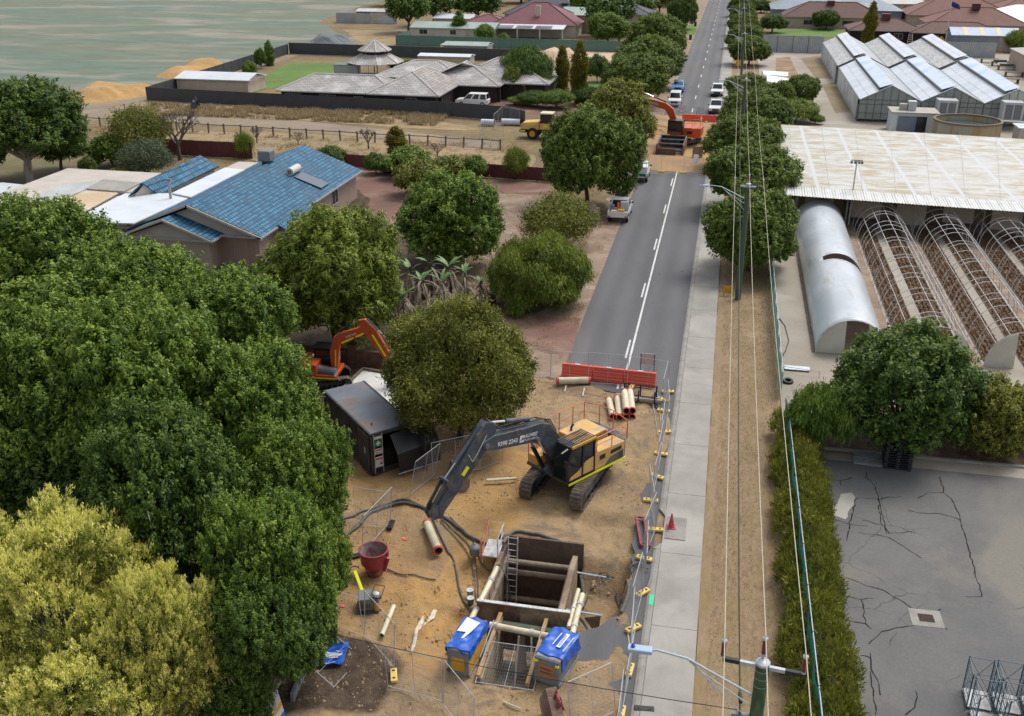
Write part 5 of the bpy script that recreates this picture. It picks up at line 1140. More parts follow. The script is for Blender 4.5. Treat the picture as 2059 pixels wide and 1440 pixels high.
for i, x in enumerate((13.85, 18.85, 23.9, 29.0)):
    overlay('planting_bed', [(x+.15, 20.2), (x+1.75, 20.2), (x+1.75, 51), (x+.15, 51)], .05, 'bed_soil', px=False)
    overlay('planting_bed', [(x+2.45, 20.2), (x+4.05, 20.2), (x+4.05, 51), (x+2.45, 51)], .05, 'bed_soil', px=False)
    n = 5200; bx_ = np.where(g_.random(n) < .5, g_.integers(0, 5, n)*.32+.3, g_.integers(0, 5, n)*.32+2.6)+g_.normal(size=n)*.05+x
    by_ = np.round(g_.uniform(20.3, 51, n)/.33)*.33+g_.normal(size=n)*.06
    T = np.stack([bx_, by_, g_.uniform(.08, .22, n)], 1); a = unit(g_.normal(size=(n, 3))+np.array([[0, 0, .8]]))*.11; b = unit(np.cross(a, g_.normal(size=(n, 3))))*.045
    V = np.stack([T-a, T+b, T+a, T-b], 1).reshape(-1, 3)
    o = bpy.data.objects.new('seedling_rows', quads_mesh('seedling_rows', V, g_.random(n), leafmat('leaf_seedling', (.07, .05, .025), (.16, .09, .05), (.14, .13, .06)) if i == 0 else MATS['leaf_seedling'])); COL.objects.link(o)
    tag(o, ['wilted seedlings in rows under the first bare tunnel frame', 'wilted seedlings in rows under the second bare tunnel frame', 'wilted seedlings in rows under the third bare tunnel frame', 'wilted seedlings in rows under the fourth bare tunnel frame'][i], 'seedlings'); struct(o, 'stuff')
overlay('sand_path', [(8.7, 20), (12.8, 20), (12.8, 51), (8.7, 51)], .03, 'rust_bed' if 'rust_bed' in MATS else 'pale_soil', px=False)
overlay('soil_strip', [(8.35, 20), (8.55, 20), (8.55, 51), (8.35, 51)], .04, 'bed_soil', px=False)
for a_, b_ in ((12.95, 13.8), (18.1, 18.8), (23.1, 23.8)): overlay('sand_path', [(a_, 19.5), (b_, 19.5), (b_, 51), (a_, 51)], .03, 'pale_soil', px=False)
overlay('dark_slab', [(13.5, 51), (40, 50), (40, 54), (13.5, 54)], .02, mat('wet_slab', (.20, .17, .14), .7, c2=(.26, .22, .18), sc=.5), px=False)
overlay('yard_bed', [(1560, 118), (1588, 115), (1608, 160), (1560, 150)], .02, mat('rust_bed', (.27, .17, .10), .95, c2=(.20, .12, .07), sc=.15, c3=(.33, .22, .12), sc3=.2))
overlay('yard_bed', [(1610, 118), (1650, 112), (1685, 160), (1640, 158)], .02, mat('moss_bed', (.19, .15, .08), .95, c2=(.25, .19, .11), sc=.2))
overlay('yard_bed', [(1652, 170), (1680, 168), (1716, 226), (1680, 228)], .02, 'moss_bed')
# water tank, plant room, coolers
cx_ = 30.4; cy_ = 96.5
t = thing('water_tank', 'big round rusty-streaked open water tank behind the pale roof', 'tank', (31.5, 93.8, 0))
m_ = mat('tank_steel', (.36, .34, .27), .7, c2=(.42, .27, .10), sc=.25, lo=.45, hi=.6, c3=(.24, .2, .15), sc3=.6, stretch=(1, 1, .25))
mb = MB(); mb.lathe([(4.0, 0), (4.0, 2.7), (3.85, 2.7), (3.85, 1.6)], n=48); mb.build('wall', m_, t, smooth=True)
mb = MB(); mb.lathe([(4.12, 2.62), (4.12, 2.82), (3.8, 2.82), (3.8, 2.62), (4.12, 2.62)], n=48); mb.build('rim', mat('tank_rim', (.16, .13, .09), .8), t, smooth=True)
mb = MB(); mb.lathe([(3.86, 2.0), (.01, 2.0)], n=48); mb.build('water', mat('tank_water', (.06, .10, .12), .08, fine=0), t)
mb = MB(); mb.tube([(3.8, 0, 2.75), (9, -.3, 2.7)], .09, 6); mb.build('inlet_pipe', 'trim_white', t)
t = thing('plant_room', 'small white plant room with a blue-grey sliding door half open', 'shed', (23.0, 97.5, 0))
mb = MB(); mb.box(0, 5.6, 0, 4, 0, 2.7); mb.build('wall', 'metal_white', t); mb = MB(); mb.box(-.2, 5.8, -.3, 4.2, 2.7, 2.82); mb.build('roof', 'roof_beige', t)
mb = MB(); mb.box(.7, 3.0, -.08, -.02, .1, 2.3); mb.build('door', 'metal_blue_grey', t); mb = MB(); mb.box(3.0, 4.3, -.04, -.005, .1, 2.3); mb.build('doorway', 'glass_dark', t)
mb = MB(); mb.box(2.0, 3.0, 1.2, 2.4, 2.83, 4.0); mb.build('roof_unit', 'metal_pale', t); mb = MB(); mb.box(1.0, 1.9, 1.4, 2.2, 2.83, 3.6); mb.build('roof_unit', 'roof_beige', t)
for i, x in enumerate((30.6, 38.8)):
    t = thing('cooling_unit', ['slatted grey cooling unit on legs behind the round tank', 'slatted grey cooling unit on legs at the right edge of the photo'][i], 'cooling unit', (x, 103.6, 0)); mb = MB(); mb.box(-1.25, 1.25, -1.1, 1.1, 1.2, 3.7); mb.build('cabinet', 'metal_pale', t)
    mb = MB(); mb.box(-1.0, -.08, -1.14, -1.1, 1.5, 3.4); mb.box(.08, 1.0, -1.14, -1.1, 1.5, 3.4); mb.build('louvre', 'plastic_grey', t)
    for a in (-1.1, 1.1): mb = MB(); mb.box(a-.06, a+.06, -1.0, -.9, 0, 1.2); mb.build('leg', 'alu_frame', t)
t = thing('pump_shed', 'white flat-topped pump shed with a dark doorway right of the round tank', 'shed', (37.3, 92.0, 0)); mb = MB(); mb.box(0, 5, 0, 3, 0, 2.2); mb.build('wall', 'render_pale', t); mb = MB(); mb.box(-.2, 5.2, -.2, 3.2, 2.2, 2.32); mb.build('roof', 'metal_white', t); mb = MB(); mb.box(1.9, 2.7, -.04, -.005, 0, 2.0); mb.build('doorway', 'glass_dark', t)
t = thing('white_awning', 'rear of the two long white canopies in the nursery yard', 'canopy', (0, 0, 0)); pxslab(t, [(1533, 142), (1585, 145), (1585, 153), (1536, 150)], 2.4, 'metal_bright', 'roof', posts=True)
t = thing('white_awning', 'front of the two long white canopies, behind the tall nursery bush', 'canopy', (0, 0, 0)); pxslab(t, [(1541, 151), (1603, 160), (1590, 170), (1543, 164)], 2.4, 'metal_bright', 'roof', posts=True)
for i, (px, py) in enumerate([(1990, 118), (2012, 124), (2025, 132), (2040, 145), (2030, 158)]):
    p = G(px, py, .8); t = thing('trestle_bench', ['rearmost slatted nursery trestle', 'second slatted trestle from the rear with black trays', 'third slatted trestle from the rear with black trays', 'fourth slatted trestle from the rear', 'nearest slatted trestle by the cream shed'][i], 'bench', (p.x, p.y, 0), 0, 'nursery trestles by the cream shed')
    mb = MB(); mb.box(-1.6, 1.6, -.7, .7, .75, .82); mb.build('bench_top', 'post_wood', t)
    for a in (-1.4, 1.4): mb = MB(); mb.box(a-.06, a+.06, -.6, .6, 0, .75); mb.build('leg', 'post_wood', t)
    if i in (1, 2):
        o = MB(); o.box(-1.2, 1.0, -.5, .5, .83, 1.15); q = o.build('seed_trays', 'alu_dark'); q.location = (p.x, p.y, 0); tag(q, ['black seed trays piled on the second nursery trestle', 'black seed trays piled on the third nursery trestle'][i-1], 'tray')
# floodlight mast
t = thing('floodlight_mast', 'slim grey mast with a crossbar of four small floodlights in front of the pale roof', 'floodlight', (13.5, 51.4, 0))
h = hgt(Vector((13.5, 51.4, 0)), 322); mb = MB(); mb.tube([(0, 0, 0), (0, 0, h)], .085, 8, .06); mb.build('pole', 'galv', t, smooth=True)
mb = MB(); mb.box(-.5, .5, -.04, .04, h-.06, h+.02); mb.build('crossbar', 'alu_frame', t)
for a in (-.45, -.15, .2, .45): mb = MB(); mb.box(a-.09, a+.09, -.2, .06, h-.3, h-.1); mb.build('floodlight', 'alu_dark', t)
# ======== power line
mat('pole_green', (.045, .10, .05), .75, c2=(.03, .07, .035), sc=2.5, c3=(.10, .15, .07), sc3=1.5, stretch=(1, 1, .35), fine=.15)
mat('pole_green_far', (.06, .10, .065), .8, c2=(.09, .10, .07), sc=2, stretch=(1, 1, .3)); mat('galv_bright', (.50, .55, .60), .35, c2=(.42, .47, .52), sc=4, fine=.04)
mat('insulator', (.20, .025, .03), .3, fine=.05); mat('rubber', (.022, .022, .024), .6); mat('wire_pale', (.50, .46, .36), .6); mat('lamp_blue', (.35, .48, .62), .35, fine=.03); mat('deep_blue', (.01, .03, .35), .3)
def powerpole(x, y, h, label, rz=R(-6), full=False, lamp=True):
    t = thing('power_pole', label, 'power pole', (x, y, 0), 0, 'green street power poles')
    r1, r0 = .165, .22
    mb = MB(); mb.tube([(0, 0, -.2), (0, 0, h)], r0, 18, r1); o = mb.build('pole', 'pole_green' if full else 'pole_green_far', t, smooth=True)
    mb = MB(); mb.lathe([(.175, h-.06), (.18, h+.01), (.14, h+.04), (0.001, h+.06)], n=18); mb.build('cap', 'galv_bright', t, smooth=True)
    if full:
        for z in (h-.22, h-.45, h-.7): mb = MB(); mb.lathe([(.185, z), (.185, z+.03)], n=18); mb.build('band', 'alu_frame', t)
    c, s = math.cos(rz), math.sin(rz); az = h-.15; off = Vector((-s*-.2, c*-.2, 0))*0
    d = Vector((c, s, 0)); A = Vector((0, -.2, az))
    if full: A = Vector((0, .02, az))
    mb = MB(); mb.beam(A-d*.55, A+d*.55, .09, .1); arm = mb.build('crossarm', 'galv_bright', t)
    for sg in (-1, 1): mb = MB(); mb.beam(A+d*.55*sg, A+d*.98*sg, .1, .11); mb.build('arm_sleeve', 'rubber', arm)
    tops = []
    for P0, z in ((A-d*.98, az+.05), (Vector((0, .12, 0)), h+.12), (A+d*.98, az+.05)):
        q = Vector((P0.x, P0.y, z)); mb = MB()
        if z > h: mb.tube([q-Vector((0, 0, .3)), q], .035, 8); 
        mb.lathe([(.06, 0), (.06, .05), (.03, .05)], q, 12)
        mb.build('pin', 'galv_bright', t); mb = MB()
        pr = [(.028, .04)]
        for i in range(9): pr += [(.062, .06+i*.045), (.036, .08+i*.045)]
        mb.lathe(pr, q, 12); mb.build('insulator', 'insulator', t, smooth=True)
        mb = MB(); mb.lathe([(.02, .46), (.07, .48), (.07, .53), (.03, .57)], q, 12); mb.build('clamp', 'galv_bright', t)
        tops.append(Vector((x, y, 0))+q+Vector((0, 0, .58)))
    if lamp:
        L0 = Vector((-.1, 0, h-1.1)); tip = Vector((-2.75, .28, h-.35))
        mb = MB(); pts = [L0, L0.lerp(tip, .33)+Vector((0, 0, .12)), L0.lerp(tip, .66)+Vector((0, 0, .25)), tip+Vector((.12, 0, .05)), tip]
        mb.tube(pts, .032, 8); am = mb.build('lamp_arm', 'galv_bright', t, smooth=True)
        mb = MB(); mb.tube([Vector((-.1, -.1, h-1.9)), L0.lerp(tip, .62)+Vector((0, 0, .2))], .022, 6); mb.tube([Vector((-.1, .05, h-1.5)), L0.lerp(tip, .5)+Vector((0, 0, .02)), L0.lerp(tip, .64)+Vector((0, 0, .2))], .02, 6); mb.build('stay', 'galv_bright', am)
        mb = MB(); e = tip; mb.box(e.x-.62, e.x+.02, e.y-.13, e.y+.13, e.z-.06, e.z+.06); lp = mb.build('lamp_head', 'lamp_blue', t, bevel=.04)
        mb = MB(); mb.lathe([(.055, .06), (.055, .12), (.02, .135)], (e.x-.48, e.y, e.z), 12); mb.build('photocell', 'deep_blue', lp, smooth=True)
    if full:
        mb = MB(); mb.box(-.62, -.18, -.1, .02, h-1.75, h-1.68); mb.box(-.65, -.5, -.12, .04, h-2.15, h-1.8); mb.build('cable_bracket', 'alu_frame', t)
        for i, z in enumerate((h-1.45, h-1.6)): mb = MB(); mb.tube([(-.42, .1+i*.3, z), (-.42, .32+i*.3, z)], .05, 8); mb.build('cable_clamp', 'rubber', t)
    return tops
PL = [(3.57, -22.3, 9.1), (3.57, 29.13, 8.75), (3.6, 80, 8.9), (3.6, 131, 9), (3.6, 182, 9), (3.6, 233, 9), (3.6, 284, 9)]
TP = [powerpole(x, y, h, ['nearest green pole with dark red insulators and a street lamp, bottom right', 'second green pole, standing clear beside the nearest round street tree', 'third pole, rising out of the street trees by the far excavation', 'fourth pole, by the far yellow sign', 'fifth pole along the far footpath', 'sixth pole along the far footpath', 'farthest pole at the top of the road'][i], full=i == 0, lamp=i < 5) for i, (x, y, h) in enumerate(PL)]
TP = [[p+Vector((0, -60, .1)) for p in TP[0]]]+TP
def sag(a, b, s, k=14): return [a.lerp(b, i/k)-Vector((0, 0, 4*s*(i/k)*(1-i/k))) for i in range(k+1)]
for w in range(3):
    mb = MB(); pts = []
    for i in range(len(TP)-1): pts += sag(TP[i][w], TP[i+1][w], .45)[(1 if i else 0):]
    mb.tube(pts, .013, 5, caps=False); tag(mb.build('power_wire', 'wire_pale'), ['left one of the three pale wires strung from pole top to pole top', 'middle one of the three pale wires, over the pole caps', 'right one of the three pale wires strung from pole top to pole top'][w], 'wire')
mb = MB(); pts = []
lv = [Vector((x-.42, y+.3, h-1.6)) for x, y, h in PL]; lv = [lv[0]+Vector((0, -55, 0))]+lv
for i in range(len(lv)-1): pts += sag(lv[i], lv[i+1], .9)[(1 if i else 0):]
mb.tube(pts, .024, 6, caps=False); tag(mb.build('power_cable', 'rubber'), 'thick black twisted cable running below the pale wires', 'cable')
mb = MB(); mb.tube(sag(Vector((3.1, -22.2, 7.4)), Vector((-22, -15.5, 4.2)), .7), .012, 5, caps=False); tag(mb.build('service_wire', 'rubber'), 'thin black wire crossing the works from the nearest pole to the dark trees', 'wire')
# lamp pole hidden in the yellow conifer, and the grey steel pole by the strelitzias
p = G(427, 1445); mb = MB(); mb.tube([(0, 0, 0), (-.1, .25, 3.0)], .05, 8); o = mb.build('steel_pole', 'galv_bright'); o.location = p; tag(o, 'thin blue-grey steel pole leaning at the right edge of the yellow conifer', 'pole')
p = G(938, 612); h = hgt(p, 520); mb = MB(); mb.tube([(0, 0, 0), (0, 0, h)], .05, 8); o = mb.build('steel_pole', 'galv'); o.location = p; tag(o, 'thin grey steel pole beside the strelitzia clump', 'pole')
# teal screen
m, n_2, l_, b_ = nt('shade_cloth'); b_.inputs['Base Color'].default_value = (.02, .30, .26, 1); b_.inputs['Roughness'].default_value = .8
tr = n_2.new('ShaderNodeBsdfTransparent'); mx = n_2.new('ShaderNodeMixShader'); mx.inputs[0].default_value = .8; l_.new(tr.outputs[0], mx.inputs[1]); l_.new(b_.outputs[0], mx.inputs[2]); l_.new(mx.outputs[0], n_2['Material Output'].inputs[0])
def screen(x0, y0, x1, y1, h, label, seed):
    t = thing('shade_screen', label, 'screen fence', (x0, y0, 0)); rd = random.Random(seed); a = Vector((0, 0, 0)); b = Vector((x1-x0, y1-y0, 0)); L = b.length; k = max(2, round(L/2.9))
    mb = MB(); N_ = k*8; vs = []
    for i in range(N_+1):
        p = a.lerp(b, i/N_); s = .07*math.sin(i*math.pi/4)*1.2
        for j, z in enumerate((.06, .6, 1.2, h-.03-abs(s)*.7)): vs.append(p+Vector((.05*math.sin(i*.8+j), 0, z)))
    mb.add(vs, [(4*i+j, 4*i+j+1, 4*i+j+5, 4*i+j+4) for i in range(N_) for j in range(3)]); mb.build('cloth', 'shade_cloth', t, smooth=True)
    pm_ = None
    for i in range(k+1):
        if pm_ is None: mb = MB(); mb.tube([(0, 0, 0), (0, 0, h+.08)], .025, 6); o = mb.build('post', 'galv_bright', t); pm_ = o.data
        else: o = bpy.data.objects.new('post', pm_); COL.objects.link(o); o.parent = t
        o.location = a.lerp(b, i/k)+Vector((.04, 0, 0))
    mb = MB(); mb.tube([a+Vector((.04, 0, h)), b+Vector((.04, 0, h))], .022, 6); mb.build('top_rail', 'galv_bright', t)
screen(6.05, 12.4, 6.05, 41, 1.75, 'teal shade cloth screen between the sandy verge and the concrete nursery path', 1)
screen(6.3, -26, 6.1, 8.6, 2.0, 'teal shade cloth screen running inside the shaggy hedge', 2)
t = thing('yard_gate', 'low white flat gate panel lying beyond the end of the teal screen', 'gate', G(1575, 742)); mb = MB(); mb.box(.05, 1.6, -.3, .3, .12, .15); mb.build('panel', 'metal_white', t); mb = MB(); mb.tube([(0, -.5, .4), (2.1, -.9, .4)], .02, 5); mb.tube([(2.1, -.9, 0), (2.1, -.9, .4)], .02, 5); mb.build('rail', 'galv', t)
mb = MB(); mb.tube([G(1567, 640, .08), G(1578, 655, .05), G(1586, 685, .05), G(1580, 705, .05), G(1570, 720, .3)], .03, 6); tag(mb.build('garden_hose', 'rubber'), 'black hose loop on the concrete beside the teal screen', 'hose')
t = thing('tyre', 'black tyre lying at the end of the teal screen', 'tyre', G(1584, 770, 0)+Vector((0, 0, .12))); t.rotation_euler = (R(8), 0, .3)
mb = MB(); mb.lathe([(.18, -.08), (.3, -.09), (.34, 0), (.3, .09), (.18, .08)], n=20); mb.build('tread', 'rubber', t, smooth=True)
# pallets, cages
def pallet(name, label, p, rz, m, grp=None, n=1, h0=0):
    t = thing(name, label, 'pallet', p, rz, grp)
    for i in range(7): mb = MB(); mb.box(-.58, .58, -.56+i*.17, -.45+i*.17, .12, .14); mb.build('top_board', m, t)
    for y in (-.5, 0, .5): mb = MB(); mb.box(-.58, .58, y-.05, y+.05, .02, .12); mb.build('bearer', m, t)
    return t
t = pallet('timber_pallet', 'weathered grey timber pallet lying left of the stack of black pallets', G(1744, 925), R(-4), mat('grey_timber', (.27, .28, .30), .9, c2=(.2, .2, .21), sc=4)); t.scale = (1.25, 1.25, 1.1)
p0 = G(1801, 935); first = None
NM = ['lowest', 'second lowest', 'third lowest', 'fourth lowest', 'fifth lowest', 'sixth lowest', 'seventh lowest', 'eighth lowest', 'fourth from the top', 'third from the top', 'second from the top', 'topmost']
mat('black_plastic', (.03, .032, .042), .45)
for i in range(12):
    lb = NM[i]+' black plastic pallet of the stack by the car park kerb'
    if first is None:
        first = thing('plastic_pallet', lb, 'pallet', (p0.x, p0.y, .02), R(-3), 'stack of black pallets by the kerb')
        mb = MB(); mb.box(-.6, .6, -.55, .55, .10, .13)
        mb.build('deck', 'black_plastic', first)
        for x in (-.5, 0, .5):
            for y in (-.46, 0, .46): mb = MB(); mb.box(x-.08, x+.08, y-.08, y+.08, 0, .1); mb.build('foot', 'black_plastic', first)
        first.scale = (1.15, 1.15, 1)
    else: dup(first, (p0.x+.02*math.sin(i*3), p0.y+.02*math.cos(i*2), .02+i*.145), R(-3+math.sin(i)), lb)
q = G(1945, 1438); mat('cage_steel', (.07, .12, .15), .5, c2=(.11, .16, .2), sc=3)
cf = None
for j, (ix, iy) in enumerate([(0, 0), (1, 0), (2, 0), (0, 1), (1, 1), (2, 1)]):
    lb = ['front left steel trolley cage at the bottom right corner', 'front middle steel trolley cage at the bottom right corner', 'front right steel trolley cage cut by the photo corner', 'rear left steel trolley cage, its whole side in view', 'rear middle steel trolley cage', 'rear right steel trolley cage by the right photo edge'][j]
    loc = (q.x+.45+ix*.98, q.y-.4+iy*1.15, .02)
    if cf is None:
        cf = thing('trolley_cage', lb, 'cage', loc, R(-4), 'steel trolley cages'); hh = 1.6
        for x in (-.42, .42):
            for y in (-.5, .5): mb = MB(); mb.beam((x, y, .1), (x, y, hh), .045); mb.build('upright', 'cage_steel', cf)
        for x in (-.42, .42):
            mb = MB()
            for z in (.15, .5, .85, 1.2, 1.55): mb.beam((x, -.5, z), (x, .5, z), .022)
            for k_ in range(1, 5): mb.beam((x, -.5+k_*.2, .15), (x, -.5+k_*.2, 1.55), .014)
            mb.build('side_frame', 'cage_steel', cf)
        mb = MB()
        for z in (.15, .85, 1.55): mb.beam((-.42, .5, z), (.42, .5, z), .022)
        mb.beam((-.42, .5, .15), (.42, .5, 1.55), .016).beam((.42, .5, .15), (-.42, .5, 1.55), .016); mb.build('back_frame', 'cage_steel', cf)
        mb = MB(); mb.box(-.42, .42, -.5, .5, .1, .14); mb.build('base', 'galv', cf)
    else: dup(cf, loc, R(-4), lb)
# ======== the works
mat('exc_grey', (.065, .08, .105), .5, c2=(.045, .055, .07), sc=1.5, lo=.45, hi=.6, c3=(.13, .12, .11), sc3=2.2, fine=.08)
mat('exc_yellow', (.72, .43, .13), .45, c2=(.62, .36, .11), sc=1.2, c3=(.5, .34, .18), sc3=1.5, fine=.04); mat('exc_amber', (.62, .33, .03), .45, c2=(.5, .27, .03), sc=3)
mat('exc_orange', (.62, .085, .02), .45, c2=(.5, .07, .02), sc=2, c3=(.4, .12, .06), sc3=2); mat('hi_yellow', (.85, .85, .02), .5, fine=0); mat('rail_orange', (.75, .16, .06), .5, c2=(.5, .16, .09), sc=6)
mat('track_steel', (.11, .085, .07), .75, c2=(.19, .15, .115), sc=4, fine=.2); mat('black_paint', (.012, .013, .015), .4, fine=.1); mat('chrome', (.7, .7, .72), .15, 1, fine=0); mat('white_letter', (.75, .75, .75), .6, fine=0)
mat('cab_glass', (.015, .02, .025), .08, fine=0); mat('boom_link', (.30, .03, .05), .5, c2=(.2, .03, .04), sc=3)
def track(t, yc, rot, L=4.9, w=.62, h=1.0, m='track_steel', dirt=True):
    """a crawler: pads all round the loop, rollers and frame inside; rot turns the undercarriage against the body"""
    c, s = math.cos(rot), math.sin(rot); r = h/2; st = L/2-r; per = 4*st+2*math.pi*r; N_ = max(24, round(per/.19)); mb = MB()
    def at(u):
        u %= per
        if u < 2*st: return (-st+u, h, 0)
        u -= 2*st
        if u < math.pi*r: a = u/r; return (st+r*math.sin(a), r+r*math.cos(a), -a)
        u -= math.pi*r
        if u < 2*st: return (st-u, 0, math.pi)
        a = (u-2*st)/r; return (-st-r*math.sin(a), r-r*math.cos(a), math.pi-a)
    def pt(x, y, z): y += yc; return (c*x-s*y, s*x+c*y, z)
    for i in range(N_):
        x, z, a = at(per*i/N_); tx, tz = math.cos(a), math.sin(a); nx, nz = -tz, tx; hl = per/N_*.44
        for (o, th, l2) in ((0, .05, hl), (.0, .085, .02)):
            vs = []
            for yy in (-w/2, w/2):
                for k1, k2 in ((-l2, -.03), (l2, -.03), (l2, th-.03), (-l2, th-.03)): vs.append(pt(x+tx*k1+nx*k2, yy, z+tz*k1+nz*k2+.03))
            mb.add(vs, [(0, 3, 2, 1), (4, 5, 6, 7), (0, 1, 5, 4), (1, 2, 6, 5), (2, 3, 7, 6), (3, 0, 4, 7)])
    o = mb.build('track', m, t)
    mb = MB()
    for x in (-st, st): mb.tube([pt(x, -w*.36, r), pt(x, w*.36, r)], r*.78, 14)
    for i in range(6): xx = -st*.7+i*st*.28; mb.tube([pt(xx, -w*.3, .2), pt(xx, w*.3, .2)], .14, 10)
    q = mb.build('track_roller', 'black_paint', o)
    mb = MB(); mb.beam(pt(-st*.9, 0, h*.52), pt(st*.9, 0, h*.52), w*.55, h*.45); mb.build('track_frame', 'exc_grey', o)
    return o
def plate(t, name, prof, w, m, yc=0, bevel=.03, parent=None):
    mb = MB(); mb.prism([(x, yc-w/2, z) for x, z in prof], (0, w, 0)); return mb.build(name, m, parent or t, bevel=bevel)
def cyl(parent, a, b, y, r=.1, f=.55, m='exc_grey', name='hydraulic_cylinder'):
    a = Vector((a[0], y, a[1])); b = Vector((b[0], y, b[1])); mid = a.lerp(b, f)
    mb = MB(); mb.tube([a, mid], r, 10); o = mb.build(name, m, parent, smooth=True); mb = MB(); mb.tube([mid, b], r*.5, 8); mb.build('rod', 'chrome', o, smooth=True); return o
def hosev(parent, pts, r=.025, m='rubber', name='hose'): mb = MB(); mb.tube(pts, r, 5); return mb.build(name, m, parent, smooth=True)
# --- main excavator
X = thing('excavator', 'yellow excavator with a long dark grey boom standing on the sand beside the deep shaft', 'excavator', (-4.7, .5, tz(-4.7, .5)+.02), R(-125.3))
rr = R(23.4)
for y in (-1.3, 1.3): track(X, y, rr)
mb = MB(); c, s = math.cos(rr), math.sin(rr)
def rp(x, y, z): return (c*x-s*y, s*x+c*y, z)
mb.prism([rp(x, y, .75) for x, y in ((1.5, 1.05), (.5, .6), (-.5, .6), (-1.5, 1.05), (-1.5, 1.25), (1.5, 1.25))][::1], (0, 0, .2)); mb.prism([rp(x, y, .75) for x, y in ((1.5, -1.25), (.5, -.6), (-.5, -.6), (-1.5, -1.25))][::1], (0, 0, .2))
mb.lathe([(.9, .7), (.9, 1.1), (.6, 1.12)], n=20); mb.cbox((0, 0, .8), (1.4, 1.5, .3), rr); mb.build('undercarriage', 'exc_grey', X)
mb = MB(); mb.box(-2.5, 1.45, -1.48, 1.45, 1.08, 1.24); mb.build('deck', 'exc_grey', X, bevel=.03)
mb = MB(); mb.box(-2.6, 1.48, 1.46, 1.5, 1.10, 1.2); mb.build('reflective_strip', 'hi_yellow', X)
mb = MB(); mb.prism([(-2.55, 1.46, 1.24), (-.32, 1.46, 1.24), (-.32, 1.46, 2.1), (-.6, 1.46, 2.22), (-2.55, 1.46, 2.12)], (0, -.85, 0)); mb.build('side_cover', 'exc_yellow', X, bevel=.04)
mb = MB(); mb.box(-2.3, -1.5, 1.455, 1.475, 1.75, 1.95); mb.box(-1.1, -.7, 1.455, 1.475, 1.7, 1.95); mb.build('vent_grille', 'black_paint', X)
mb = MB(); mb.prism([(-2.45, 1.462, 1.26), (-1.1, 1.462, 1.26), (-1.5, 1.462, 1.6), (-2.45, 1.462, 1.7)], (0, .012, 0)); mb.build('side_decal', 'exc_grey', X)
mb = MB(); mb.box(-2.35, -.1, -1.2, .6, 1.24, 2.1); mb.build('engine_bay', 'exc_grey', X)
mb = MB(); mb.prism([(-2.35, -1.05, 2.1), (-.3, -1.05, 2.1), (-.3, -1.05, 2.5), (-2.1, -1.05, 2.55), (-2.35, -1.05, 2.45)], (0, 1.55, 0)); mb.build('engine_cover', 'exc_yellow', X, bevel=.06)
mb = MB()
for i in range(9): mb.box(-2.362, -2.352, -.9+i*.15, -.82+i*.15, 2.15, 2.42)
for i in range(10): mb.box(-2.2+i*.1, -2.15+i*.1, .497, .507, 2.2, 2.45)
struct(mb.build('vent_slots', 'black_paint', X), 'stuff')
mb = MB(); mb.tube([(-.8, -.6, 2.5), (-.8, -.6, 2.7), (-.95, -.6, 2.82)], .06, 10); mb.build('exhaust', 'black_paint', X, smooth=True)
mb = MB(); mb.prism([(-2.5, -1.45, 1.1), (-2.5, 1.45, 1.1), (-2.75, 1.35, 1.1), (-3.0, .7, 1.1), (-3.0, -.7, 1.1), (-2.75, -1.35, 1.1)], (0, 0, 1.05)); mb.build('counterweight', 'exc_grey', X, bevel=.08)
mb = MB(); mb.box(.2, 1.42, -1.45, -.75, 1.24, 1.75); mb.build('tool_box', 'exc_yellow', X, bevel=.05)
mb = MB(); mb.box(-1.0, .15, -1.45, -1.1, 1.24, 2.0); mb.build('fuel_tank', 'exc_yellow', X, bevel=.04)
# cab
mb = MB()
for (x0, z0), (x1, z1) in (((-.3, 1.24), (-.3, 3.0)), ((1.5, 1.24), (1.62, 2.2)), ((1.62, 2.2), (1.25, 3.02)), ((.55, 1.24), (.5, 3.02))):
    for y in (.52, 1.44): mb.beam((x0, y, z0), (x1, y, z1), .1)
for y in (.52, 1.44): mb.beam((-.3, y, 3.0), (1.25, y, 3.02), .1); mb.beam((-.3, y, 1.3), (1.5, y, 1.3), .1)
mb.beam((1.25, .52, 3.0), (1.25, 1.44, 3.0), .08); mb.beam((1.5, .52, 1.3), (1.5, 1.44, 1.3), .08)
CB = mb.build('cab', 'black_paint', X)
mb = MB(); mb.prism([(-.25, 1.47, 1.24), (1.5, 1.47, 1.24), (1.35, 1.47, 1.5), (.9, 1.47, 1.62), (.3, 1.47, 2.0), (-.25, 1.47, 2.1)], (0, -.05, 0)); mb.build('door_panel', 'exc_yellow', CB)
mb = MB(); mb.prism([(-.22, 1.43, 2.1), (.45, 1.43, 1.9), (.46, 1.43, 2.95), (-.22, 1.43, 2.95)], (0, .012, 0)); mb.prism([(.58, 1.43, 1.7), (1.5, 1.43, 1.45), (1.58, 1.43, 2.2), (1.22, 1.43, 2.95), (.56, 1.43, 2.95)], (0, .012, 0))
mb.prism([(-.3, .55, 1.3), (-.3, 1.4, 1.3), (-.3, 1.4, 2.95), (-.3, .55, 2.95)], (-.012, 0, 0)); mb.prism([(-.22, .5, 1.4), (1.5, .5, 1.4), (1.58, .5, 2.2), (1.22, .5, 2.95), (-.22, .5, 2.95)], (0, -.012, 0))
mb.prism([(1.5, .57, 1.35), (1.62, .57, 2.2), (1.28, .57, 2.95), (1.28, 1.39, 2.95), (1.62, 1.39, 2.2), (1.5, 1.39, 1.35)], (.012, 0, 0)) if False else None
mb.add([(1.52, .57, 1.35), (1.52, 1.39, 1.35), (1.64, 1.39, 2.2), (1.64, .57, 2.2), (1.29, 1.39, 2.95), (1.29, .57, 2.95)], [(0, 1, 2, 3), (3, 2, 4, 5)])
mb.build('window', 'cab_glass', CB)
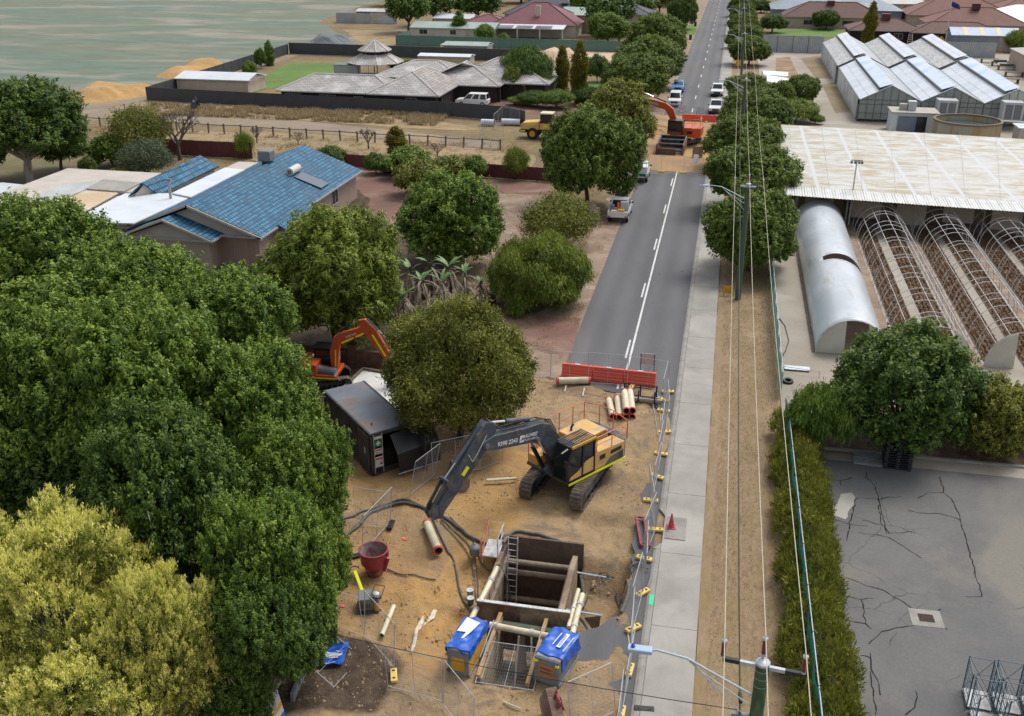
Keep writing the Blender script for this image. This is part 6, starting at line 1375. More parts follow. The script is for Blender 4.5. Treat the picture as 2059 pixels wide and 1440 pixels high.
mb = MB(); mb.box(-.35, 1.3, .46, 1.5, 3.03, 3.1); mb.build('cab_roof', 'exc_grey', CB, bevel=.03)
mb = MB(); mb.box(-.36, 1.3, 1.42, 1.52, 3.04, 3.16); mb.build('roof_edge', 'exc_amber', CB)
mb = MB(); mb.box(-.3, .85, .5, 1.38, 3.101, 3.12); mb.build('roof_panel', 'exc_amber', CB)
mb = MB()
for i in range(13): mb.beam((-.3+i*.13, .5, 3.19), (-.3+i*.13, 1.42, 3.19), .035)
for y in (.5, .95, 1.42): mb.beam((-.36, y, 3.17), (1.32, y, 3.17), .045)
mb.build('roof_guard', 'exc_grey', CB)
mb = MB(); mb.beam((1.66, 1.5, 1.4), (1.72, 1.5, 2.5), .04).cbox((1.74, 1.52, 2.4), (.05, .2, .35)); mb.build('mirror', 'black_paint', CB)
mb = MB(); mb.cbox((.3, 1.0, 1.75), (.5, .5, .5)).cbox((.1, 1.0, 2.2), (.15, .5, .7)); mb.build('seat', 'plastic_grey', CB)
# boom
bp = [(.75, 1.45), (1.15, 1.4), (1.55, 2.45), (2.1, 3.15), (2.9, 3.5), (5.3, 4.0), (5.85, 4.28), (5.8, 4.6), (5.2, 4.72), (3.1, 4.4), (2.2, 4.32), (1.5, 4.0), (.95, 3.2), (.65, 2.0)]
BM = plate(X, 'boom', bp, .58, 'exc_grey', 0, .04)
sp = [(4.95, 4.95), (5.1, 5.35), (5.55, 5.5), (6.1, 5.05), (8.45, 2.35), (8.4, 2.0), (8.15, 1.9), (7.6, 2.35), (5.75, 3.98), (5.35, 4.25)]
SK = plate(X, 'stick', sp, .44, 'exc_grey', 0, .03)
for y in (-.42, .42): cyl(X, (1.35, 1.35), (2.55, 3.65), y, .11, .6, 'black_paint', 'boom_cylinder')
cyl(BM, (2.75, 4.62), (5.15, 5.28), 0, .12, .62, 'exc_grey', 'stick_cylinder')
cyl(SK, (5.75, 5.35), (7.9, 3.45), .0, .1, .7, 'exc_grey', 'bucket_cylinder')
mb = MB(); mb.beam((7.9, -.2, 3.4), (7.7, -.2, 2.8), .07, .16).beam((7.9, .2, 3.4), (7.7, .2, 2.8), .07, .16).beam((7.9, -.14, 3.42), (8.75, -.14, 2.35), .07, .16).beam((7.9, .14, 3.42), (8.75, .14, 2.35), .07, .16); mb.tube([(7.9, -.28, 3.42), (7.9, .28, 3.42)], .08, 10)
mb.build('bucket_link', 'exc_grey', SK)
mb = MB(); mb.prism([(8.0, -.2, 2.1), (8.6, -.2, 2.5), (8.95, -.2, 2.2), (8.75, -.2, 1.75), (8.2, -.2, 1.7)], (0, .09, 0)); mb.prism([(8.0, .11, 2.1), (8.6, .11, 2.5), (8.95, .11, 2.2), (8.75, .11, 1.75), (8.2, .11, 1.7)], (0, .09, 0)); mb.tube([(8.3, -.26, 1.95), (8.3, .26, 1.95)], .08, 10).tube([(8.75, -.26, 2.1), (8.75, .26, 2.1)], .08, 10); mb.build('quick_hitch', 'exc_grey', SK)
mb = MB(); mb.prism([(6.62, .222, 3.62), (6.95, .222, 3.3), (7.1, .222, 3.45), (6.77, .222, 3.77)], (0, .012, 0)); mb.build('yellow_marker', 'hi_yellow', SK)
for i, y in enumerate((-.18, -.06, .07, .2)):
    hosev(BM, [(1.1, y, 3.5), (1.55, y, 4.12+.05*i), (2.3, y, 4.48+.06*(i % 2)), (3.4, y, 4.6), (4.6, y, 4.78), (5.2, y*.8, 5.0+.1*i), (5.5, y*.7, 5.6)], .028)
hosev(SK, [(5.6, .26, 4.9), (6.2, .3, 4.2), (6.5, .3, 3.9), (6.7, .27, 4.3)], .022, 'galv'); hosev(SK, [(5.9, -.1, 5.35), (6.9, -.1, 4.4), (7.6, -.1, 3.6)], .03)
for a_, w_, c_, r_ in ((5.6, .33, 4.35, .13), (2.55, .5, 3.65, .09)): mb = MB(); mb.tube([(a_, -w_, c_), (a_, w_, c_)], r_, 12); mb.build('pivot_pin', 'plastic_grey', BM)
M_ = frame((5.0, .298, 4.10), (-1, 0, -.17), (-.1, 0, 1)); wtext('9398 2243', .30, M_, 'white_letter', BM, font_bold=True)
M_ = frame((3.27, .298, 3.93), (-1, 0, -.17), (-.1, 0, 1)); wtext('ALLWEST', .24, M_, 'white_letter', BM, font_bold=True, sx=.8)
M_ = frame((3.29, .298, 3.75), (-1, 0, -.17), (-.1, 0, 1)); wtext('PLANT HIRE', .15, M_, 'white_letter', BM, sx=.85)
mb = MB(); e = Vector((3.64, .298, 3.80)); u = Vector((-1, 0, -.17)).normalized(); v = Vector((-.17, 0, 1)).normalized(); w_ = Vector((0, .01, 0))
mb.prism([e, e+u*.3, e+u*.3+v*.12, e+v*.05], w_).prism([e+v*.34, e+u*.3+v*.34, e+u*.3+v*.16, e+u*.18+v*.26, e+u*.1+v*.1, e+v*.09], w_); mb.build('logo', 'white_letter', BM)
# handrails
def rails(t, pts, z0, z1, m='rail_orange', r=.025, name='handrail'):
    mb = MB(); P_ = [Vector(p) for p in pts]
    mb.tube([p+Vector((0, 0, z1)) for p in P_], r, 6).tube([p+Vector((0, 0, (z0+z1)/2)) for p in P_], r*.8, 6)
    for p in P_: mb.tube([p+Vector((0, 0, z0)), p+Vector((0, 0, z1))], r, 6)
    return mb.build(name, m, t)
rails(X, [(.1, -1.5, 0), (-.9, -1.55, 0), (-1.9, -1.55, 0), (-2.7, -1.5, 0), (-3.0, -.7, 0), (-3.05, .2, 0), (-2.75, 1.4, 0)], 2.1, 3.15)
rails(X, [(-2.75, 1.42, 0), (-1.6, 1.42, 0), (-.5, 1.42, 0)], 2.15, 3.0)
rails(X, [(1.35, -1.45, 0), (.75, -1.47, 0)], 1.7, 2.2)
o = MB(); rd = random.Random(5)
for i in range(7): o.lathe([(.02, -.2), (.22, -.12), (.26, .05), (.15, .22), (.01, .28)], (rd.uniform(-.2, .2), rd.uniform(-.16, .16), rd.uniform(0, .3)), 9)
o = o.build('cloth_bundle', mat('mauve_cloth', (.36, .25, .29), .9, c2=(.24, .16, .2), sc=6), smooth=True); o.location = mtx(X) @ Vector((.45, -.65, 2.0)); tag(o, 'bundled mauve cloth wedged on the deck between the boom and the yellow cover', 'cloth')

# --- generic smaller machines
def digger(loc, rz, label, body, sc, bpf, spf, trot, cab=(.0, 1.3), bucket=None, hood=True, cablift=0, text=None):
    t = thing('mini_excavator' if sc < .8 else 'excavator', label, 'excavator', loc, rz)
    hw = 1.35*sc; L = 2.5*sc
    for y in (-1.15*sc, 1.15*sc): track(t, y, trot, 4.2*sc, .55*sc, .9*sc)
    mb = MB(); mb.lathe([(.8*sc, .5*sc), (.8*sc, 1.1*sc)], n=16, caps=True).cbox((0, 0, .7*sc), (1.3*sc, 2.0*sc, .3*sc), trot); mb.build('undercarriage', 'exc_grey', t)
    mb = MB(); mb.prism([(-L*.95, y, 1.05*sc) for y in (-hw*.7, hw*.7)]+[(-L*.6, hw, 1.05*sc), (1.3*sc, hw, 1.05*sc), (1.3*sc, -hw, 1.05*sc), (-L*.6, -hw, 1.05*sc)], (0, 0, .35*sc)); mb.build('deck', body, t, bevel=.05)
    mb = MB(); mb.prism([(-L, y, 1.3*sc) for y in (-hw*.7, hw*.7)]+[(-L*.62, hw, 1.3*sc), (-.3*sc, hw, 1.3*sc), (-.3*sc, -hw, 1.3*sc), (-L*.62, -hw, 1.3*sc)], (0, 0, 1.0*sc)); mb.build('engine_cover', body, t, bevel=.1*sc)
    for y in (-hw-.01, hw+.01): mb = MB(); mb.box(-L*.6, 1.25*sc, y-.01, y+.01, 1.08*sc, 1.2*sc); mb.build('reflective_strip', 'hi_yellow', t)
    if hood: mb = MB(); mb.tube([(-.9*sc, -hw*.45, 1.65*sc), (1.2*sc, -hw*.62, 1.45*sc)], .42*sc, 10); mb.build('side_hood', 'plastic_grey', t, smooth=True)
    c0, c1 = cab[0]*sc, cab[1]*sc; y0_, y1_ = (hw*.1, hw*.98); zt = (3.0+cablift)*sc
    mb = MB()
    for x in (c0, c1):
        for y in (y0_, y1_): mb.beam((x, y, 1.4*sc), (x, y, zt), .09*sc)
    mb.box(c0-.05, c1+.05, y0_-.05, y1_+.05, zt, zt+.1*sc); cb = mb.build('cab', 'black_paint', t)
    mb = MB(); mb.box(c0, c1, y0_, y1_, 1.5*sc, zt-.05); mb.build('window', 'cab_glass', cb)
    mb = MB(); mb.box(c0+.02, c1-.02, y0_, y1_+.012, 1.4*sc, 1.75*sc); mb.build('door_panel', body, cb)
    bm_ = plate(t, 'boom', bpf, .42*sc, body, -hw*.12, .03); sk = plate(t, 'stick', spf, .34*sc, body, -hw*.12, .03)
    a = bpf[0]; yb = -hw*.12
    m0 = bpf[len(bpf)//4]; cyl(t, (a[0]+.4*sc, 1.2*sc), m0, yb+.3*sc, .08*sc, .6, body, 'boom_cylinder')
    top = min(range(len(bpf)), key=lambda i: abs(i-len(bpf)*.72)); cyl(bm_, (bpf[top][0], bpf[top][1]+.12*sc), (spf[0][0], spf[0][1]), yb, .09*sc, .6, 'black_paint', 'stick_cylinder')
    cyl(sk, (spf[1][0]+.15*sc, spf[1][1]), (spf[3][0]*.35+spf[2][0]*.65+.25*sc, spf[3][1]*.35+spf[2][1]*.65+.25*sc), yb, .07*sc, .6, 'exc_grey', 'bucket_cylinder')
    return t, bm_, sk, yb
p = Vector((-21.0, 9.0, 0)); s_ = .72
bpf = [(.5, .9), (.85, .85), (1.0, 2.2), (1.15, 2.75), (2.75, 3.55), (2.95, 3.8), (2.8, 4.05), (1.1, 3.45), (.75, 3.2), (.45, 2.2)]
spf = [(2.35, 4.35), (2.75, 4.45), (3.4, 3.75), (4.35, 1.95), (4.2, 1.7), (3.95, 1.75), (2.85, 3.3), (2.5, 3.75)]
t, bm_, sk, yb = digger((-20.9, 9.0, 0), R(4), 'red-orange mini excavator half hidden by the trees, its bucket over the white slab', 'exc_orange', s_, bpf, spf, R(20), cab=(-.9, .7), cablift=.15)
for prf, par in (([(1.25, 2.82), (2.0, 3.2), (1.97, 3.3), (1.22, 2.92)], bm_), ([(2.15, 3.27), (2.65, 3.52), (2.62, 3.62), (2.12, 3.37)], bm_), ([(.72, 1.3), (.8, 1.3), (.88, 2.4), (.8, 2.4)], bm_), ([(3.1, 3.5), (3.2, 3.55), (3.95, 2.2), (3.85, 2.15)], sk)):
    mb = MB(); mb.prism([(x, yb-.15-.012, z) for x, z in prf], (0, .01, 0)); mb.build('reflective_strip', 'hi_yellow', par)
wtext('9398 2243', .17, frame((1.55, yb-.162, 3.2), (1, 0, .47), (-.4, 0, 1)), 'white_letter', bm_)
mb = MB(); mb.prism([(4.0, yb-.12, 1.95), (4.45, yb-.12, 2.25), (4.6, yb-.12, 1.6), (4.35, yb-.12, 1.35), (4.05, yb-.12, 1.5)], (0, .24, 0)); mb.build('quick_hitch', 'boom_link', sk, bevel=.02)
def bucket(t, x, y, z, w, s, m='exc_grey', parent=None, flip=1, name='bucket'):
    mb = MB(); pr = [(0, .55), (.35*flip, .5), (.55*flip, .15), (.5*flip, -.25), (.15*flip, -.5), (-.35*flip, -.62)]
    q = [(x+a*s, z+b*s) for a, b in pr]
    for yy in (y-w/2, y+w/2-.03): mb.prism([(a, yy, b) for a, b in q], (0, .03, 0))
    for (a, b), (c_, d) in zip(q[:-1], q[1:]): mb.add([(a, y-w/2, b), (a, y+w/2, b), (c_, y+w/2, d), (c_, y-w/2, d)], [(0, 1, 2, 3)])
    for i in range(5): yy = y-w/2+.04+i*(w-.08)/4; mb.beam((x-.35*flip*s, yy, z-.62*s), (x-.52*flip*s, yy, z-.7*s), .05, .04)
    o = mb.build(name, m, parent or t); o.modifiers.new('Solidify', 'SOLIDIFY').thickness = .02; return o
bucket(t, 4.3, yb, 1.0, .9, .75, 'exc_grey', sk, 1)

# --- container with open doors
a = G(749, 958); b = G(662, 869); d = (b-a); ang = math.atan2(d.y, d.x)
mat('container_black', (.045, .045, .055), .6, c2=(.03, .03, .038), sc=1.5, c3=(.08, .06, .05), sc3=1); mat('container_top', (.17, .19, .225), .6, c2=(.12, .135, .165), sc=.6, lo=.4, hi=.6, c3=(.20, .15, .12), sc3=1.1, stretch=(1, .35, 1), fine=.08)
Lc, Wc, Hc = 6.06, 2.44, 2.35
C_T = thing('shipping_container', 'black site container with its end doors open and signs inside', 'container', (a.x, a.y, .02), ang)
# local: x along its length from the door end, y<0 is the far side of the doorway
mb = MB(); n_r = 30
for yy, s in ((0, 1), (-Wc, -1)):
    for i in range(n_r):
        x0 = .15+i*(Lc-.3)/n_r; x1 = x0+(Lc-.3)/n_r*.55; mb.box(x0, x1, min(yy, yy-s*.03), max(yy, yy-s*.03), .15, Hc-.1); mb.box(x1, x0+(Lc-.3)/n_r, min(yy-s*.035, yy-s*.06), max(yy-s*.035, yy-s*.06), .15, Hc-.1)
mb.build('side_wall', 'container_black', C_T)
mb = MB(); mb.box(Lc-.06, Lc, -Wc, 0, .15, Hc-.1); mb.build('end_wall', 'container_black', C_T)
mb = MB(); mb.box(0, Lc, -Wc, 0, Hc-.05, Hc); mb.build('roof', 'container_top', C_T)
mb = MB()
for x in (0, Lc-.12):
    for y in (0, -Wc+.12): mb.box(x, x+.12, y-.12, y, 0, Hc-.02)
for y in (-.0, -Wc+.1): mb.box(0, Lc, y-.1, y+.005, 0, .15).box(0, Lc, y-.1, y+.005, Hc-.12, Hc+.012)
mb.box(0, .12, -Wc, 0, Hc-.14, Hc+.014); mb.box(0, .12, -Wc, 0, 0, .14); mb.build('frame', 'container_black', C_T)
mb = MB(); mb.box(.1, Lc-.1, -Wc+.08, -.08, .1, .14); mb.build('floor', 'post_wood', C_T)
mb = MB(); mb.box(.3, 1.9, -1.9, -.5, .14, 1.1); mb.box(.25, 2.0, -2.0, -.45, 1.1, 1.16); mb.build('shelf', 'black_paint', C_T)
mb = MB(); mb.box(.1, 1.35, .03, .08, .12, Hc-.15)
for i in range(4): mb.box(.12+i*.33, .2+i*.33, .082, .1, .14, Hc-.17)
dr = mb.build('door', 'container_black', C_T); mb = MB(); mb.box(.45, .62, .102, .108, 1.1, 1.45); mb.build('placard', 'metal_pale', dr)
dr = MB(); dr.box(-1.2, 0, -Wc-.06, -Wc-.01, .12, Hc-.15); dr = dr.build('door', 'container_black', C_T)
mb = MB(); mb.box(5.15, 5.75, .004, .03, 1.3, 1.9); wn = mb.build('window_hatch', 'exc_grey', C_T); mb = MB(); mb.box(5.3, 5.55, .031, .036, 1.6, 1.8); mb.build('sticker', 'hi_yellow', wn)
mb = MB(); mb.box(.9, .95, -.55, -.5, Hc, Hc+.14); mb.build('roof_bracket', 'black_paint', C_T)
# awning of dark shade cloth by the doors
A = thing('cloth_awning', 'black shade cloth awning over a frame beside the open container doors', 'awning', (a.x, a.y, .02), ang)
mb = MB(); mb.sheet([(-.1, -1.05, 2.1), (-.1, -3.4, 2.3), (-.9, -3.4, 1.55), (-.9, -1.05, 1.35)]); mb.sheet([(-.9, -1.05, 1.35), (-.9, -3.4, 1.55), (-1.0, -3.4, .35), (-1.0, -1.05, .3)]); mb.build('cloth', 'black_paint', A)
mb = MB(); mb.tube([(-1.0, -1.0, .3), (-1.0, -3.5, .35)], .025, 6); mb.build('rail', 'galv', A)
for y in (-1.4, -3.3): mb = MB(); mb.tube([(-1.0, y, 0), (-1.0, y, .35)], .025, 6); mb.build('leg', 'rail_orange', A)
# sign rack just inside the doorway
Sg = thing('sign_rack', 'white ladder rack of site safety signs standing in the container doorway', 'sign rack', (a.x, a.y, .02), ang)
for y in (-.16, -.62): mb = MB(); mb.beam((-.05, y, .1), (-.05, y, 2.3), .035); mb.build('upright', 'wall_cream', Sg)
mat('sign_green', (.0, .16, .07), .5, fine=0); mat('sign_white', (.62, .62, .62), .5, c2=(.5, .5, .5), sc=5, fine=0); mat('sign_red', (.5, .02, .02), .5, fine=0)
def board(z0, z1, m): mb = MB(); mb.box(-.085, -.07, -.6, -.18, z0, z1); return mb.build('sign_panel', m, Sg)
g_b = board(1.62, 2.0, 'sign_green'); mb = MB(); mb.box(-.09, -.0851, -.43, -.33, 1.68, 1.94).box(-.0905, -.0852, -.51, -.25, 1.76, 1.86); mb.build('cross_symbol', 'sign_white', g_b)
board(2.05, 2.2, 'sign_white')
w_b = board(1.2, 1.52, 'sign_white'); mb = MB(); mb.box(-.09, -.0851, -.58, -.2, 1.4, 1.47); mb.build('sign_stripe', 'sign_red', w_b)
for q in range(2): mb = MB(); mb.box(-.09, -.0852, -.56, -.22, 1.25+q*.06, 1.27+q*.06); mb.build('sign_text_line', 'plastic_grey', w_b)
w_b = board(.45, 1.05, 'sign_white'); mb = MB(); mb.box(-.09, -.0851, -.58, -.2, .9, .98); mb.build('sign_stripe', 'sign_red', w_b); mb = MB(); mb.tube([(-.091, -.5, .65), (-.085, -.5, .65)], .07, 14); mb.build('stop_disc', 'sign_red', w_b)
# formwork slab behind the container
a2 = [G(*q) for q in ((688, 792), (730, 750), (850, 770), (828, 800), (815, 870), (760, 845))]
F_ = thing('formwork', 'square timber-edged form holding bright white concrete behind the container', 'formwork', (a2[0].x, a2[0].y, 0))
mb = MB(); mb.slab([(v.x, v.y, .22) for v in a2], .2); mb.build('white_fill', mat('white_lime', (.66, .66, .62), .9, c2=(.58, .58, .54), sc=2, fine=.03), F_, world=True)
for v, w_ in zip(a2, a2[1:]+a2[:1]): mb = MB(); mb.beam((v.x, v.y, .2), (w_.x, w_.y, .2), .14, .34); mb.build('edge_board', 'post_wood', F_, world=True)
for i, (p0, p1, lb) in enumerate([((620, 735), (705, 752), 'rear one of the two long white battens right of the mini excavator'), ((598, 742), (690, 768), 'front one of the two long white battens right of the mini excavator')]):
    u, v = G(p0[0]+50, p0[1]+10, .1), G(*p1, .1); mb = MB(); mb.beam((0, 0, 0), v-u, .09, .06); o = mb.build('timber_batten', 'white_ply'); o.location = u; tag(o, lb, 'timber')

# --- fence panels
mat('panel_steel', (.40, .41, .43), .4, fine=.05)
mb = MB(); r = .017
mb.tube([(0, 0, .1), (0, 0, 2.1)], r, 6).tube([(2.4, 0, .1), (2.4, 0, 2.1)], r, 6).tube([(0, 0, 2.1), (2.4, 0, 2.1)], r, 6).tube([(0, 0, .15), (2.4, 0, .15)], r, 6).tube([(1.2, 0, .15), (1.2, 0, 2.1)], .012, 5)
fo = mb.build('frame', 'panel_steel'); fme = fo.data; bpy.data.objects.remove(fo)
mb = MB()
for i in range(1, 24): mb.tube([(i*.1, 0, .15), (i*.1, 0, 2.1)], .0028, 3, caps=False)
for i in range(1, 13): mb.tube([(0, .004, .15+i*.15), (2.4, .004, .15+i*.15)], .0028, 3, caps=False)
fo = mb.build('mesh_infill', 'panel_steel'); mme = fo.data; bpy.data.objects.remove(fo)
def panel(a, b, label, group=None, tilt=0, z=None):
    a = Vector(a); b = Vector(b)
    if z is None: a.z = tz(a.x, a.y) if -20 < a.x < 1 and -18 < a.y < 12 else 0
    d = b-a; t = thing('temporary_fence', label, 'fence', a, math.atan2(d.y, d.x), group); t.rotation_euler = (tilt, 0, math.atan2(d.y, d.x)); t.scale = (Vector((d.x, d.y, 0)).length/2.4, 1, 1)
    emb(fme, 'frame', t); emb(mme, 'mesh_infill', t); return t
foot0 = None
def foot(p, rz, label, m='foot_yellow', group='yellow fence feet'):
    global foot0
    if foot0 is None:
        mat('foot_yellow', (.78, .55, .12), .6, c2=(.65, .48, .16), sc=5); mb = MB(); mb.box(-.36, .36, -.13, .13, 0, .13)
        foot0 = mb.build('ballast_block', 'foot_yellow', bevel=.03); tag(foot0, label, 'block', group); foot0.location = p; foot0.rotation_euler = (0, 0, rz)
        for x in (-.2, .2): mb = MB(); mb.box(x-.035, x+.035, -.05, .05, .131, .15); mb.build('socket', 'black_paint', foot0)
        return foot0
    o = dup(foot0, p, rz, label, group)
    if m != 'foot_yellow': o.material_slots[0].link = 'OBJECT'; o.material_slots[0].material = MATS[m]
    return o
KF = [(1343, 791), (1334, 829), (1336, 872), (1329, 916), (1321, 962), (1308, 1010), (1318, 1069), (1295, 1127), (1292, 1196), (1273, 1268), (1266, 1352), (1249, 1439), (1238, 1530)]
ORD = ['first', 'second', 'third', 'fourth', 'fifth', 'sixth', 'seventh', 'eighth', 'ninth', 'tenth', 'eleventh', 'twelfth', 'thirteenth']
kf = [G(*q) for q in KF]
for i in range(len(kf)-1): panel(kf[i], kf[i+1], '%s mesh panel along the kerb, counted from the orange barriers' % ORD[i], 'mesh fence panels along the kerb', R([3, -4, 2, 0, -3, 4, 2, -2, 3, 1, -3, 0][i]), z=0)
for i, q in enumerate(kf[:-1]): foot((q.x, q.y, .05), R([10, -5, 15, -8, -25, 0, 4, -12, 50, 45, 85, 88][i]), '%s yellow block along the kerb, counted from the orange barriers' % ORD[i])
nf = [G(*q) for q in ((1066, 762), (1107, 768), (1182, 773), (1261, 779), (1343, 790))]
for i in range(4): panel(nf[i], nf[i+1], ['leftmost', 'second from the left', 'third from the left', 'rightmost'][i]+' mesh panel of the row in front of the orange barriers', 'mesh fence panels in front of the orange barriers', R([-3, 2, -1, 3][i]))
foot((nf[3].x+.3, nf[3].y, .05), R(80), 'yellow block in front of the double white line'); foot((nf[4].x-.2, nf[4].y-1.2, .05), R(-25), 'yellow block right of the timber rack')
WP = [((718, 1052), (782, 1062), 'panel standing above the red kibble, along its rear', 4), ((784, 1056), (728, 1117), 'panel slanting beside the red kibble towards the trees', -6), ((676, 1262), (733, 1283), 'panel under the dark trees left of the plate compactor', 5), ((733, 1283), (792, 1352), 'panel running from the compactor to the yellow block', -4),
      ((780, 1384), (891, 1415), 'panel in front of the left blue-wrapped pump, bottom left', 3), ((891, 1416), (950, 1492), 'panel cut by the bottom edge below the left pump', -3), ((824, 1002), (873, 963), 'mesh panel leaning before the black awning', 12), ((872, 968), (965, 948), 'mesh panel behind the tip of the long boom', -5), ((965, 948), (1010, 930), 'short mesh panel under the olive tree beside the boom', 5), ((1238, 1438), (1150, 1480), 'panel braced by the bottom edge near the kerb', 10)]
for A_, B_, lb, tl in WP: panel(G(*A_), G(*B_), lb, None, R(tl))
for (px, py, rz, lb, m) in ((792, 1362, 110, 'bright yellow block at the corner of two panels, bottom left', 'foot_yellow'), (786, 1060, 95, 'black block under the panels above the red kibble', 'black_paint'), (724, 1115, 40, 'black block left of the red kibble', 'black_paint'), (682, 1180, 30, 'black block half under the dark tree by the compactor', 'black_paint'), (1295, 1430, 5, 'black block by the kerb at the bottom edge', 'black_paint')):
    q = G(px, py); foot((q.x, q.y, tz(q.x, q.y)+.02), R(rz), lb, m, 'loose fence feet')
# a panel lying across the trench mouth, one lying on the dark ground, struts of steel
c4 = [G(967, 1288, .35), G(1078, 1303, .35), G(954, 1378, .12)]
t = thing('temporary_fence', 'mesh panel laid flat over the mouth of the narrow trench between the pumps', 'fence', c4[2]); xa = (c4[1]-c4[0]).normalized(); za = (c4[0]-c4[2]); za = (za-xa*za.dot(xa)).normalized(); ya = za.cross(xa)
t.rotation_euler = Matrix((xa, ya, za)).transposed().to_euler(); t.scale = ((c4[1]-c4[0]).length/2.4, 1, (c4[0]-c4[2]).length/2.1); emb(fme, 'frame', t); emb(mme, 'mesh_infill', t)
c4 = [G(603, 1330, .9), G(667, 1386, .1), G(688, 1298, .3)]
t = thing('temporary_fence', 'bent mesh panel lying over the blue tarp edge on the dark ground', 'fence', c4[1]); xa = (c4[0]-c4[1]).normalized(); za = (c4[2]-c4[1]); za = (za-xa*za.dot(xa)).normalized(); ya = za.cross(xa)
t.rotation_euler = Matrix((xa, ya, za)).transposed().to_euler(); t.scale = ((c4[0]-c4[1]).length/2.4, 1, (c4[2]-c4[1]).length/2.1); emb(fme, 'frame', t)
def rod(p, q, r, label, m='panel_steel', name='steel_brace', cat='brace', grp=None):
    p, q = Vector(p), Vector(q); mb = MB(); mb.tube([(0, 0, 0), q-p], r, 6); o = mb.build(name, m); o.location = p; return tag(o, label, cat, grp)
rod(G(1311, 800, .1), G(1323, 880, .1)+Vector((0, 0, .1)), .02, 'long steel brace lying left of the kerb panels near the timber rack'); rod(G(1322, 790, .1), G(1330, 860, .1), .02, 'steel brace lying close to the kerb panels by the rack')
rod(G(1347, 800, 1.2), G(1336, 880, .05), .02, 'steel brace propping the kerb panels, near the second yellow block'); rod(G(1345, 1005, 1.0), G(1330, 1100, .05), .02, 'steel brace propping the kerb panels near the red cone')
rod(G(1330, 1095, 1.1), G(1302, 1180, .05), .02, 'steel brace propping the kerb panels beside the hose pair'); rod(G(1262, 1270, .03), G(1268, 1315, .03), .03, 'thin pale stick lying on the torn asphalt', 'white_ply', 'stick', 'stick')
# --- barriers, rack, pipes
mat('barrier_orange', (.78, .085, .035), .5, c2=(.66, .08, .04), sc=1.5, fine=.05)
def barrier_(x0, y, L, label, grp, rz=0, sc=1.):
    t = thing('water_barrier', label, 'barrier', (x0, y, .02), rz, grp)
    pr = [(-.28, 0), (-.28, .22), (-.2, .3), (-.2, .42), (-.15, .48), (-.15, .6), (-.1, .68), (-.1, .9), (.1, .9), (.1, .68), (.15, .6), (.15, .48), (.2, .42), (.2, .3), (.28, .22), (.28, 0)]
    mb = MB(); mb.prism([(.02, yy*sc, z*sc) for yy, z in pr], (L-.04, 0, 0)); mb.build('body', 'barrier_orange', t, bevel=.015)
    mb = MB(); mb.box(L*.42, L*.58, -.08, .08, .9*sc, .93*sc); mb.build('filler_cap', 'sign_white', t)
    mb = MB(); mb.box(L*.38, L*.62, -.3*sc, -.283*sc, .08, .18); mb.build('label_plate', 'rail_orange', t)
    for f in (.2, .8): mb = MB(); mb.box(L*f-.12, L*f+.12, -.295*sc, .295*sc, 0, .05); mb.build('forklift_slot', 'black_paint', t)
    return t
q0, q1 = G(1130, 757), G(1318, 778); d = (q1-q0)/3; rz_ = math.atan2(d.y, d.x)
for i in range(3): p = q0+d*i; barrier_(p.x, p.y, d.length, ['left one of the three orange water barriers across the road', 'middle one of the three orange water barriers across the road', 'right one of the three orange water barriers, behind the timber rack'][i], 'orange water barriers across the near road', rz_)
p = G(1298, 768)+Vector((0, .9, 0)); t = thing('road_sign_board', 'back of a pale sign board standing behind the right orange barrier', 'sign', p); mb = MB(); mb.box(-.45, .45, 0, .03, .75, 1.5); mb.build('panel', 'metal_pale', t)
for x in (-.42, .42): mb = MB(); mb.beam((x, .0, 0), (x, -.02, 1.5), .04); mb.build('leg', 'black_paint', t)
p = G(1285, 805); t = thing('timber_rack', 'black steel rack loaded with weathered boards in front of the orange barriers', 'rack', p, rz_)
for x in (-.95, 0, .95):
    mb = MB(); mb.box(x-.04, x+.04, -.45, .45, .02, .1); 
    for y in (-.42, .42): mb.box(x-.04, x+.04, y-.04, y+.04, .1, .85)
    mb.build('rack_frame', 'black_paint', t)
mb = MB(); mb.tube([(-1, .42, .82), (1, .42, .82)], .03, 6).tube([(-1, -.42, .5), (1, -.42, .5)], .03, 6); mb.build('rail', 'black_paint', t)
rd = random.Random(12)
for i in range(11): mb = MB(); x0 = -1.25+rd.uniform(-.2, .2); y = -.36+.105*(i % 7); z = .14+.07*(i//7); mb.beam((x0, y, z), (x0+2.5+rd.uniform(-.3, .3), y+rd.uniform(-.05, .05), z), .09, .05); o = mb.build('timber_board', ['post_wood', 'white_ply'][i % 3 == 0]); o.location = p; o.rotation_euler = (0, 0, rz_); tag(o, ['lower', 'upper'][i//7]+' layer board, %s from the near side, in the black timber rack' % ORD[i % 7], 'board', 'boards in the timber rack')
mat('pvc_cream', (.72, .66, .48), .4, c2=(.64, .58, .42), sc=2, c3=(.58, .5, .36), sc3=1.2, fine=.03); mat('pvc_red', (.62, .07, .08), .5, c2=(.5, .1, .08), sc=5); mat('pipe_in', (.10, .07, .05), .8)
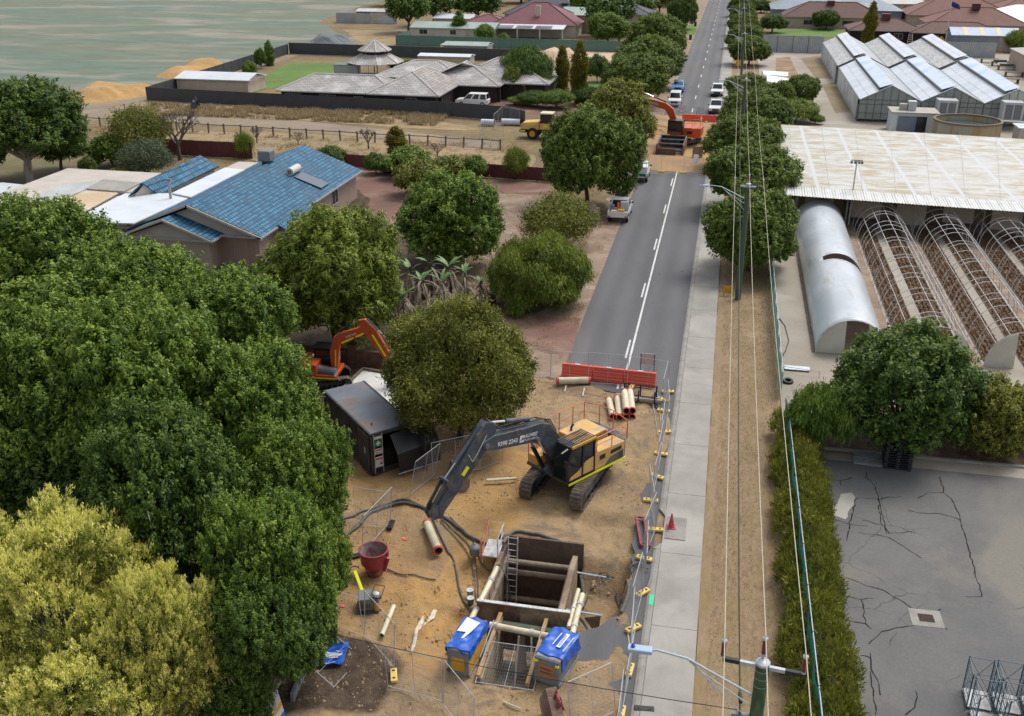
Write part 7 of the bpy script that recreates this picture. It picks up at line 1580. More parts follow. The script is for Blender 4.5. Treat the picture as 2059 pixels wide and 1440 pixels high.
def pvc(p, q, r, label, grp=None, red=True, cat='pipe', m='pvc_cream'):
    p, q = Vector(p), Vector(q); t = thing('sewer_pipe', label, cat, p, 0, grp); d = q-p; u = d.normalized(); w = u.orthogonal(); 
    n = 20; M = u.to_track_quat('Z', 'Y').to_matrix(); L = d.length
    def ring(prof, name, m):
        mb = MB(); mb.lathe(prof, n=n); mb.v = [tuple(M @ Vector(v)) for v in mb.v]; return mb.build(name, m, t, smooth=True)
    ring([(r*.86, L), (r*.86, 0)], 'bore', 'pipe_in'); ring([(r, .0), (r, L)], 'barrel', m)
    if red: ring([(r*.86, -.012), (r*1.09, -.012), (r*1.09, .13), (r*1.02, .14)], 'socket_ring', 'pvc_red'); ring([(r*1.02, L-.14), (r*1.03, L+.01), (r*.86, L+.01)], 'end_ring', 'pvc_red')
    else: ring([(r*.86, -.01), (r*1.0, -.01)], 'end_face', m); ring([(r*1.0, L+.01), (r*.86, L+.01)], 'end_face', m)
    return t
rp_ = .19
for (a_, b_, z, lb) in (((1232, 846), (1223, 810), 0, 'single red-ended pipe lying apart left of the pipe stack'), ((1246, 847), (1241, 806), 0, 'left bottom pipe of the red-ended pipe stack'), ((1259, 847), (1254, 806), 0, 'middle bottom pipe of the red-ended pipe stack'), ((1270.5, 846.5), (1265.5, 805), 0, 'right bottom pipe of the red-ended pipe stack'), ((1259, 847), (1254, 806), 1, 'left upper pipe of the red-ended pipe stack'), ((1270.5, 846.5), (1265.5, 805), 1, 'right upper pipe of the red-ended pipe stack')):
    u, v = G(*a_), G(*b_); pvc((u.x, u.y, rp_*1.1+z*.4+.03), (v.x, v.y, rp_*1.1+z*.4+.03), rp_, lb, 'red-ended pipes stacked by the rack')
u, v = G(1119, 774), G(1187, 773); pvc((u.x, u.y, .28), (v.x, v.y, .28), .21, 'long cream pipe with one red end lying in front of the left orange barrier')
u, v = G(882, 1119), G(858, 1062); pvc((u.x, u.y, .3), (v.x, v.y, .3), .19, 'cream pipe with a red-ringed mouth lying by the black hoses')
u, v = G(768, 1286), G(792, 1227); pvc((u.x, u.y, .2), (v.x, v.y, .2), .10, 'slender white pipe lying right of the rammer', red=False)
u, v = G(978, 971), G(1038, 967); rod((u.x, u.y, .15), (v.x, v.y, .15), .09, 'short timber log on the sand in front of the excavator tracks', 'pvc_cream', 'timber_log', 'log')
for (a_, b_, lb, r) in (((1135, 787), (1138, 778), 'left short stake lying below the long cream pipe', .04), ((1171, 797), (1175, 785), 'right short stake lying below the long cream pipe', .045), ((1100, 758), (1128, 768), 'crossed white sticks left of the orange barriers', .03), ((1012, 1408), (1048, 1424), 'white stick on the sand at the bottom edge', .03), ((925, 1242), (929, 1222), 'white peg standing by the left pump', .03)):
    u, v = G(*a_), G(*b_); rod((u.x, u.y, tz(u.x, u.y)+.06), (v.x, v.y, tz(v.x, v.y)+.1), r, lb, 'white_ply', 'timber_stake', 'stake')
# --- cone, red beam frame
p = G(1349, 1066); t = thing('traffic_cone', 'faded red traffic cone on the drain pit lid in the footpath', 'cone', (p.x, p.y, .15), R(8)); mat('cone_red', (.55, .06, .10), .6, c2=(.45, .07, .1), sc=5)
mb = MB(); mb.box(-.2, .2, -.2, .2, .012, .05); mb.build('base', 'cone_red', t); mb = MB(); mb.lathe([(.15, .05), (.035, .72), (.03, .73)], n=16); mb.build('body', 'cone_red', t, smooth=True); mb = MB(); mb.lathe([(.118, .26), (.094, .4)], n=16); mb.build('collar', 'cone_red', t)
u, v = G(1279, 1045), G(1289, 1103); t = thing('pipe_cradle', 'narrow red-brown steel frame lying on the sand beside the kerb panels', 'cradle', (u.x, u.y, .06)); d = v-u; w_ = Vector((.36, 0, 0)); mat('red_oxide', (.30, .07, .07), .7, c2=(.22, .06, .06), sc=4)
for o_ in (0, 1): mb = MB(); mb.beam(w_*o_+Vector((0, 0, .08)), d+w_*o_+Vector((0, 0, .08)), .12, .16); mb.build('beam', 'red_oxide', t)
for f in (0, .12, .9, 1): mb = MB(); mb.beam(d*f+Vector((0, 0, .1)), d*f+w_+Vector((0, 0, .1)), .06); mb.build('crosspiece', 'red_oxide', t)
# ======== shaft, trench, pumps, hoses
mat('shore_rust', (.125, .085, .065), .85, c2=(.085, .062, .052), sc=1.2, c3=(.15, .10, .07), sc3=1.2, fine=.15); mat('shore_red', (.12, .05, .04), .8, c2=(.17, .11, .08), sc=1.5, c3=(.21, .16, .12), sc3=.9, fine=.15)
mat('shore_mud', (.34, .26, .18), .9, c2=(.27, .2, .135), sc=1.8, c3=(.2, .14, .09), sc3=1.0, fine=.12); mat('strut_mud', (.27, .22, .165), .85, c2=(.2, .16, .12), sc=3)
S_T = thing('shoring_box', 'deep rectangular steel shoring box with four cross struts sunk in the sand', 'trench shoring', (-5, -7.8, 0))
def wb(name, x0, x1, y0, y1, z0, z1, m, parent=S_T, bevel=.0):
    mb = MB(); mb.box(x0+5, x1+5, y0+7.8, y1+7.8, z0, z1); return mb.build(name, m, parent, bevel=bevel)
wb('back_plate', -6.95, -3.05, -5.42, -5.3, -4.9, .42, 'shore_rust')
wb('front_plate', -6.75, -4.95, -10.42, -10.3, -1.6, .5, 'shore_red'); wb('front_plate', -4.94, -2.9, -10.44, -10.32, -1.6, .48, 'shore_mud')
wb('plate_edge', -6.75, -2.9, -10.45, -10.29, .50, .54, 'galv')
L_ = wb('side_wall', -6.68, -6.48, -10.0, -6.4, -4.9, .22, 'shore_mud'); R_ = wb('side_wall', -3.42, -3.2, -10.25, -6.2, -4.9, .32, 'shore_mud')
for y in (-9.3, -8.4, -7.5): wb('panel_joint', -6.475, -6.465, y, y+.03, -4.5, .1, 'black_paint', S_T)
wb('far_side_plate', -6.72, -6.5, -6.35, -5.45, -4.9, .1, 'shore_rust')
for z in (-.45, -1.0, -2.45, -3.1):
    mb = MB(); mb.tube([(-6.5+5, -6.1+7.8, z), (-3.3+5, -6.1+7.8, z)], .13, 12); mb.build('strut', 'strut_mud', S_T, smooth=True)
wb('wale', -6.5, -6.35, -9.9, -5.5, -.6, -.35, 'strut_mud'); wb('wale', -3.6, -3.42, -10.1, -5.5, -.6, -.35, 'strut_mud')
overlay('shaft_floor', [(-6.6, -10.2), (-3.2, -10.2), (-3.2, -5.4), (-6.6, -5.4)], -4.9, 'shore_rust', px=False)
Ld = thing('ladder', 'long aluminium ladder standing in the deep shaft', 'ladder', (-6.1, -6.35, 0)); Ld.rotation_euler = (R(-6), 0, 0)
for x in (-.21, .21): mb = MB(); mb.beam((x, 0, -4.7), (x, 0, .95), .035, .08); mb.build('rail', 'galv', Ld)
for i in range(19): mb = MB(); mb.tube([(-.21, 0, -4.5+i*.3), (.21, 0, -4.5+i*.3)], .018, 6); mb.build('rung', 'galv', Ld)
Pf = thing('access_platform', 'small aluminium access platform with guard rails at the rear left corner of the shaft', 'platform', (-6.95, -6.6, .05))
mb = MB(); mb.box(-.35, .35, -.55, .75, .32, .38); mb.build('deck', 'galv', Pf)
for (x, y) in ((-.35, -.55), (.35, -.55), (-.35, .75), (.35, .75)): mb = MB(); mb.tube([(x, y, 0), (x, y, 1.35)], .024, 6); mb.build('post', 'galv', Pf)
mb = MB()
for z in (.85, 1.3): mb.tube([(-.35, .75, z), (.35, .75, z)], .02, 6).tube([(.35, -.55, z), (.35, .75, z)], .02, 6)
mb.tube([(.35, -.55, .4), (.35, .75, 1.3)], .018, 6).tube([(.35, .75, .4), (.35, -.55, 1.3)], .018, 6); mb.build('guard_rail', 'galv', Pf)
mb = MB(); mb.tube([(-.35, -.6, .4), (-.35, .8, 1.35)], .03, 6).tube([(-.38, -.55, .1), (-.38, -.55, 1.1)], .05, 6); mb.build('red_gate', 'rail_orange', Pf)
t = thing('submersible_pump', 'small steel blue-grey pump sitting left of the access platform', 'pump', (-7.75, -6.7, .1)); mb = MB(); mb.lathe([(.02, 0), (.22, 0), (.24, .1), (.24, .4), (.15, .5), (.02, .52)], n=16); mb.build('body', 'plastic_grey', t, smooth=True); mb = MB(); mb.tube([(-.1, 0, .5), (0, 0, .62), (.1, 0, .5)], .02, 6); mb.build('handle', 'galv', t)
# front trench
T_ = thing('trench_shoring', 'timber and steel plates lining the narrow trench between the two blue-wrapped pumps', 'trench shoring', (-4.7, -12.3, 0))
mb = MB(); mb.box(-1.0, -.9, -2.0, 1.7, -2.2, .05); mb.build('side_plate', 'shore_mud', T_); mb = MB(); mb.box(.78, .88, -2.0, 1.7, -2.2, .05); mb.build('side_plate', 'shore_mud', T_)
mb = MB(); mb.beam((-1.05, -2.05, .15), (-1.0, 1.7, .18), .16, .14); mb.build('timber_waler', mat('new_timber', (.42, .27, .12), .85, c2=(.3, .18, .08), sc=3, stretch=(4, .7, 1)), T_); mb = MB(); mb.beam((.83, -2.1, .15), (.88, 1.7, .18), .14, .14); mb.build('timber_waler', 'new_timber', T_)
for y in (-.9, .75): mb = MB(); mb.lathe([(.11, -.05), (.11, .05)], (-1.02, y, .22), 10); mb.build('orange_strap', 'barrier_orange', T_)
overlay('trench_floor', [(-5.6, -14.3), (-3.85, -14.3), (-3.85, -10.6), (-5.6, -10.6)], -2.2, mat('wet_concrete', (.27, .25, .2), .5, c2=(.17, .13, .09), sc=1.0, lo=.45, hi=.55), px=False)
t = thing('green_main', 'thick dark green pipe crossing the head of the narrow trench', 'pipe', (-5.9, -10.85, -.25)); mb = MB(); mb.tube([(0, 0, 0), (2.7, -.1, 0)], .25, 16); mb.build('barrel', mat('pipe_green', (.05, .085, .05), .6, c2=(.09, .10, .07), sc=2), t, smooth=True)
t = thing('drain_fitting', 'mud-covered concrete fitting hanging under the green pipe in the trench', 'fitting', (-4.75, -11.0, -1.0)); mb = MB(); mb.tube([(0, 0, .6), (0, -.1, -.3), (.1, -.5, -.8)], .2, 12); mb.build('body', 'strut_mud', t, smooth=True)
rod((-4.75, -11.6, .0), (-4.75, -12.6, -2.1), .035, 'left thin white prop standing in the narrow trench', 'white_ply', 'prop', 'prop'); rod((-4.25, -11.6, .0), (-3.95, -13.0, -1.0), .035, 'right thin white prop leaning in the narrow trench', 'white_ply', 'prop', 'prop')
for i, (a_, b_) in enumerate((((965, 1322), (993, 1247)), ((966, 1338), (994, 1264)), ((1073, 1330), (1091, 1259)))): rod(G(*a_, .15), G(*b_, .75), .025, ['upper', 'lower', 'right'][i]+' steel pole sloping across the trench head between the pumps')
def wpipe(pts, r, label, m='pvc_cream', name='dewatering_pipe', cat='pipe'):
    p0 = Vector(pts[0]); t = thing(name, label, cat, p0); mb = MB(); mb.tube([Vector(p)-p0 for p in pts], r, 12); mb.build('barrel', m, t, smooth=True)
    k = max(1, int((Vector(pts[-1])-p0).length/1.3))
    for i in range(k): f = (i+.5)/k; q = (Vector(pts[-1])-p0); c = q*f; u = q.normalized(); mb = MB(); mb.tube([c-u*.07, c+u*.07], r*1.25, 12); mb.build('coupling', 'galv', t)
    return t
def wpg(a, b, za, zb, r, label): u, v = G(*a, za), G(*b, zb); return wpipe([u, v], r, label)
wpg((1000, 1142), (946, 1248), .25, .1, .12, 'white pipeline running along the left side of the deep shaft'); wpg((962, 1252), (1106, 1280), .3, .3, .13, 'white pipeline running in front of the shaft from pump to pump')
wpg((1163, 1186), (1143, 1262), .2, .2, .09, 'thinner left pipe of the pair along the right side of the shaft'); wpg((1171, 1196), (1149, 1282), .25, .25, .12, 'thicker right pipe of the pair along the right side of the shaft')
rod(G(1160, 1151, .15), G(1228, 1163, .1), .045, 'rear silver prop from the shaft wall to the pit side', 'galv_bright', 'steel_prop', 'prop'); rod(G(1138, 1226, .15), G(1210, 1238, .1), .05, 'front silver prop from the shaft wall to the pit side', 'galv_bright', 'steel_prop', 'prop')
t = thing('pit_plate', 'bent sheet of muddy plywood leaning in the pit right of the shaft', 'sheet', (0, 0, 0)); mb = MB(); mb.slab([G(1175, 1242, -.2), G(1208, 1238, .05), G(1205, 1258, -.5), G(1193, 1267, -.7)], .03); mb.build('sheet', 'shore_mud', t)
def hose(pts, r, label, z=.06, m='hose_grey', name='hose', cat='hose'):
    P_ = []
    for p in pts:
        zz = p[2] if len(p) > 2 else z; q = G(p[0], p[1], zz)
        if len(p) == 2: q.z = tz(q.x, q.y)+z if -20 < q.x < 0 and q.y > -17 else z
        P_.append(q)
    S = []                                       # Catmull-Rom through the points
    for i in range(len(P_)-1):
        a, b, c, d = P_[max(i-1, 0)], P_[i], P_[i+1], P_[min(i+2, len(P_)-1)]
        fl = len(pts[i]) == 2 and len(pts[i+1]) == 2
        for k in range(5):
            u = k/5; S.append(.5*((2*b)+(c-a)*u+(2*a-5*b+4*c-d)*u*u+(3*b-a-3*c+d)*u**3))
            if fl and -20 < S[-1].x < -.9 and S[-1].y > -17: S[-1].z = tz(S[-1].x, S[-1].y)+z
    S.append(P_[-1]); mb = MB(); mb.tube(S, r, 8); return tag(mb.build(name, m, smooth=True), label, cat)
mat('hose_grey', (.085, .08, .075), .6, c2=(.12, .11, .095), sc=3); mat('hose_tan', (.17, .15, .12), .7, c2=(.11, .10, .085), sc=4, fine=.15)
hose([(640, 1100), (687, 1080), (718, 1055), (749, 1028), (788, 1014), (823, 1016), (858, 1028), (908, 1049), (960, 1084), (1003, 1097)], .075, 'thick black hose arching from the dark trees past the boom tip to the platform', .09)
hose([(640, 1068), (694, 1045), (733, 1026), (772, 1014), (815, 1008), (850, 1024), (880, 1036)], .06, 'second thick hose lying along the long arched one')
hose([(868, 1040), (885, 1076), (904, 1107), (917, 1134), (920, 1151), (925, 1179), (939, 1204), (957, 1216), (977, 1207), (990, 1212)], .045, 'black hose winding down past the two buckets to the shaft corner')
hose([(888, 1045), (932, 1079), (952, 1109), (960, 1137), (961, 1179), (964, 1203)], .028, 'thin hose dropping left of the shaft', m='hose_tan')
hose([(885, 1048), (925, 1085), (945, 1116), (954, 1145), (956, 1180), (960, 1200)], .025, 'thinnest tan hose beside the thin one left of the shaft', m='hose_tan')
hose([(905, 1040), (950, 1081), (966, 1118), (982, 1134), (1004, 1136, .4), (1017, 1157, .3), (1024, 1190, -1), (1027, 1216, -2)], .035, 'black hose that drops over the left shaft wall')
hose([(1012, 1092, .5), (1029, 1076), (1071, 1075), (1110, 1082), (1152, 1096), (1170, 1118), (1177, 1151), (1179, 1195, -.6), (1171, 1222, -.4)], .075, 'thick hose curving behind the shaft and down its right side', .09, 'hose_tan')
hose([(1160, 1235, -.1), (1180, 1262, -.3), (1182, 1280, -.3), (1172, 1297, -.1), (1158, 1292, 0)], .06, 'black hose loop at the right front corner of the shaft')
hose([(1120, 1232, .1), (1135, 1250, -.2), (1150, 1262, -.2), (1162, 1275, -.2)], .04, 'short black hose under the pipe pair right of the shaft')
hose([(1243, 1141), (1252, 1165), (1254, 1195), (1246, 1221), (1224, 1241)], .075, 'left hose of the pair lying on the sand by the kerb panels', .09, 'hose_tan')
hose([(1243, 1139), (1260, 1159), (1264, 1184), (1257, 1212), (1249, 1232)], .065, 'right hose of the pair lying on the sand by the kerb panels', .09, 'hose_tan')
hose([(778, 1144), (810, 1156), (845, 1162), (876, 1169)], .03, 'thin black hose running right from the red kibble')
hose([(1155, 795), (1180, 790), (1215, 800), (1240, 812)], .012, 'thin wire lying on the sand left of the pipe stack')
for i, (px, py) in enumerate(((1285, 1146), (1215, 1164))):
    q = G(px, py); mb = MB(); rd = random.Random(i+4)
    for k in range(14): a = rd.uniform(0, 6.28); mb.tube([(0, 0, .05), (math.cos(a)*.2, math.sin(a)*.2, .2), (math.cos(a+.8)*.42, math.sin(a+.8)*.36, .04)], .014, 5)
    o = mb.build('chain_bundle', 'black_paint'); o.location = q; tag(o, ['tangled black lifting chains beside the kerb panels', 'tangled black chains hanging at the end of the rear silver prop'][i], 'chains')
# buckets, kibble, compactor, rammer
for i, (px, py, c) in enumerate(((945, 1188, 'rear'), (946, 1203, 'front'))):
    q = G(px, py); t = thing('bucket', c+' one of two grey plastic buckets beside the winding hose', 'bucket', (q.x, q.y, tz(q.x, q.y)+.02)); mb = MB(); mb.lathe([(.11, 0), (.15, .34), (.16, .36), (.13, .33), (.10, .06)], n=18, caps=False); mb.lathe([(.11, 0), (.01, .0)], n=18); mb.build('body', mat('bucket_teal', (.06, .13, .15), .5) if i else 'sheet_grey', t, smooth=True)
    mb = MB(); mb.lathe([(.155, .355), (.01, .365)], n=18); mb.build('lid', 'metal_pale', t)
q = G(754, 1150); mat('kibble_red', (.33, .03, .05), .5, c2=(.24, .03, .045), sc=2.5, c3=(.18, .06, .05), sc3=3)
t = thing('concrete_kibble', 'red conical concrete bucket with a grey-crusted mouth standing on the sand', 'concrete bucket', (q.x, q.y, tz(q.x, q.y))); 
mb = MB(); mb.lathe([(.30, .22), (.50, .5), (.66, .72), (.69, 1.35), (.73, 1.37), (.73, 1.42), (.66, 1.42)], n=32); mb.build('shell', 'kibble_red', t, smooth=True)
mb = MB(); mb.lathe([(.66, 1.42), (.62, .75), (.44, .5), (.25, .3), (.01, .3)], n=32); mb.build('lining', mat('crusted', (.30, .27, .27), .9, c2=(.3, .09, .11), sc=2.2, lo=.45, hi=.6, fine=.1), t, smooth=True)
mb = MB(); mb.lathe([(.38, 0), (.38, .07), (.32, .07), (.32, 0)], n=24)
for k in range(4): a = k*1.57+.4; mb.beam((.36*math.cos(a), .36*math.sin(a), .05), (.5*math.cos(a), .5*math.sin(a), .6), .06)
mb.build('stand', 'kibble_red', t); mb = MB(); mb.beam((.55, -.2, .4), (.82, -.25, 1.2), .1, .16); mb.build('chute_lever', 'kibble_red', t)
mb = MB()
for k in range(10): mb.lathe([(.03, 0), (.05, .02), (.03, .04)], (-.3+k*.05, .3-k*.07, 1.2-k*.07), 6)
mb.build('chain', 'black_paint', t)
for k, (x, y) in enumerate(((-.7, 0), (.7, 0))): mb = MB(); mb.cbox((x, y, 1.25), (.1, .18, .3)); mb.build('lug', 'kibble_red', t)
q = G(737, 1216); t = thing('plate_compactor', 'black plate compactor with a raised yellow handle on the sand', 'compactor', (q.x, q.y, tz(q.x, q.y)), R(20))
mb = MB(); mb.prism([(-.35, -.42, .0), (.35, -.42, .0), (.4, -.42, .14), (-.4, -.42, .14)], (0, .8, 0)); mb.build('base_plate', 'black_paint', t, bevel=.02); mb = MB(); mb.box(-.3, .3, -.35, .3, .16, .62); mb.build('engine', mat('olive_metal', (.17, .165, .12), .5, c2=(.1, .1, .08), sc=3), t, bevel=.04); mb = MB(); mb.box(-.33, .33, -.38, .33, .63, .74); mb.build('top_cover', 'plastic_grey', t, bevel=.04)
mb = MB()
for i in range(4): mb.box(-.2+i*.1, -.14+i*.1, -.36, -.352, .3, .5)
mb.build('cooling_slots', 'black_paint', t)
mb = MB(); mb.beam((-.1, .3, .5), (-.42, .85, 1.35), .14, .05); mb.build('handle_arm', 'hi_yellow', t); mb = MB(); mb.tube([(-.62, .8, 1.35), (-.55, .98, 1.45), (-.35, .98, 1.47), (-.22, .9, 1.4)], .022, 6); mb.build('handle_bar', 'black_paint', t)
q = G(758, 1224); t = thing('trench_rammer', 'upright rammer with a white tank and tubular frame right of the plate compactor', 'rammer', (q.x, q.y, tz(q.x, q.y)))
mb = MB(); mb.box(-.12, .12, -.2, .16, 0, .07); mb.build('foot_plate', 'black_paint', t, bevel=.02); mb = MB(); mb.lathe([(.1, .08), (.13, .2), (.1, .3), (.12, .4), (.09, .5)], n=14); mb.build('bellows', 'exc_amber', t, smooth=True); mb = MB(); mb.cbox((0, .05, .65), (.24, .32, .3)); mb.build('engine', 'plastic_grey', t, bevel=.04)
mb = MB(); mb.lathe([(.01, .78), (.12, .8), (.13, .92), (.05, .98), (.01, .98)], n=14); mb.build('tank', 'sign_white', t, smooth=True); mb = MB(); mb.tube([(-.22, -.1, .75), (-.22, .5, .95), (.22, .5, .95), (.22, -.1, .75), (-.22, -.1, .75)], .022, 6).tube([(-.22, .1, .8), (-.1, .1, .6)], .02, 6).tube([(.22, .1, .8), (.1, .1, .6)], .02, 6); mb.build('handle_frame', 'black_paint', t)
bpy.data.objects['concrete_kibble'].scale = (.88, .88, .9)
# pumps wrapped in blue tarps
mat('tarp_blue', (.01, .085, .45), .4, c2=(.015, .12, .55), sc=3, fine=.08); mat('pump_grey', (.22, .24, .26), .5, c2=(.16, .17, .18), sc=2); mat('pump_orange', (.65, .34, .03), .5, c2=(.5, .26, .03), sc=2, fine=.06); mat('tarp_white', (.68, .70, .73), .5, fine=.03)
def tarp(t, W2, y0, y1, zt, drop, dropf, seed, name='tarp_cover'):
    """a draped sheet over a box: creased, with hanging edges"""
    g = random.Random(seed); N_, M_ = 26, 34; vs = []; hw = W2; wid = hw*2+2*drop; leng = (y1-y0)+dropf*2
    ph = [g.uniform(0, 6) for _ in range(6)]
    for j in range(M_+1):
        v = -dropf+leng*j/M_
        for i in range(N_+1):
            u = -wid/2+wid*i/N_; cr = .022*math.sin(u*9+v*4+ph[0])+.016*math.sin(v*11-u*5+ph[1])+.012*math.sin(u*17+ph[2])*math.sin(v*14+ph[3])
            x = max(-hw, min(hw, u)); z = zt; y = min(max(v, 0), y1-y0)+y0
            ex = abs(u)-hw; ey = max(-v, v-(y1-y0))
            if ex > 0: z -= ex*(.93+.1*math.sin(v*3+ph[4])); x += math.copysign(.02+cr*.9+.02*ex, u)
            if ey > 0: z -= ey*.95 if ex <= 0 else ey*.25; y += (-1 if v < 0 else 1)*(.03+cr*1.4+.08*ey)
            vs.append((x, y, z+.035+cr*(1 if ex <= 0 and ey <= 0 else .4)))
    mb = MB(); mb.add(vs, [(j*(N_+1)+i, j*(N_+1)+i+1, (j+1)*(N_+1)+i+1, (j+1)*(N_+1)+i) for j in range(M_) for i in range(N_)]); return mb.build(name, 'tarp_blue', t, smooth=True)
def pump(px, py, rz, label, kind):
    q = G(px, py); t = thing('diesel_pump', label, 'pump', (q.x, q.y, tz(q.x, q.y)+.03), rz); t.scale = (.94, .94, .95); W2, L = (.46, 2.0) if kind == 0 else (.53, 1.95)
    mb = MB(); mb.box(-W2, W2, 0, L, .1, 1.22); mb.build('housing', 'pump_orange' if kind == 0 else 'pump_grey', t, bevel=.05); mb = MB(); mb.box(-W2-.03, W2+.03, -.02, L+.02, 0, .12); mb.build('skid', 'pump_grey', t, bevel=.02)
    mb = MB(); mb.box(-W2+.01, W2-.01, -.03, -.003, .14, 1.18); mb.build('front_plate', 'pump_grey', t)
    mb = MB(); mb.box(-W2*.6, W2*.6, -.05, -.031, .22, .85) if kind == 0 else mb.box(-W2*.66, W2*.66, -.05, -.031, .3, .92); mb.build('front_door', 'pump_orange' if kind == 0 else mat('door_brown', (.42, .20, .09), .5, c2=(.35, .17, .08), sc=2), t)
    if kind == 0: mb = MB(); mb.tube([(-W2+.08, -.04, .2), (-W2+.08, -.1, .2)], .09, 12); mb.build('outlet', 'black_paint', t)
    else:
        for z in (.74, .56):
            mb = MB()
            mb.box(-.28, .28, -.056, -.051, z-.05, z+.03); mb.build('badge', 'shore_red', t)
        for x in (-W2+.05, W2-.12): mb = MB(); mb.box(x-.04, x+.12, -.08, -.03, .98, 1.06); mb.build('reflective_tab', 'hi_yellow', t)
    tp = tarp(t, W2+.02, .04 if kind == 0 else .22, L-.02 if kind == 0 else L-.1, 1.24, .42 if kind == 0 else .75, .22 if kind == 0 else .06, int(px))
    if kind == 0: mb = MB(); mb.add([(-.36, L-.12, 1.335), (.28, L-.3, 1.335), (.12, 1.05, 1.315), (-.02, .62, 1.31), (-.12, .6, 1.31), (-.06, 1.0, 1.315), (-.44, .95, 1.315)], [(0, 1, 2, 5, 6), (2, 3, 4, 5)]); mb.build('white_patch', 'tarp_white', t)
    else:
        for i, (x, y0_, y1_, w_) in enumerate(((-.12, .75, 1.55, .04), (.14, .7, 1.6, .17), (.42, .55, 1.5, .035))): mb = MB(); mb.add([(x-w_/2, y0_, 1.315), (x+w_/2, y0_, 1.315), (x+w_/2+.06, y1_, 1.315), (x-w_/2+.06, y1_, 1.315)], [(0, 1, 2, 3)]); mb.build('white_stripe', 'tarp_white', t)
        mb = MB()
        for i in range(9): mb.add([(.10, .8+i*.08, 1.319), (.2, .8+i*.08, 1.319), (.2, .84+i*.08, 1.319), (.1, .84+i*.08, 1.319)], [(0, 1, 2, 3)])
        struct(mb.build('printed_marks', 'plastic_grey', t), 'stuff')
    return t
pump(922, 1356, R(-8), 'left pump with an orange end door and a white patch on its blue tarp', 0)
pump(1099, 1378, R(-15), 'right pump with a brown end door and white stripes on its blue tarp', 1)
# blue tarp on the ground, sign board, low wall
q = [G(*c) for c in ((642, 1302), (703, 1303), (690, 1342), (630, 1338))]
mb = MB(); N_ = 18; vs = []
for j in range(N_+1):
    for i in range(N_+1):
        a = q[0].lerp(q[1], i/N_); b = q[3].lerp(q[2], i/N_); p = a.lerp(b, j/N_); vs.append((p.x, p.y, tz(p.x, p.y)+.16+.03*math.sin(j*1.4+i*.2)+.02*math.sin(i*.9+j*.5)))
mb.add(vs, [(j*(N_+1)+i, j*(N_+1)+i+1, (j+1)*(N_+1)+i+1, (j+1)*(N_+1)+i) for j in range(N_) for i in range(N_)]); t = thing('ground_tarp', 'crumpled blue tarp with white stripes lying on the dark ground', 'tarp'); tb_ = mb.build('sheet', 'tarp_blue', t, smooth=True)
mb = MB()
for f0, f1, i0, i1 in ((.36, .42, 2, 16), (.5, .6, 3, 16), (.68, .74, 3, 14), (.92, .97, 4, 13)):
    vs = []
    for i in range(i0, i1+1):
        for f in (f0, f1):
            a = q[0].lerp(q[1], i/N_); b = q[3].lerp(q[2], i/N_); p = a.lerp(b, f+.02*math.sin(i)); j = f*N_; vs.append((p.x, p.y, tz(p.x, p.y)+.18+.03*math.sin(j*1.4+i*.2)+.02*math.sin(i*.9+j*.5)))
    n_ = len(vs)//2; mb.mi(0).add(vs, [(2*i, 2*i+1, 2*i+3, 2*i+2) for i in range(n_-1)])
struct(mb.build('white_stripes', 'tarp_white', t), 'stuff')
u, v = G(668, 1225), G(588, 1410); rod_ = MB(); rod_.beam((0, 0, .15), v-u+Vector((0, 0, .15)), .12, .4); o = rod_.build('garden_edging', 'pump_grey'); o.location = u; tag(o, 'low grey edging wall running from the dark tree past the blue tarp', 'edging')
p1, p2 = G(556, 1382, 1.3), G(532, 1417, 1.3); p3, p4 = G(582, 1422, .25), G(558, 1462, .1)
t = thing('business_sign', 'tilted blue, white and orange sign board at the bottom edge under the dark trees', 'sign', p2); ux = (p1-p2); lx = ux.length; ux.normalize(); uy = (p2-p4); uy = (uy-ux*uy.dot(ux)); ly = uy.length; uy.normalize(); Mt = frame((0, 0, 0), ux, uy); nz = ux.cross(uy)
def srect(x0, x1, y0, y1, m, name, th=.008, off=0.): mb = MB(); mb.box(x0*lx, x1*lx, -(1-y0)*ly, -(1-y1)*ly, off, off+th); mb.v = [tuple(Mt @ Vector(v)) for v in mb.v]; return mb.build(name, m, t)
srect(0, 1, 0, 1, 'sign_white', 'panel', .02, -.02); srect(0, 1, .97, 1, 'deep_blue', 'border'); srect(0, 1, .78, .80, 'deep_blue', 'rule_line'); srect(0, 1, .36, .52, 'exc_amber', 'orange_band'); srect(0, 1, 0, .16, mat('sign_blue', (.02, .12, .5), .5), 'blue_band')
for k in range(3): srect(.08, .92, .58+k*.065, .60+k*.065, 'sheet_grey', 'text_line', .004, .009)
for k in range(7): srect(.06+k*.13, .15+k*.13, .84, .92, 'deep_blue', 'header_letter', .004, .009)
mb = MB(); mb.beam((p2-p2)+Mt @ Vector((.1*lx, -.4*ly, -.05)), Mt @ Vector((.1*lx, -.4*ly, -.05))-Vector((0, 0, 1.5)), .06).beam(Mt @ Vector((.9*lx, -.4*ly, -.05)), Mt @ Vector((.9*lx, -.4*ly, -.05))-Vector((0, 0, 1.5)), .06); mb.build('stand', 'galv', t)
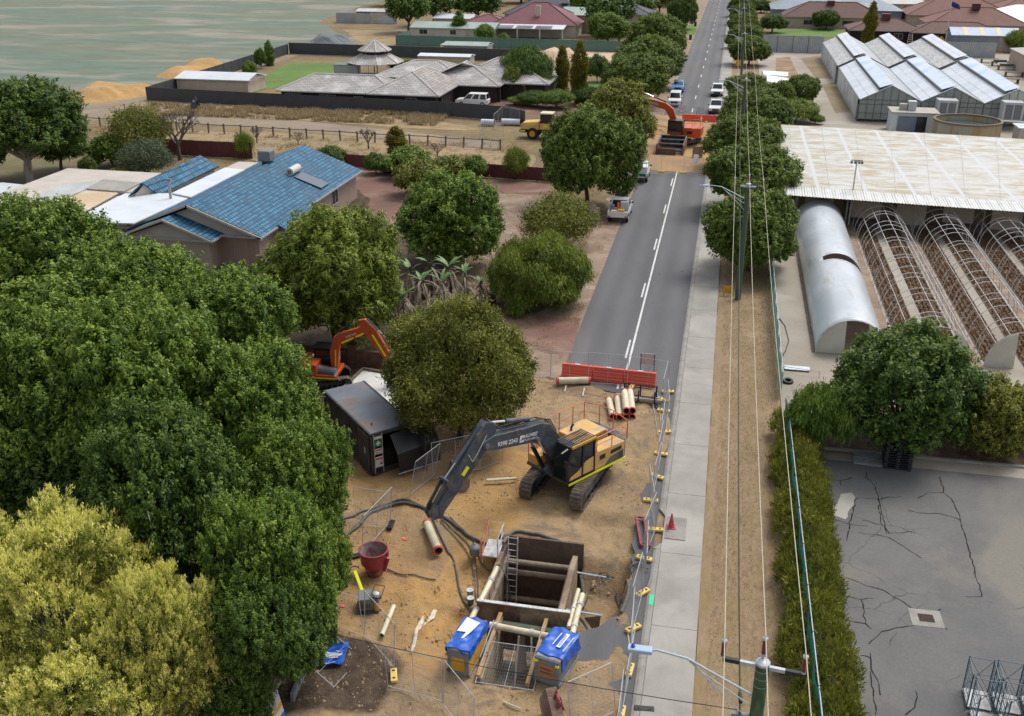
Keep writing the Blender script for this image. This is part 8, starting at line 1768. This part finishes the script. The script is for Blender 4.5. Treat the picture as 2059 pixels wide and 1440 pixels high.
# bucket at the bottom edge, small debris
q = G(1130, 1440); t = thing('excavator_bucket', 'rusty excavator bucket on the sand at the bottom edge of the photo', 'bucket', (q.x, q.y-.5, .5), R(200)); bucket(t, 0, 0, 0, 1.5, 1.1, 'shore_red', t, 1, 'shell')
mb = MB(); mb.prism([(-.1, -.25, .5), (.25, -.25, .5), (.1, -.25, .95)], (0, .08, 0)).prism([(-.1, .17, .5), (.25, .17, .5), (.1, .17, .95)], (0, .08, 0)).tube([(.08, -.3, .8), (.08, .3, .8)], .06, 8); mb.build('hitch_lugs', 'red_oxide', t)
q = G(915, 975); t = thing('excavator_bucket', 'muddy excavator bucket lying behind the raised stick of the grey boom', 'bucket', (q.x, q.y, .45), R(30)); bucket(t, 0, 0, 0, 1.6, 1.0, 'strut_mud', t, 1, 'shell')
g_ = random.Random(44)
mat('torn_plastic', (.62, .58, .5), .8, c2=(.5, .4, .28), sc=4)
mb = MB(); ys_ = [G(875, 1215), G(868, 1232), G(856, 1245), G(838, 1268), G(832, 1290), G(826, 1308)]
vs = []
for p in ys_: w_ = g_.uniform(.05, .14); vs += [(p.x-w_, p.y, tz(p.x-w_, p.y)+.05), (p.x+w_, p.y, tz(p.x+w_, p.y)+.06)]
mb.add(vs, [(2*i, 2*i+1, 2*i+3, 2*i+2) for i in range(len(ys_)-1)]); tag(mb.build('geotextile', 'torn_plastic'), 'torn strip of whitish cloth along the dug edge left of the left pump', 'cloth strip')
SP = [(893, 1045), (862, 1083), (814, 1082), (765, 1142), (745, 1218), (691, 1215), (822, 1127)]
mat('spray_pink', (.85, .16, .14), .8)
for i, (px, py) in enumerate(SP[:6]):
    q = G(px, py); mb = MB(); vs = [(q.x+math.cos(a)*g_.uniform(.07, .2), q.y+math.sin(a)*g_.uniform(.05, .12)) for a in [k*.9 for k in range(7)]]; mb.add([(x, y, tz(x, y)+.035) for x, y in vs], [tuple(range(7))]); struct(mb.build('spray_mark', 'spray_pink'))
# clods and stones scattered on the sand
g2 = np.random.default_rng(9); n = 15000; sx = g2.uniform(-18.5, -1.0, n); sy = g2.uniform(-16.8, 11.5, n)
keep = (terrain(sx, sy) > -1.6) & (vn(sx, sy, 2.0, 21) > -.12); sx, sy = sx[keep], sy[keep]; sz = terrain(sx, sy); n = len(sx)
near = ((np.abs(sx+5)-1.9)**2 < 1.2) & (np.abs(sy+8) < 4.5); s = ((.012+.05*g2.random(n)**4)*(1+1.6*near*g2.random(n)))[:, None]; base = np.array([[-1, -1, -.3], [1, -1, -.3], [1, 1, -.3], [-1, 1, -.3], [-.6, -.5, .7], [.6, -.6, .8], [.5, .6, .7], [-.6, .5, .8]])
V = (np.stack([sx, sy, sz], 1)[:, None]+base[None]*s[:, None]*(1+.4*g2.normal(size=(n, 8, 3)))).reshape(-1, 3)
Q = np.array([[4, 5, 6, 7], [0, 1, 5, 4], [1, 2, 6, 5], [2, 3, 7, 6], [3, 0, 4, 7]]); f = (np.arange(n)[:, None, None]*8+Q[None]).reshape(-1, 4)
me = bpy.data.meshes.new('sand_clods'); me.vertices.add(len(V)); me.vertices.foreach_set('co', V.astype(np.float32).ravel()); me.loops.add(f.size); me.loops.foreach_set('vertex_index', f.astype(np.int32).ravel()); me.polygons.add(len(f)); me.polygons.foreach_set('loop_start', np.arange(0, f.size, 4, dtype=np.int32))
me.materials.append(mat('clod', (.36, .25, .13), .95, c2=(.22, .15, .09), sc=1.3)); me.update(); o = bpy.data.objects.new('sand_clods', me); COL.objects.link(o); tag(o, 'clods and small stones strewn over the trampled sand of the works', 'clods'); struct(o, 'stuff')
# ======== far works and vehicles
mat('car_white', (.74, .75, .77), .3, fine=.0); mat('car_blue', (.10, .26, .52), .3, fine=0); mat('tyre', (.015, .015, .016), .8); mat('rim', (.4, .4, .42), .35); mat('lamp_red', (.4, .02, .02), .3); mat('lamp_clear', (.7, .7, .72), .2)
def wheel(t, x, y, r, w): 
    mb = MB(); mb.tube([(x-w/2, y, r), (x+w/2, y, r)], r, 20); o = mb.build('wheel', 'tyre', t, smooth=True); mb = MB(); s = 1 if x > 0 else -1; mb.tube([(x+s*w*.5, y, r), (x+s*(w*.5+.015), y, r)], r*.6, 14); mb.build('rim', 'rim', o)
def car(p, rz, label, kind, paint='car_white', name='parked_car', cat='car', L=4.9, Wd=1.85, Ht=1.8, group=None, load=None):
    """nose towards +y of its own frame. kind: wagon, ute (tray at the back)"""
    t = thing(name, label, cat, p, rz, group); h = L/2; w = Wd/2; zb = .42
    cabr = -h+.12 if kind == 'wagon' else -.35*L/4.9*1.0-.35
    hood = h-1.25
    prof = [(-h+.05 if kind == 'wagon' else cabr, zb), (-h if kind == 'wagon' else cabr, 1.0), (-h+.06 if kind == 'wagon' else cabr, 1.05), (hood, 1.12), (h-.1, .98), (h, .8), (h, .45), (h-.1, zb-.05)]
    mb = MB(); mb.prism([(-w, y, z) for y, z in prof], (Wd, 0, 0)); mb.build('body', paint, t, bevel=.07)
    rf = [(cabr+.03, 1.05), (cabr+.16, Ht), (hood-.75, Ht), (hood+.02, 1.12)]
    mb = MB(); vs = []
    for (y, z) in rf:
        ww = w-.04 if z < 1.3 else w-.16; vs += [(-ww, y, z), (ww, y, z)]
    mb.add(vs, [(0, 1, 3, 2), (2, 3, 5, 4), (4, 5, 7, 6), (0, 2, 4, 6), (1, 7, 5, 3)]); cb = mb.build('cabin', paint, t, bevel=.04)
    def glass(f0, f1, a, b): # quad on a cabin face given by corner indices, shrunk and pushed out
        pass
    def gl(q, name): 
        c = sum((Vector(x) for x in q), Vector())/4; nrm = (Vector(q[1])-Vector(q[0])).cross(Vector(q[2])-Vector(q[1])).normalized()
        if nrm.dot(c-Vector((0, (cabr+hood)/2, 1.3))) < 0: nrm = -nrm
        mb = MB(); mb.add([c+(Vector(x)-c)*.86+nrm*.014 for x in q], [(0, 1, 2, 3)]); mb.build(name, 'cab_glass', cb)
    gl([vs[4], vs[5], vs[7], vs[6]], 'windscreen'); gl([vs[0], vs[1], vs[3], vs[2]], 'rear_window')
    for s in (0, 1):
        A, B, C_2, D_ = Vector(vs[0+s]), Vector(vs[2+s]), Vector(vs[4+s]), Vector(vs[6+s]); k = 3 if kind == 'wagon' else 1
        for i in range(k):
            f0, f1 = i/k+.02, (i+1)/k-.02; lo = A.lerp(D_, f0), A.lerp(D_, f1); hi = B.lerp(C_2, f0), B.lerp(C_2, f1); q = [lo[0], lo[1], hi[1], hi[0]]; gl(q, 'side_window')
    for x in (-w+.12, w-.12):
        for y in (-h+.85, h-.9): wheel(t, x, y, .37, .26)
    for x in (-w+.2, w-.2): mb = MB(); mb.box(x-.16, x+.16, h-.02, h+.03, .72, .88); mb.build('headlight', 'lamp_clear', t)
    mb = MB(); mb.box(-w+.42, w-.42, h-.01, h+.04, .6, .85); mb.build('grille', 'black_paint', t); mb = MB(); mb.box(-w+.02, w-.02, h, h+.12, .38, .56); mb.build('bumper', 'black_paint' if kind != 'wagon' else paint, t, bevel=.03)
    for x in (-w-.1, w+.1): mb = MB(); mb.cbox((x, hood-.25, 1.2), (.2, .1, .16)); mb.build('mirror', 'black_paint', t)
    if kind == 'wagon':
        for x in (-w+.12, w-.12): mb = MB(); mb.box(x-.09, x+.09, -h-.02, -h+.02, .75, .95); mb.build('tail_light', 'lamp_red', t)
    else:
        mb = MB(); mb.box(-w+.0, w-.0, -h, cabr-.05, .8, .86); mb.build('tray', 'metal_pale', t); mb = MB()
        mb.box(-w, w, -h-.03, -h, .5+.1, 1.12); mb.build('tailgate', paint, t)
        for x in (-w, w-.03): mb = MB(); mb.box(x, x+.03, -h, cabr-.05, .8, 1.12); mb.build('tray_side', paint, t)
        mb = MB(); mb.box(-.5, .5, -h+.1, cabr, .45, .8); mb.build('chassis', 'black_paint', t)
        for x in (-w+.15, w-.15): mb = MB(); mb.box(x-.12, x+.12, -h-.05, -h-.031, .64, .74); mb.build('tail_light', 'lamp_red', t)
        mb = MB(); mb.tube([(-w+.05, cabr-.1, .86), (-w+.05, cabr-.1, Ht+.1), (w-.05, cabr-.1, Ht+.1), (w-.05, cabr-.1, .86)], .035, 6); mb.build('headboard', 'metal_pale', t)
    return t
def on(px, py, rz, **k): q = G(px, py); return car((q.x, q.y, .03), rz, **k)
q = G(1241, 450); U1 = car((q.x, q.y+2.4, .02), 0, 'white tray utility truck loaded with tools, parked facing away beside the clipped shrubs', 'ute', L=5.0)
for nm, lb, x, y, sx_, sy_, sz_, m_ in (('tool_box', 'grey locker on the right of the loaded truck tray', .45, -.7, .7, .6, .75, 'metal_pale'), ('drum', 'black drum at the left of the loaded truck tray', -.6, -1.3, .4, .4, .6, 'plastic_grey'), ('tool_bag', 'orange-red bag in the middle of the loaded truck tray', -.1, -1.1, .32, .3, .8, 'barrier_orange'), ('crate', 'brown crate at the rear of the loaded truck tray', .25, -1.9, .6, .35, .3, 'exc_amber'), ('crate', 'cream crate at the rear left of the loaded truck tray', -.4, -2.0, .5, .3, .22, 'cream_paint')):
    mb = MB()
    if nm == 'drum': mb.lathe([(.01, 0), (sx_/2, 0), (sx_/2, sz_), (.01, sz_)], n=14)
    elif nm == 'tool_bag': mb.lathe([(.02, 0), (sx_/2, .05), (sx_/2*.9, sz_*.6), (sx_/4, sz_), (.01, sz_)], n=9)
    else: mb.box(-sx_/2, sx_/2, -sy_/2, sy_/2, 0, sz_); mb.box(-sx_/2-.02, sx_/2+.02, -sy_/2-.02, sy_/2+.02, sz_, sz_+.04)
    o = mb.build(nm, m_, bevel=.02); o.location = (q.x+x, q.y+2.4+y, .9); tag(o, lb, nm.replace('_', ' '))
q = G(1283, 369); U2 = car((q.x, q.y+2.5, .02), 0, 'white canopy utility with a green tailgate, half hidden by the big dome tree', 'ute', L=5.0)
mb = MB(); mb.box(-.9, .9, -2.4, -.75, .9, 1.75); mb.build('canopy', 'car_white', U2, bevel=.06); mb = MB(); mb.box(-.6, .75, -2.56, -2.535, .75, 1.05); mb.build('green_panel', 'sign_green', U2); mb = MB()
mb = MB(); mb.tube([(-.8, -2.2, 1.75), (-.8, -2.2, 2.2), (.8, -2.2, 2.2), (.8, -2.2, 1.75)], .03, 6).tube([(-.8, .3, 1.8), (-.8, .3, 2.2), (.8, .3, 2.2), (.8, .3, 1.8)], .03, 6); mb.build('ladder_rack', 'metal_pale', U2)
gc = 'white utilities parked beyond the far works'
q = G(1438, 231); car((q.x, q.y+2.3, .02), math.pi, 'nearer of the two white utilities facing the camera on the right of the far road', 'ute', L=5.1, group=gc)
q = G(1441, 196); car((q.x, q.y+2.4, .02), math.pi, 'farther of the two white utilities facing the camera on the right of the far road', 'ute', L=5.1, group=gc)
q = G(1355, 216); car((q.x, q.y+2.4, .02), math.pi, 'white boxy four-wheel drive facing the camera beyond the red boom', 'wagon', L=4.8, Ht=1.85, group=gc)
q = G(1362, 188); car((q.x, q.y+2.4, .02), math.pi, 'light blue car parked behind the boxy white four-wheel drive', 'wagon', 'car_blue', L=4.5, Ht=1.55)
q = G(951, 213); car((q.x, q.y, .02), R(90), 'white four-wheel-drive wagon parked side-on before the dark carport of the grey-tiled house', 'wagon', L=5.0, Ht=1.9, Wd=1.95)
q = G(1755, 78); car((q.x, q.y, .02), R(60), 'white car half hidden by the tall golden cypress near the greenhouses', 'wagon', L=4.4, Ht=1.5)
# far excavator and its box
q = G(1370, 275, 1.2); t, bm_, sk, yb = digger((q.x, q.y+1.3, .02), R(172), 'orange-red excavator with a black cab working over the far shoring box', 'exc_orange', 1.0, [(.9, 1.3), (1.3, 1.3), (1.6, 3.0), (2.3, 4.1), (5.6, 5.0), (5.9, 5.3), (5.5, 5.6), (2.2, 4.9), (1.3, 4.3), (.8, 3.0)], [(5.0, 6.0), (5.4, 6.2), (6.3, 5.4), (7.6, 2.4), (7.3, 2.2), (6.9, 2.5), (5.7, 4.8), (5.3, 5.3)], R(60), cab=(-.2, 1.55), hood=False)
rails(t, [(-.3, .9, 0), (-1.4, 1.2, 0), (-2.3, .6, 0), (-2.3, -.9, 0), (-1.3, -1.3, 0)], 2.3, 3.3)
mb = MB(); mb.prism([(3.2, yb-.222, 4.55), (4.2, yb-.222, 4.8), (4.15, yb-.222, 5.05), (3.15, yb-.222, 4.8)], (0, .012, 0)); mb.prism([(3.2, yb+.21, 4.55), (4.2, yb+.21, 4.8), (4.15, yb+.21, 5.05), (3.15, yb+.21, 4.8)], (0, .012, 0)); mb.build('boom_decal', 'sheet_grey', bm_)
bucket(t, 7.4, yb, 1.7, 1.0, .9, 'exc_grey', sk, 1); mb = MB(); mb.box(-1.5, -.8, 1.36, 1.375, 1.6, 1.9); mb.build('vent_grille', 'black_paint', t)
q0, q1 = G(1318, 311), G(1374, 313); w_ = q1.x-q0.x; D2 = 5.2
t = thing('shoring_box', 'rusty open steel shoring box standing in the far sand in front of the orange excavator', 'trench shoring', (q0.x, q0.y, 0), R(-2))
for x in (0, w_-.18): mb = MB(); mb.prism([(x, 0, 0), (x, D2, 0), (x, D2, 1.5), (x, .3, 1.2)], (.18, 0, 0)); mb.build('side_wall', 'shore_red', t)
for y, z in ((.2, .55), (1.6, 1.0), (3.2, 1.2), (4.9, 1.35)): mb = MB(); mb.tube([(.1, y, z), (w_-.1, y, z)], .14, 10); mb.build('strut', 'exc_grey', t)
mb = MB(); mb.box(.18, w_*.72, .02, .1, .0, .75); mb.build('front_plate', 'shore_rust', t); mb = MB(); mb.box(.18, w_-.2, .5, D2, .03, .05); mb.build('dark_floor', 'pipe_in', t); mb = MB(); mb.box(.18, w_-.2, D2-.1, D2, .05, 1.2); mb.build('back_plate', 'shore_rust', t)
t = thing('steel_plate', 'pale rusty plate standing in the far sand', 'plate', G(1402, 317)); mb = MB(); mb.box(-.6, .6, 0, .06, 0, 1.3); mb.build('plate', 'shore_mud', t); t = thing('steel_plate', 'narrow pale plank leaning against the pale rusty plate', 'plate', G(1397, 332)); mb = MB(); mb.prism([(-.3, 0, 0), (.3, 0, 0), (.35, 1.0, 1.0), (-.2, 1.0, 1.0)], (0, .05, 0)); mb.build('plate', 'galv', t)
q0, q1 = G(1371, 243), G(1418, 240); barrier_(q0.x, q0.y, 2.6, 'left orange water barrier behind the far excavator', 'orange barriers across the far road'); barrier_(q0.x+2.7, q0.y, 2.6, 'right orange water barrier behind the far excavator', 'orange barriers across the far road')
for i, (px, py) in enumerate(((1371, 226), (1407, 229))): t = thing('road_sign_board', ['small white sign board by the boxy white four-wheel drive', 'white sign board standing behind the far orange barriers'][i], 'sign', G(px, py)+Vector((0, .3, 0))); mb = MB(); mb.box(-.55, .55, 0, .03, .2, 1.0); mb.build('panel', 'sign_white', t); mb = MB(); mb.box(-.5, -.46, .03, .06, 0, .9).box(.46, .5, .03, .06, 0, .9); mb.build('leg', 'black_paint', t)
ff = [G(*c) for c in ((1300, 352), (1329, 350), (1374, 352), (1412, 354))]
for i in range(3): panel(ff[i], ff[i+1], ['left', 'middle', 'right'][i]+' mesh panel on the near side of the far works', 'mesh panels round the far works', z=0)
ff = [G(*c) for c in ((1300, 235), (1330, 240), (1365, 245))]
for i in range(2): panel(ff[i], ff[i+1], ['left', 'right'][i]+' mesh panel on the far side of the far works', 'mesh panels round the far works', z=0)
for i, (px, py) in enumerate(((1329, 347), (1374, 349), (1304, 248), (1316, 242), (1420, 246))): q = G(px, py); foot((q.x, q.y, .05), R(i*20), ['left yellow block on the near edge of the far works', 'right yellow block on the near edge of the far works', 'yellow block left of the far excavator, nearer', 'yellow block left of the far excavator, farther', 'yellow block by the two white utilities'][i])
t = thing('hazard_sign', 'yellow warning board on the sandy verge beside the second green pole', 'sign', G(1464, 596)); mb = MB(); mb.box(-.38, .38, 0, .03, .25, .8); mb.build('panel', 'pump_orange', t); mb = MB(); mb.box(-.36, -.32, .03, .06, 0, .3).box(.32, .36, .03, .06, 0, .3); mb.build('leg', 'black_paint', t)
t = thing('hazard_sign', 'far yellow warning board by the gap in the right street trees', 'sign', G(1486, 137)); mb = MB(); mb.box(-.7, .7, 0, .04, .4, 1.5); mb.build('panel', 'pump_orange', t); mb = MB(); mb.box(-.6, -.54, .04, .08, 0, .4).box(.54, .6, .04, .08, 0, .4); mb.build('leg', 'black_paint', t)
for i, (px, py) in enumerate(((1388, 80), (1398, 53), (1471, 60))):
    q = G(px, py); t = thing('wheelie_bin', ['nearer dark wheelie bin on the left verge of the far road', 'farther dark wheelie bin on the left verge of the far road', 'dark wheelie bin on the right of the far road'][i], 'bin', q); mb = MB(); mb.prism([(-.28, -.3, 0), (.28, -.3, 0), (.33, -.38, 1.05), (-.33, -.38, 1.05)], (0, .6, 0)); mb.build('body', 'black_plastic', t); mb = MB(); mb.box(-.35, .35, -.42, .3, 1.06, 1.14); mb.build('lid', 'black_plastic', t)
# loader, its pipes and panels, spare bucket, sand piles
q = G(1071, 281); t = thing('wheel_loader', 'yellow wheel loader half hidden by the big dome tree', 'loader', (q.x+1.2, q.y+1.2, .02), R(-3))
mb = MB(); mb.prism([(-2.8, -1.0, 1.2), (-.4, -1.0, 1.2), (-.4, -1.0, 2.2), (-2.5, -1.0, 2.05), (-2.8, -1.0, 1.8)], (0, 2.0, 0)); mb.build('engine_cover', 'exc_yellow', t, bevel=.06); mb = MB(); mb.box(-2.9, 2.4, -.8, .8, .75, 1.2); mb.build('chassis', 'black_paint', t, bevel=.05); mb = MB(); mb.box(-2.95, -2.0, -1.1, 1.1, .9, 1.15); mb.build('counterweight', 'black_paint', t)
mb = MB(); mb.box(-.3, 1.2, -.8, .8, 2.0, 3.1); cb = mb.build('cab', 'black_paint', t, bevel=.05); mb = MB(); mb.box(-.35, 1.3, -.85, .85, 3.12, 3.3); mb.build('cab_roof', 'cream_paint', cb, bevel=.05); mb = MB(); mb.box(-.3, 1.4, -1.05, 1.05, 1.25, 2.0); mb.build('cab_base', 'exc_yellow', t, bevel=.05)
mb = MB(); mb.box(-.15, 1.05, -.82, -.805, 2.2, 3.0); mb.build('window', 'cab_glass', cb); mb = MB(); mb.box(-2.0, -.8, -1.02, -1.003, 1.85, 1.95); mb.box(.2, .9, -1.07, -1.053, 1.6, 1.75); mb.box(-2.8, -2.2, -1.12, -1.103, .95, 1.1); mb.build('reflective_strip', 'hi_yellow', t)
for x in (-1.2, 2.0):
    for y in (-1.0, 1.0):
        mb = MB(); mb.tube([(x, y-.28, .72), (x, y+.28, .72)], .72, 24); wl = mb.build('wheel', 'tyre', t, smooth=True); mb = MB(); s = -1 if y < 0 else 1; mb.tube([(x, y+s*.28, .72), (x, y+s*.3, .72)], .38, 18); mb.build('rim', 'exc_amber', wl)
mb = MB(); mb.beam((1.6, -.5, 1.5), (3.6, -.5, .9), .16, .3).beam((1.6, .5, 1.5), (3.6, .5, .9), .16, .3); mb.build('lift_arm', 'exc_yellow', t); bucket(t, 3.9, 0, .75, 2.4, 1.0, 'exc_grey', t)
for i, (a_, b_) in enumerate((((968, 253), (994, 254)), ((1009, 252), (1046, 253)))): u, v = G(*a_), G(*b_); pvc((u.x, u.y, .5), (v.x, v.y, .5), .42, ['left big pale concrete pipe lying left of the yellow loader', 'right big pale concrete pipe lying behind the yellow loader'][i], 'big pale pipes by the loader', red=False, m='metal_white')
for i, (a_, b_) in enumerate((((964, 283), (975, 275)), ((975, 275), (1012, 284)), ((993, 262), (1010, 246)), ((1010, 246), (1045, 252)))): panel(G(*a_), G(*b_), ['short mesh panel by the rail fence left of the loader', 'mesh panel facing the rail fence left of the loader', 'mesh panel between the two big pale pipes', 'mesh panel behind the yellow loader'][i], 'mesh panels by the loader', z=0)
q = G(397, 222); t = thing('excavator_bucket', 'toothed grey digger bucket lying in the dry grass by the charcoal fence', 'bucket', (q.x, q.y, .8), R(200)); bucket(t, 0, 0, 0, 2.6, 1.3, 'exc_grey', t, 1, 'shell'); mb = MB(); mb.prism([(-.1, -.4, .7), (.3, -.4, .7), (.1, -.4, 1.2)], (0, .1, 0)).prism([(-.1, .3, .7), (.3, .3, .7), (.1, .3, 1.2)], (0, .1, 0)); mb.build('hitch_lugs', 'exc_grey', t)
mat('pile_sand', (.46, .285, .115), .95, c2=(.40, .24, .09), sc=.25, lo=.4, hi=.6, fine=.1, fsc=1.5, bump=.15, bsc=.7)
def pile(c0, c1, top, w, label, m='pile_sand', seed=0, name='sand_pile', cat='sand pile', jagb=.12, bumps=3):
    a, b = G(*c0), G(*c1); c = (a+b)/2; Lh = (b-a).length/2; ang = math.atan2(b.y-a.y, b.x-a.x); h = hgt(c, top); nx_, ny_ = 60, 30; vs = []
    for j in range(ny_+1):
        for i in range(nx_+1):
            u = -1.15+2.3*i/nx_; v = -1.15+2.3*j/ny_; r_ = math.hypot(u, v) if abs(u) < 0 else (abs(u)**2.6+abs(v)**2)**.5
            bb = .8+.2*math.cos(u*bumps*1.7+seed)+.12*math.sin(u*9+v*3+seed)
            z = h*max(0, min(1.0, (1-r_)*1.7))*bb*(1-.12*math.sin(u*23+v*4)*max(0, -v)); vs.append((u*Lh, v*w, z-.03))
    t = thing(name, label, cat, c, ang); mb = MB(); mb.add(vs, [(j*(nx_+1)+i, j*(nx_+1)+i+1, (j+1)*(nx_+1)+i+1, (j+1)*(nx_+1)+i) for j in range(ny_) for i in range(nx_)]); mb.build('heap', m, t, smooth=True); return t
pile((128, 205), (318, 178), 166, 5.5, 'nearer long pile of yellow sand beside the big dark tree and the green field', seed=1)
pile((332, 158), (452, 132), 124, 5, 'farther pile of bright yellow sand behind the corner of the charcoal fence', seed=4)
pile((632, 88), (700, 82), 68, 6, 'low pile of blue-grey gravel at the end of the field', mat('gravel', (.16, .18, .19), .95, c2=(.13, .145, .155), sc=.6, fine=.15), 2, 'gravel_pile', 'gravel pile')
pile((1085, 112), (1160, 116), 96, 5, 'pale pinkish sand heap below the green fence', 'white_sand', 3)
pile((1300, 268), (1345, 262), 252, 3, 'orange sand heap left of the far excavator', 'sand_cut', 5); pile((1395, 262), (1428, 290), 262, 3, 'orange sand heap right of the far excavator', 'sand_cut', 6)
# letterbox, small white box by the strelitzias
q = G(990, 610); t = thing('letterbox', 'small brick letterbox with a white top beside the red driveway', 'letterbox', q); mb = MB(); mb.box(-.25, .25, -.2, .2, 0, .8); mb.build('pillar', 'brick_brown', t); mb = MB(); mb.box(-.3, .3, -.25, .25, .8, .95); mb.build('box', 'trim_white', t)
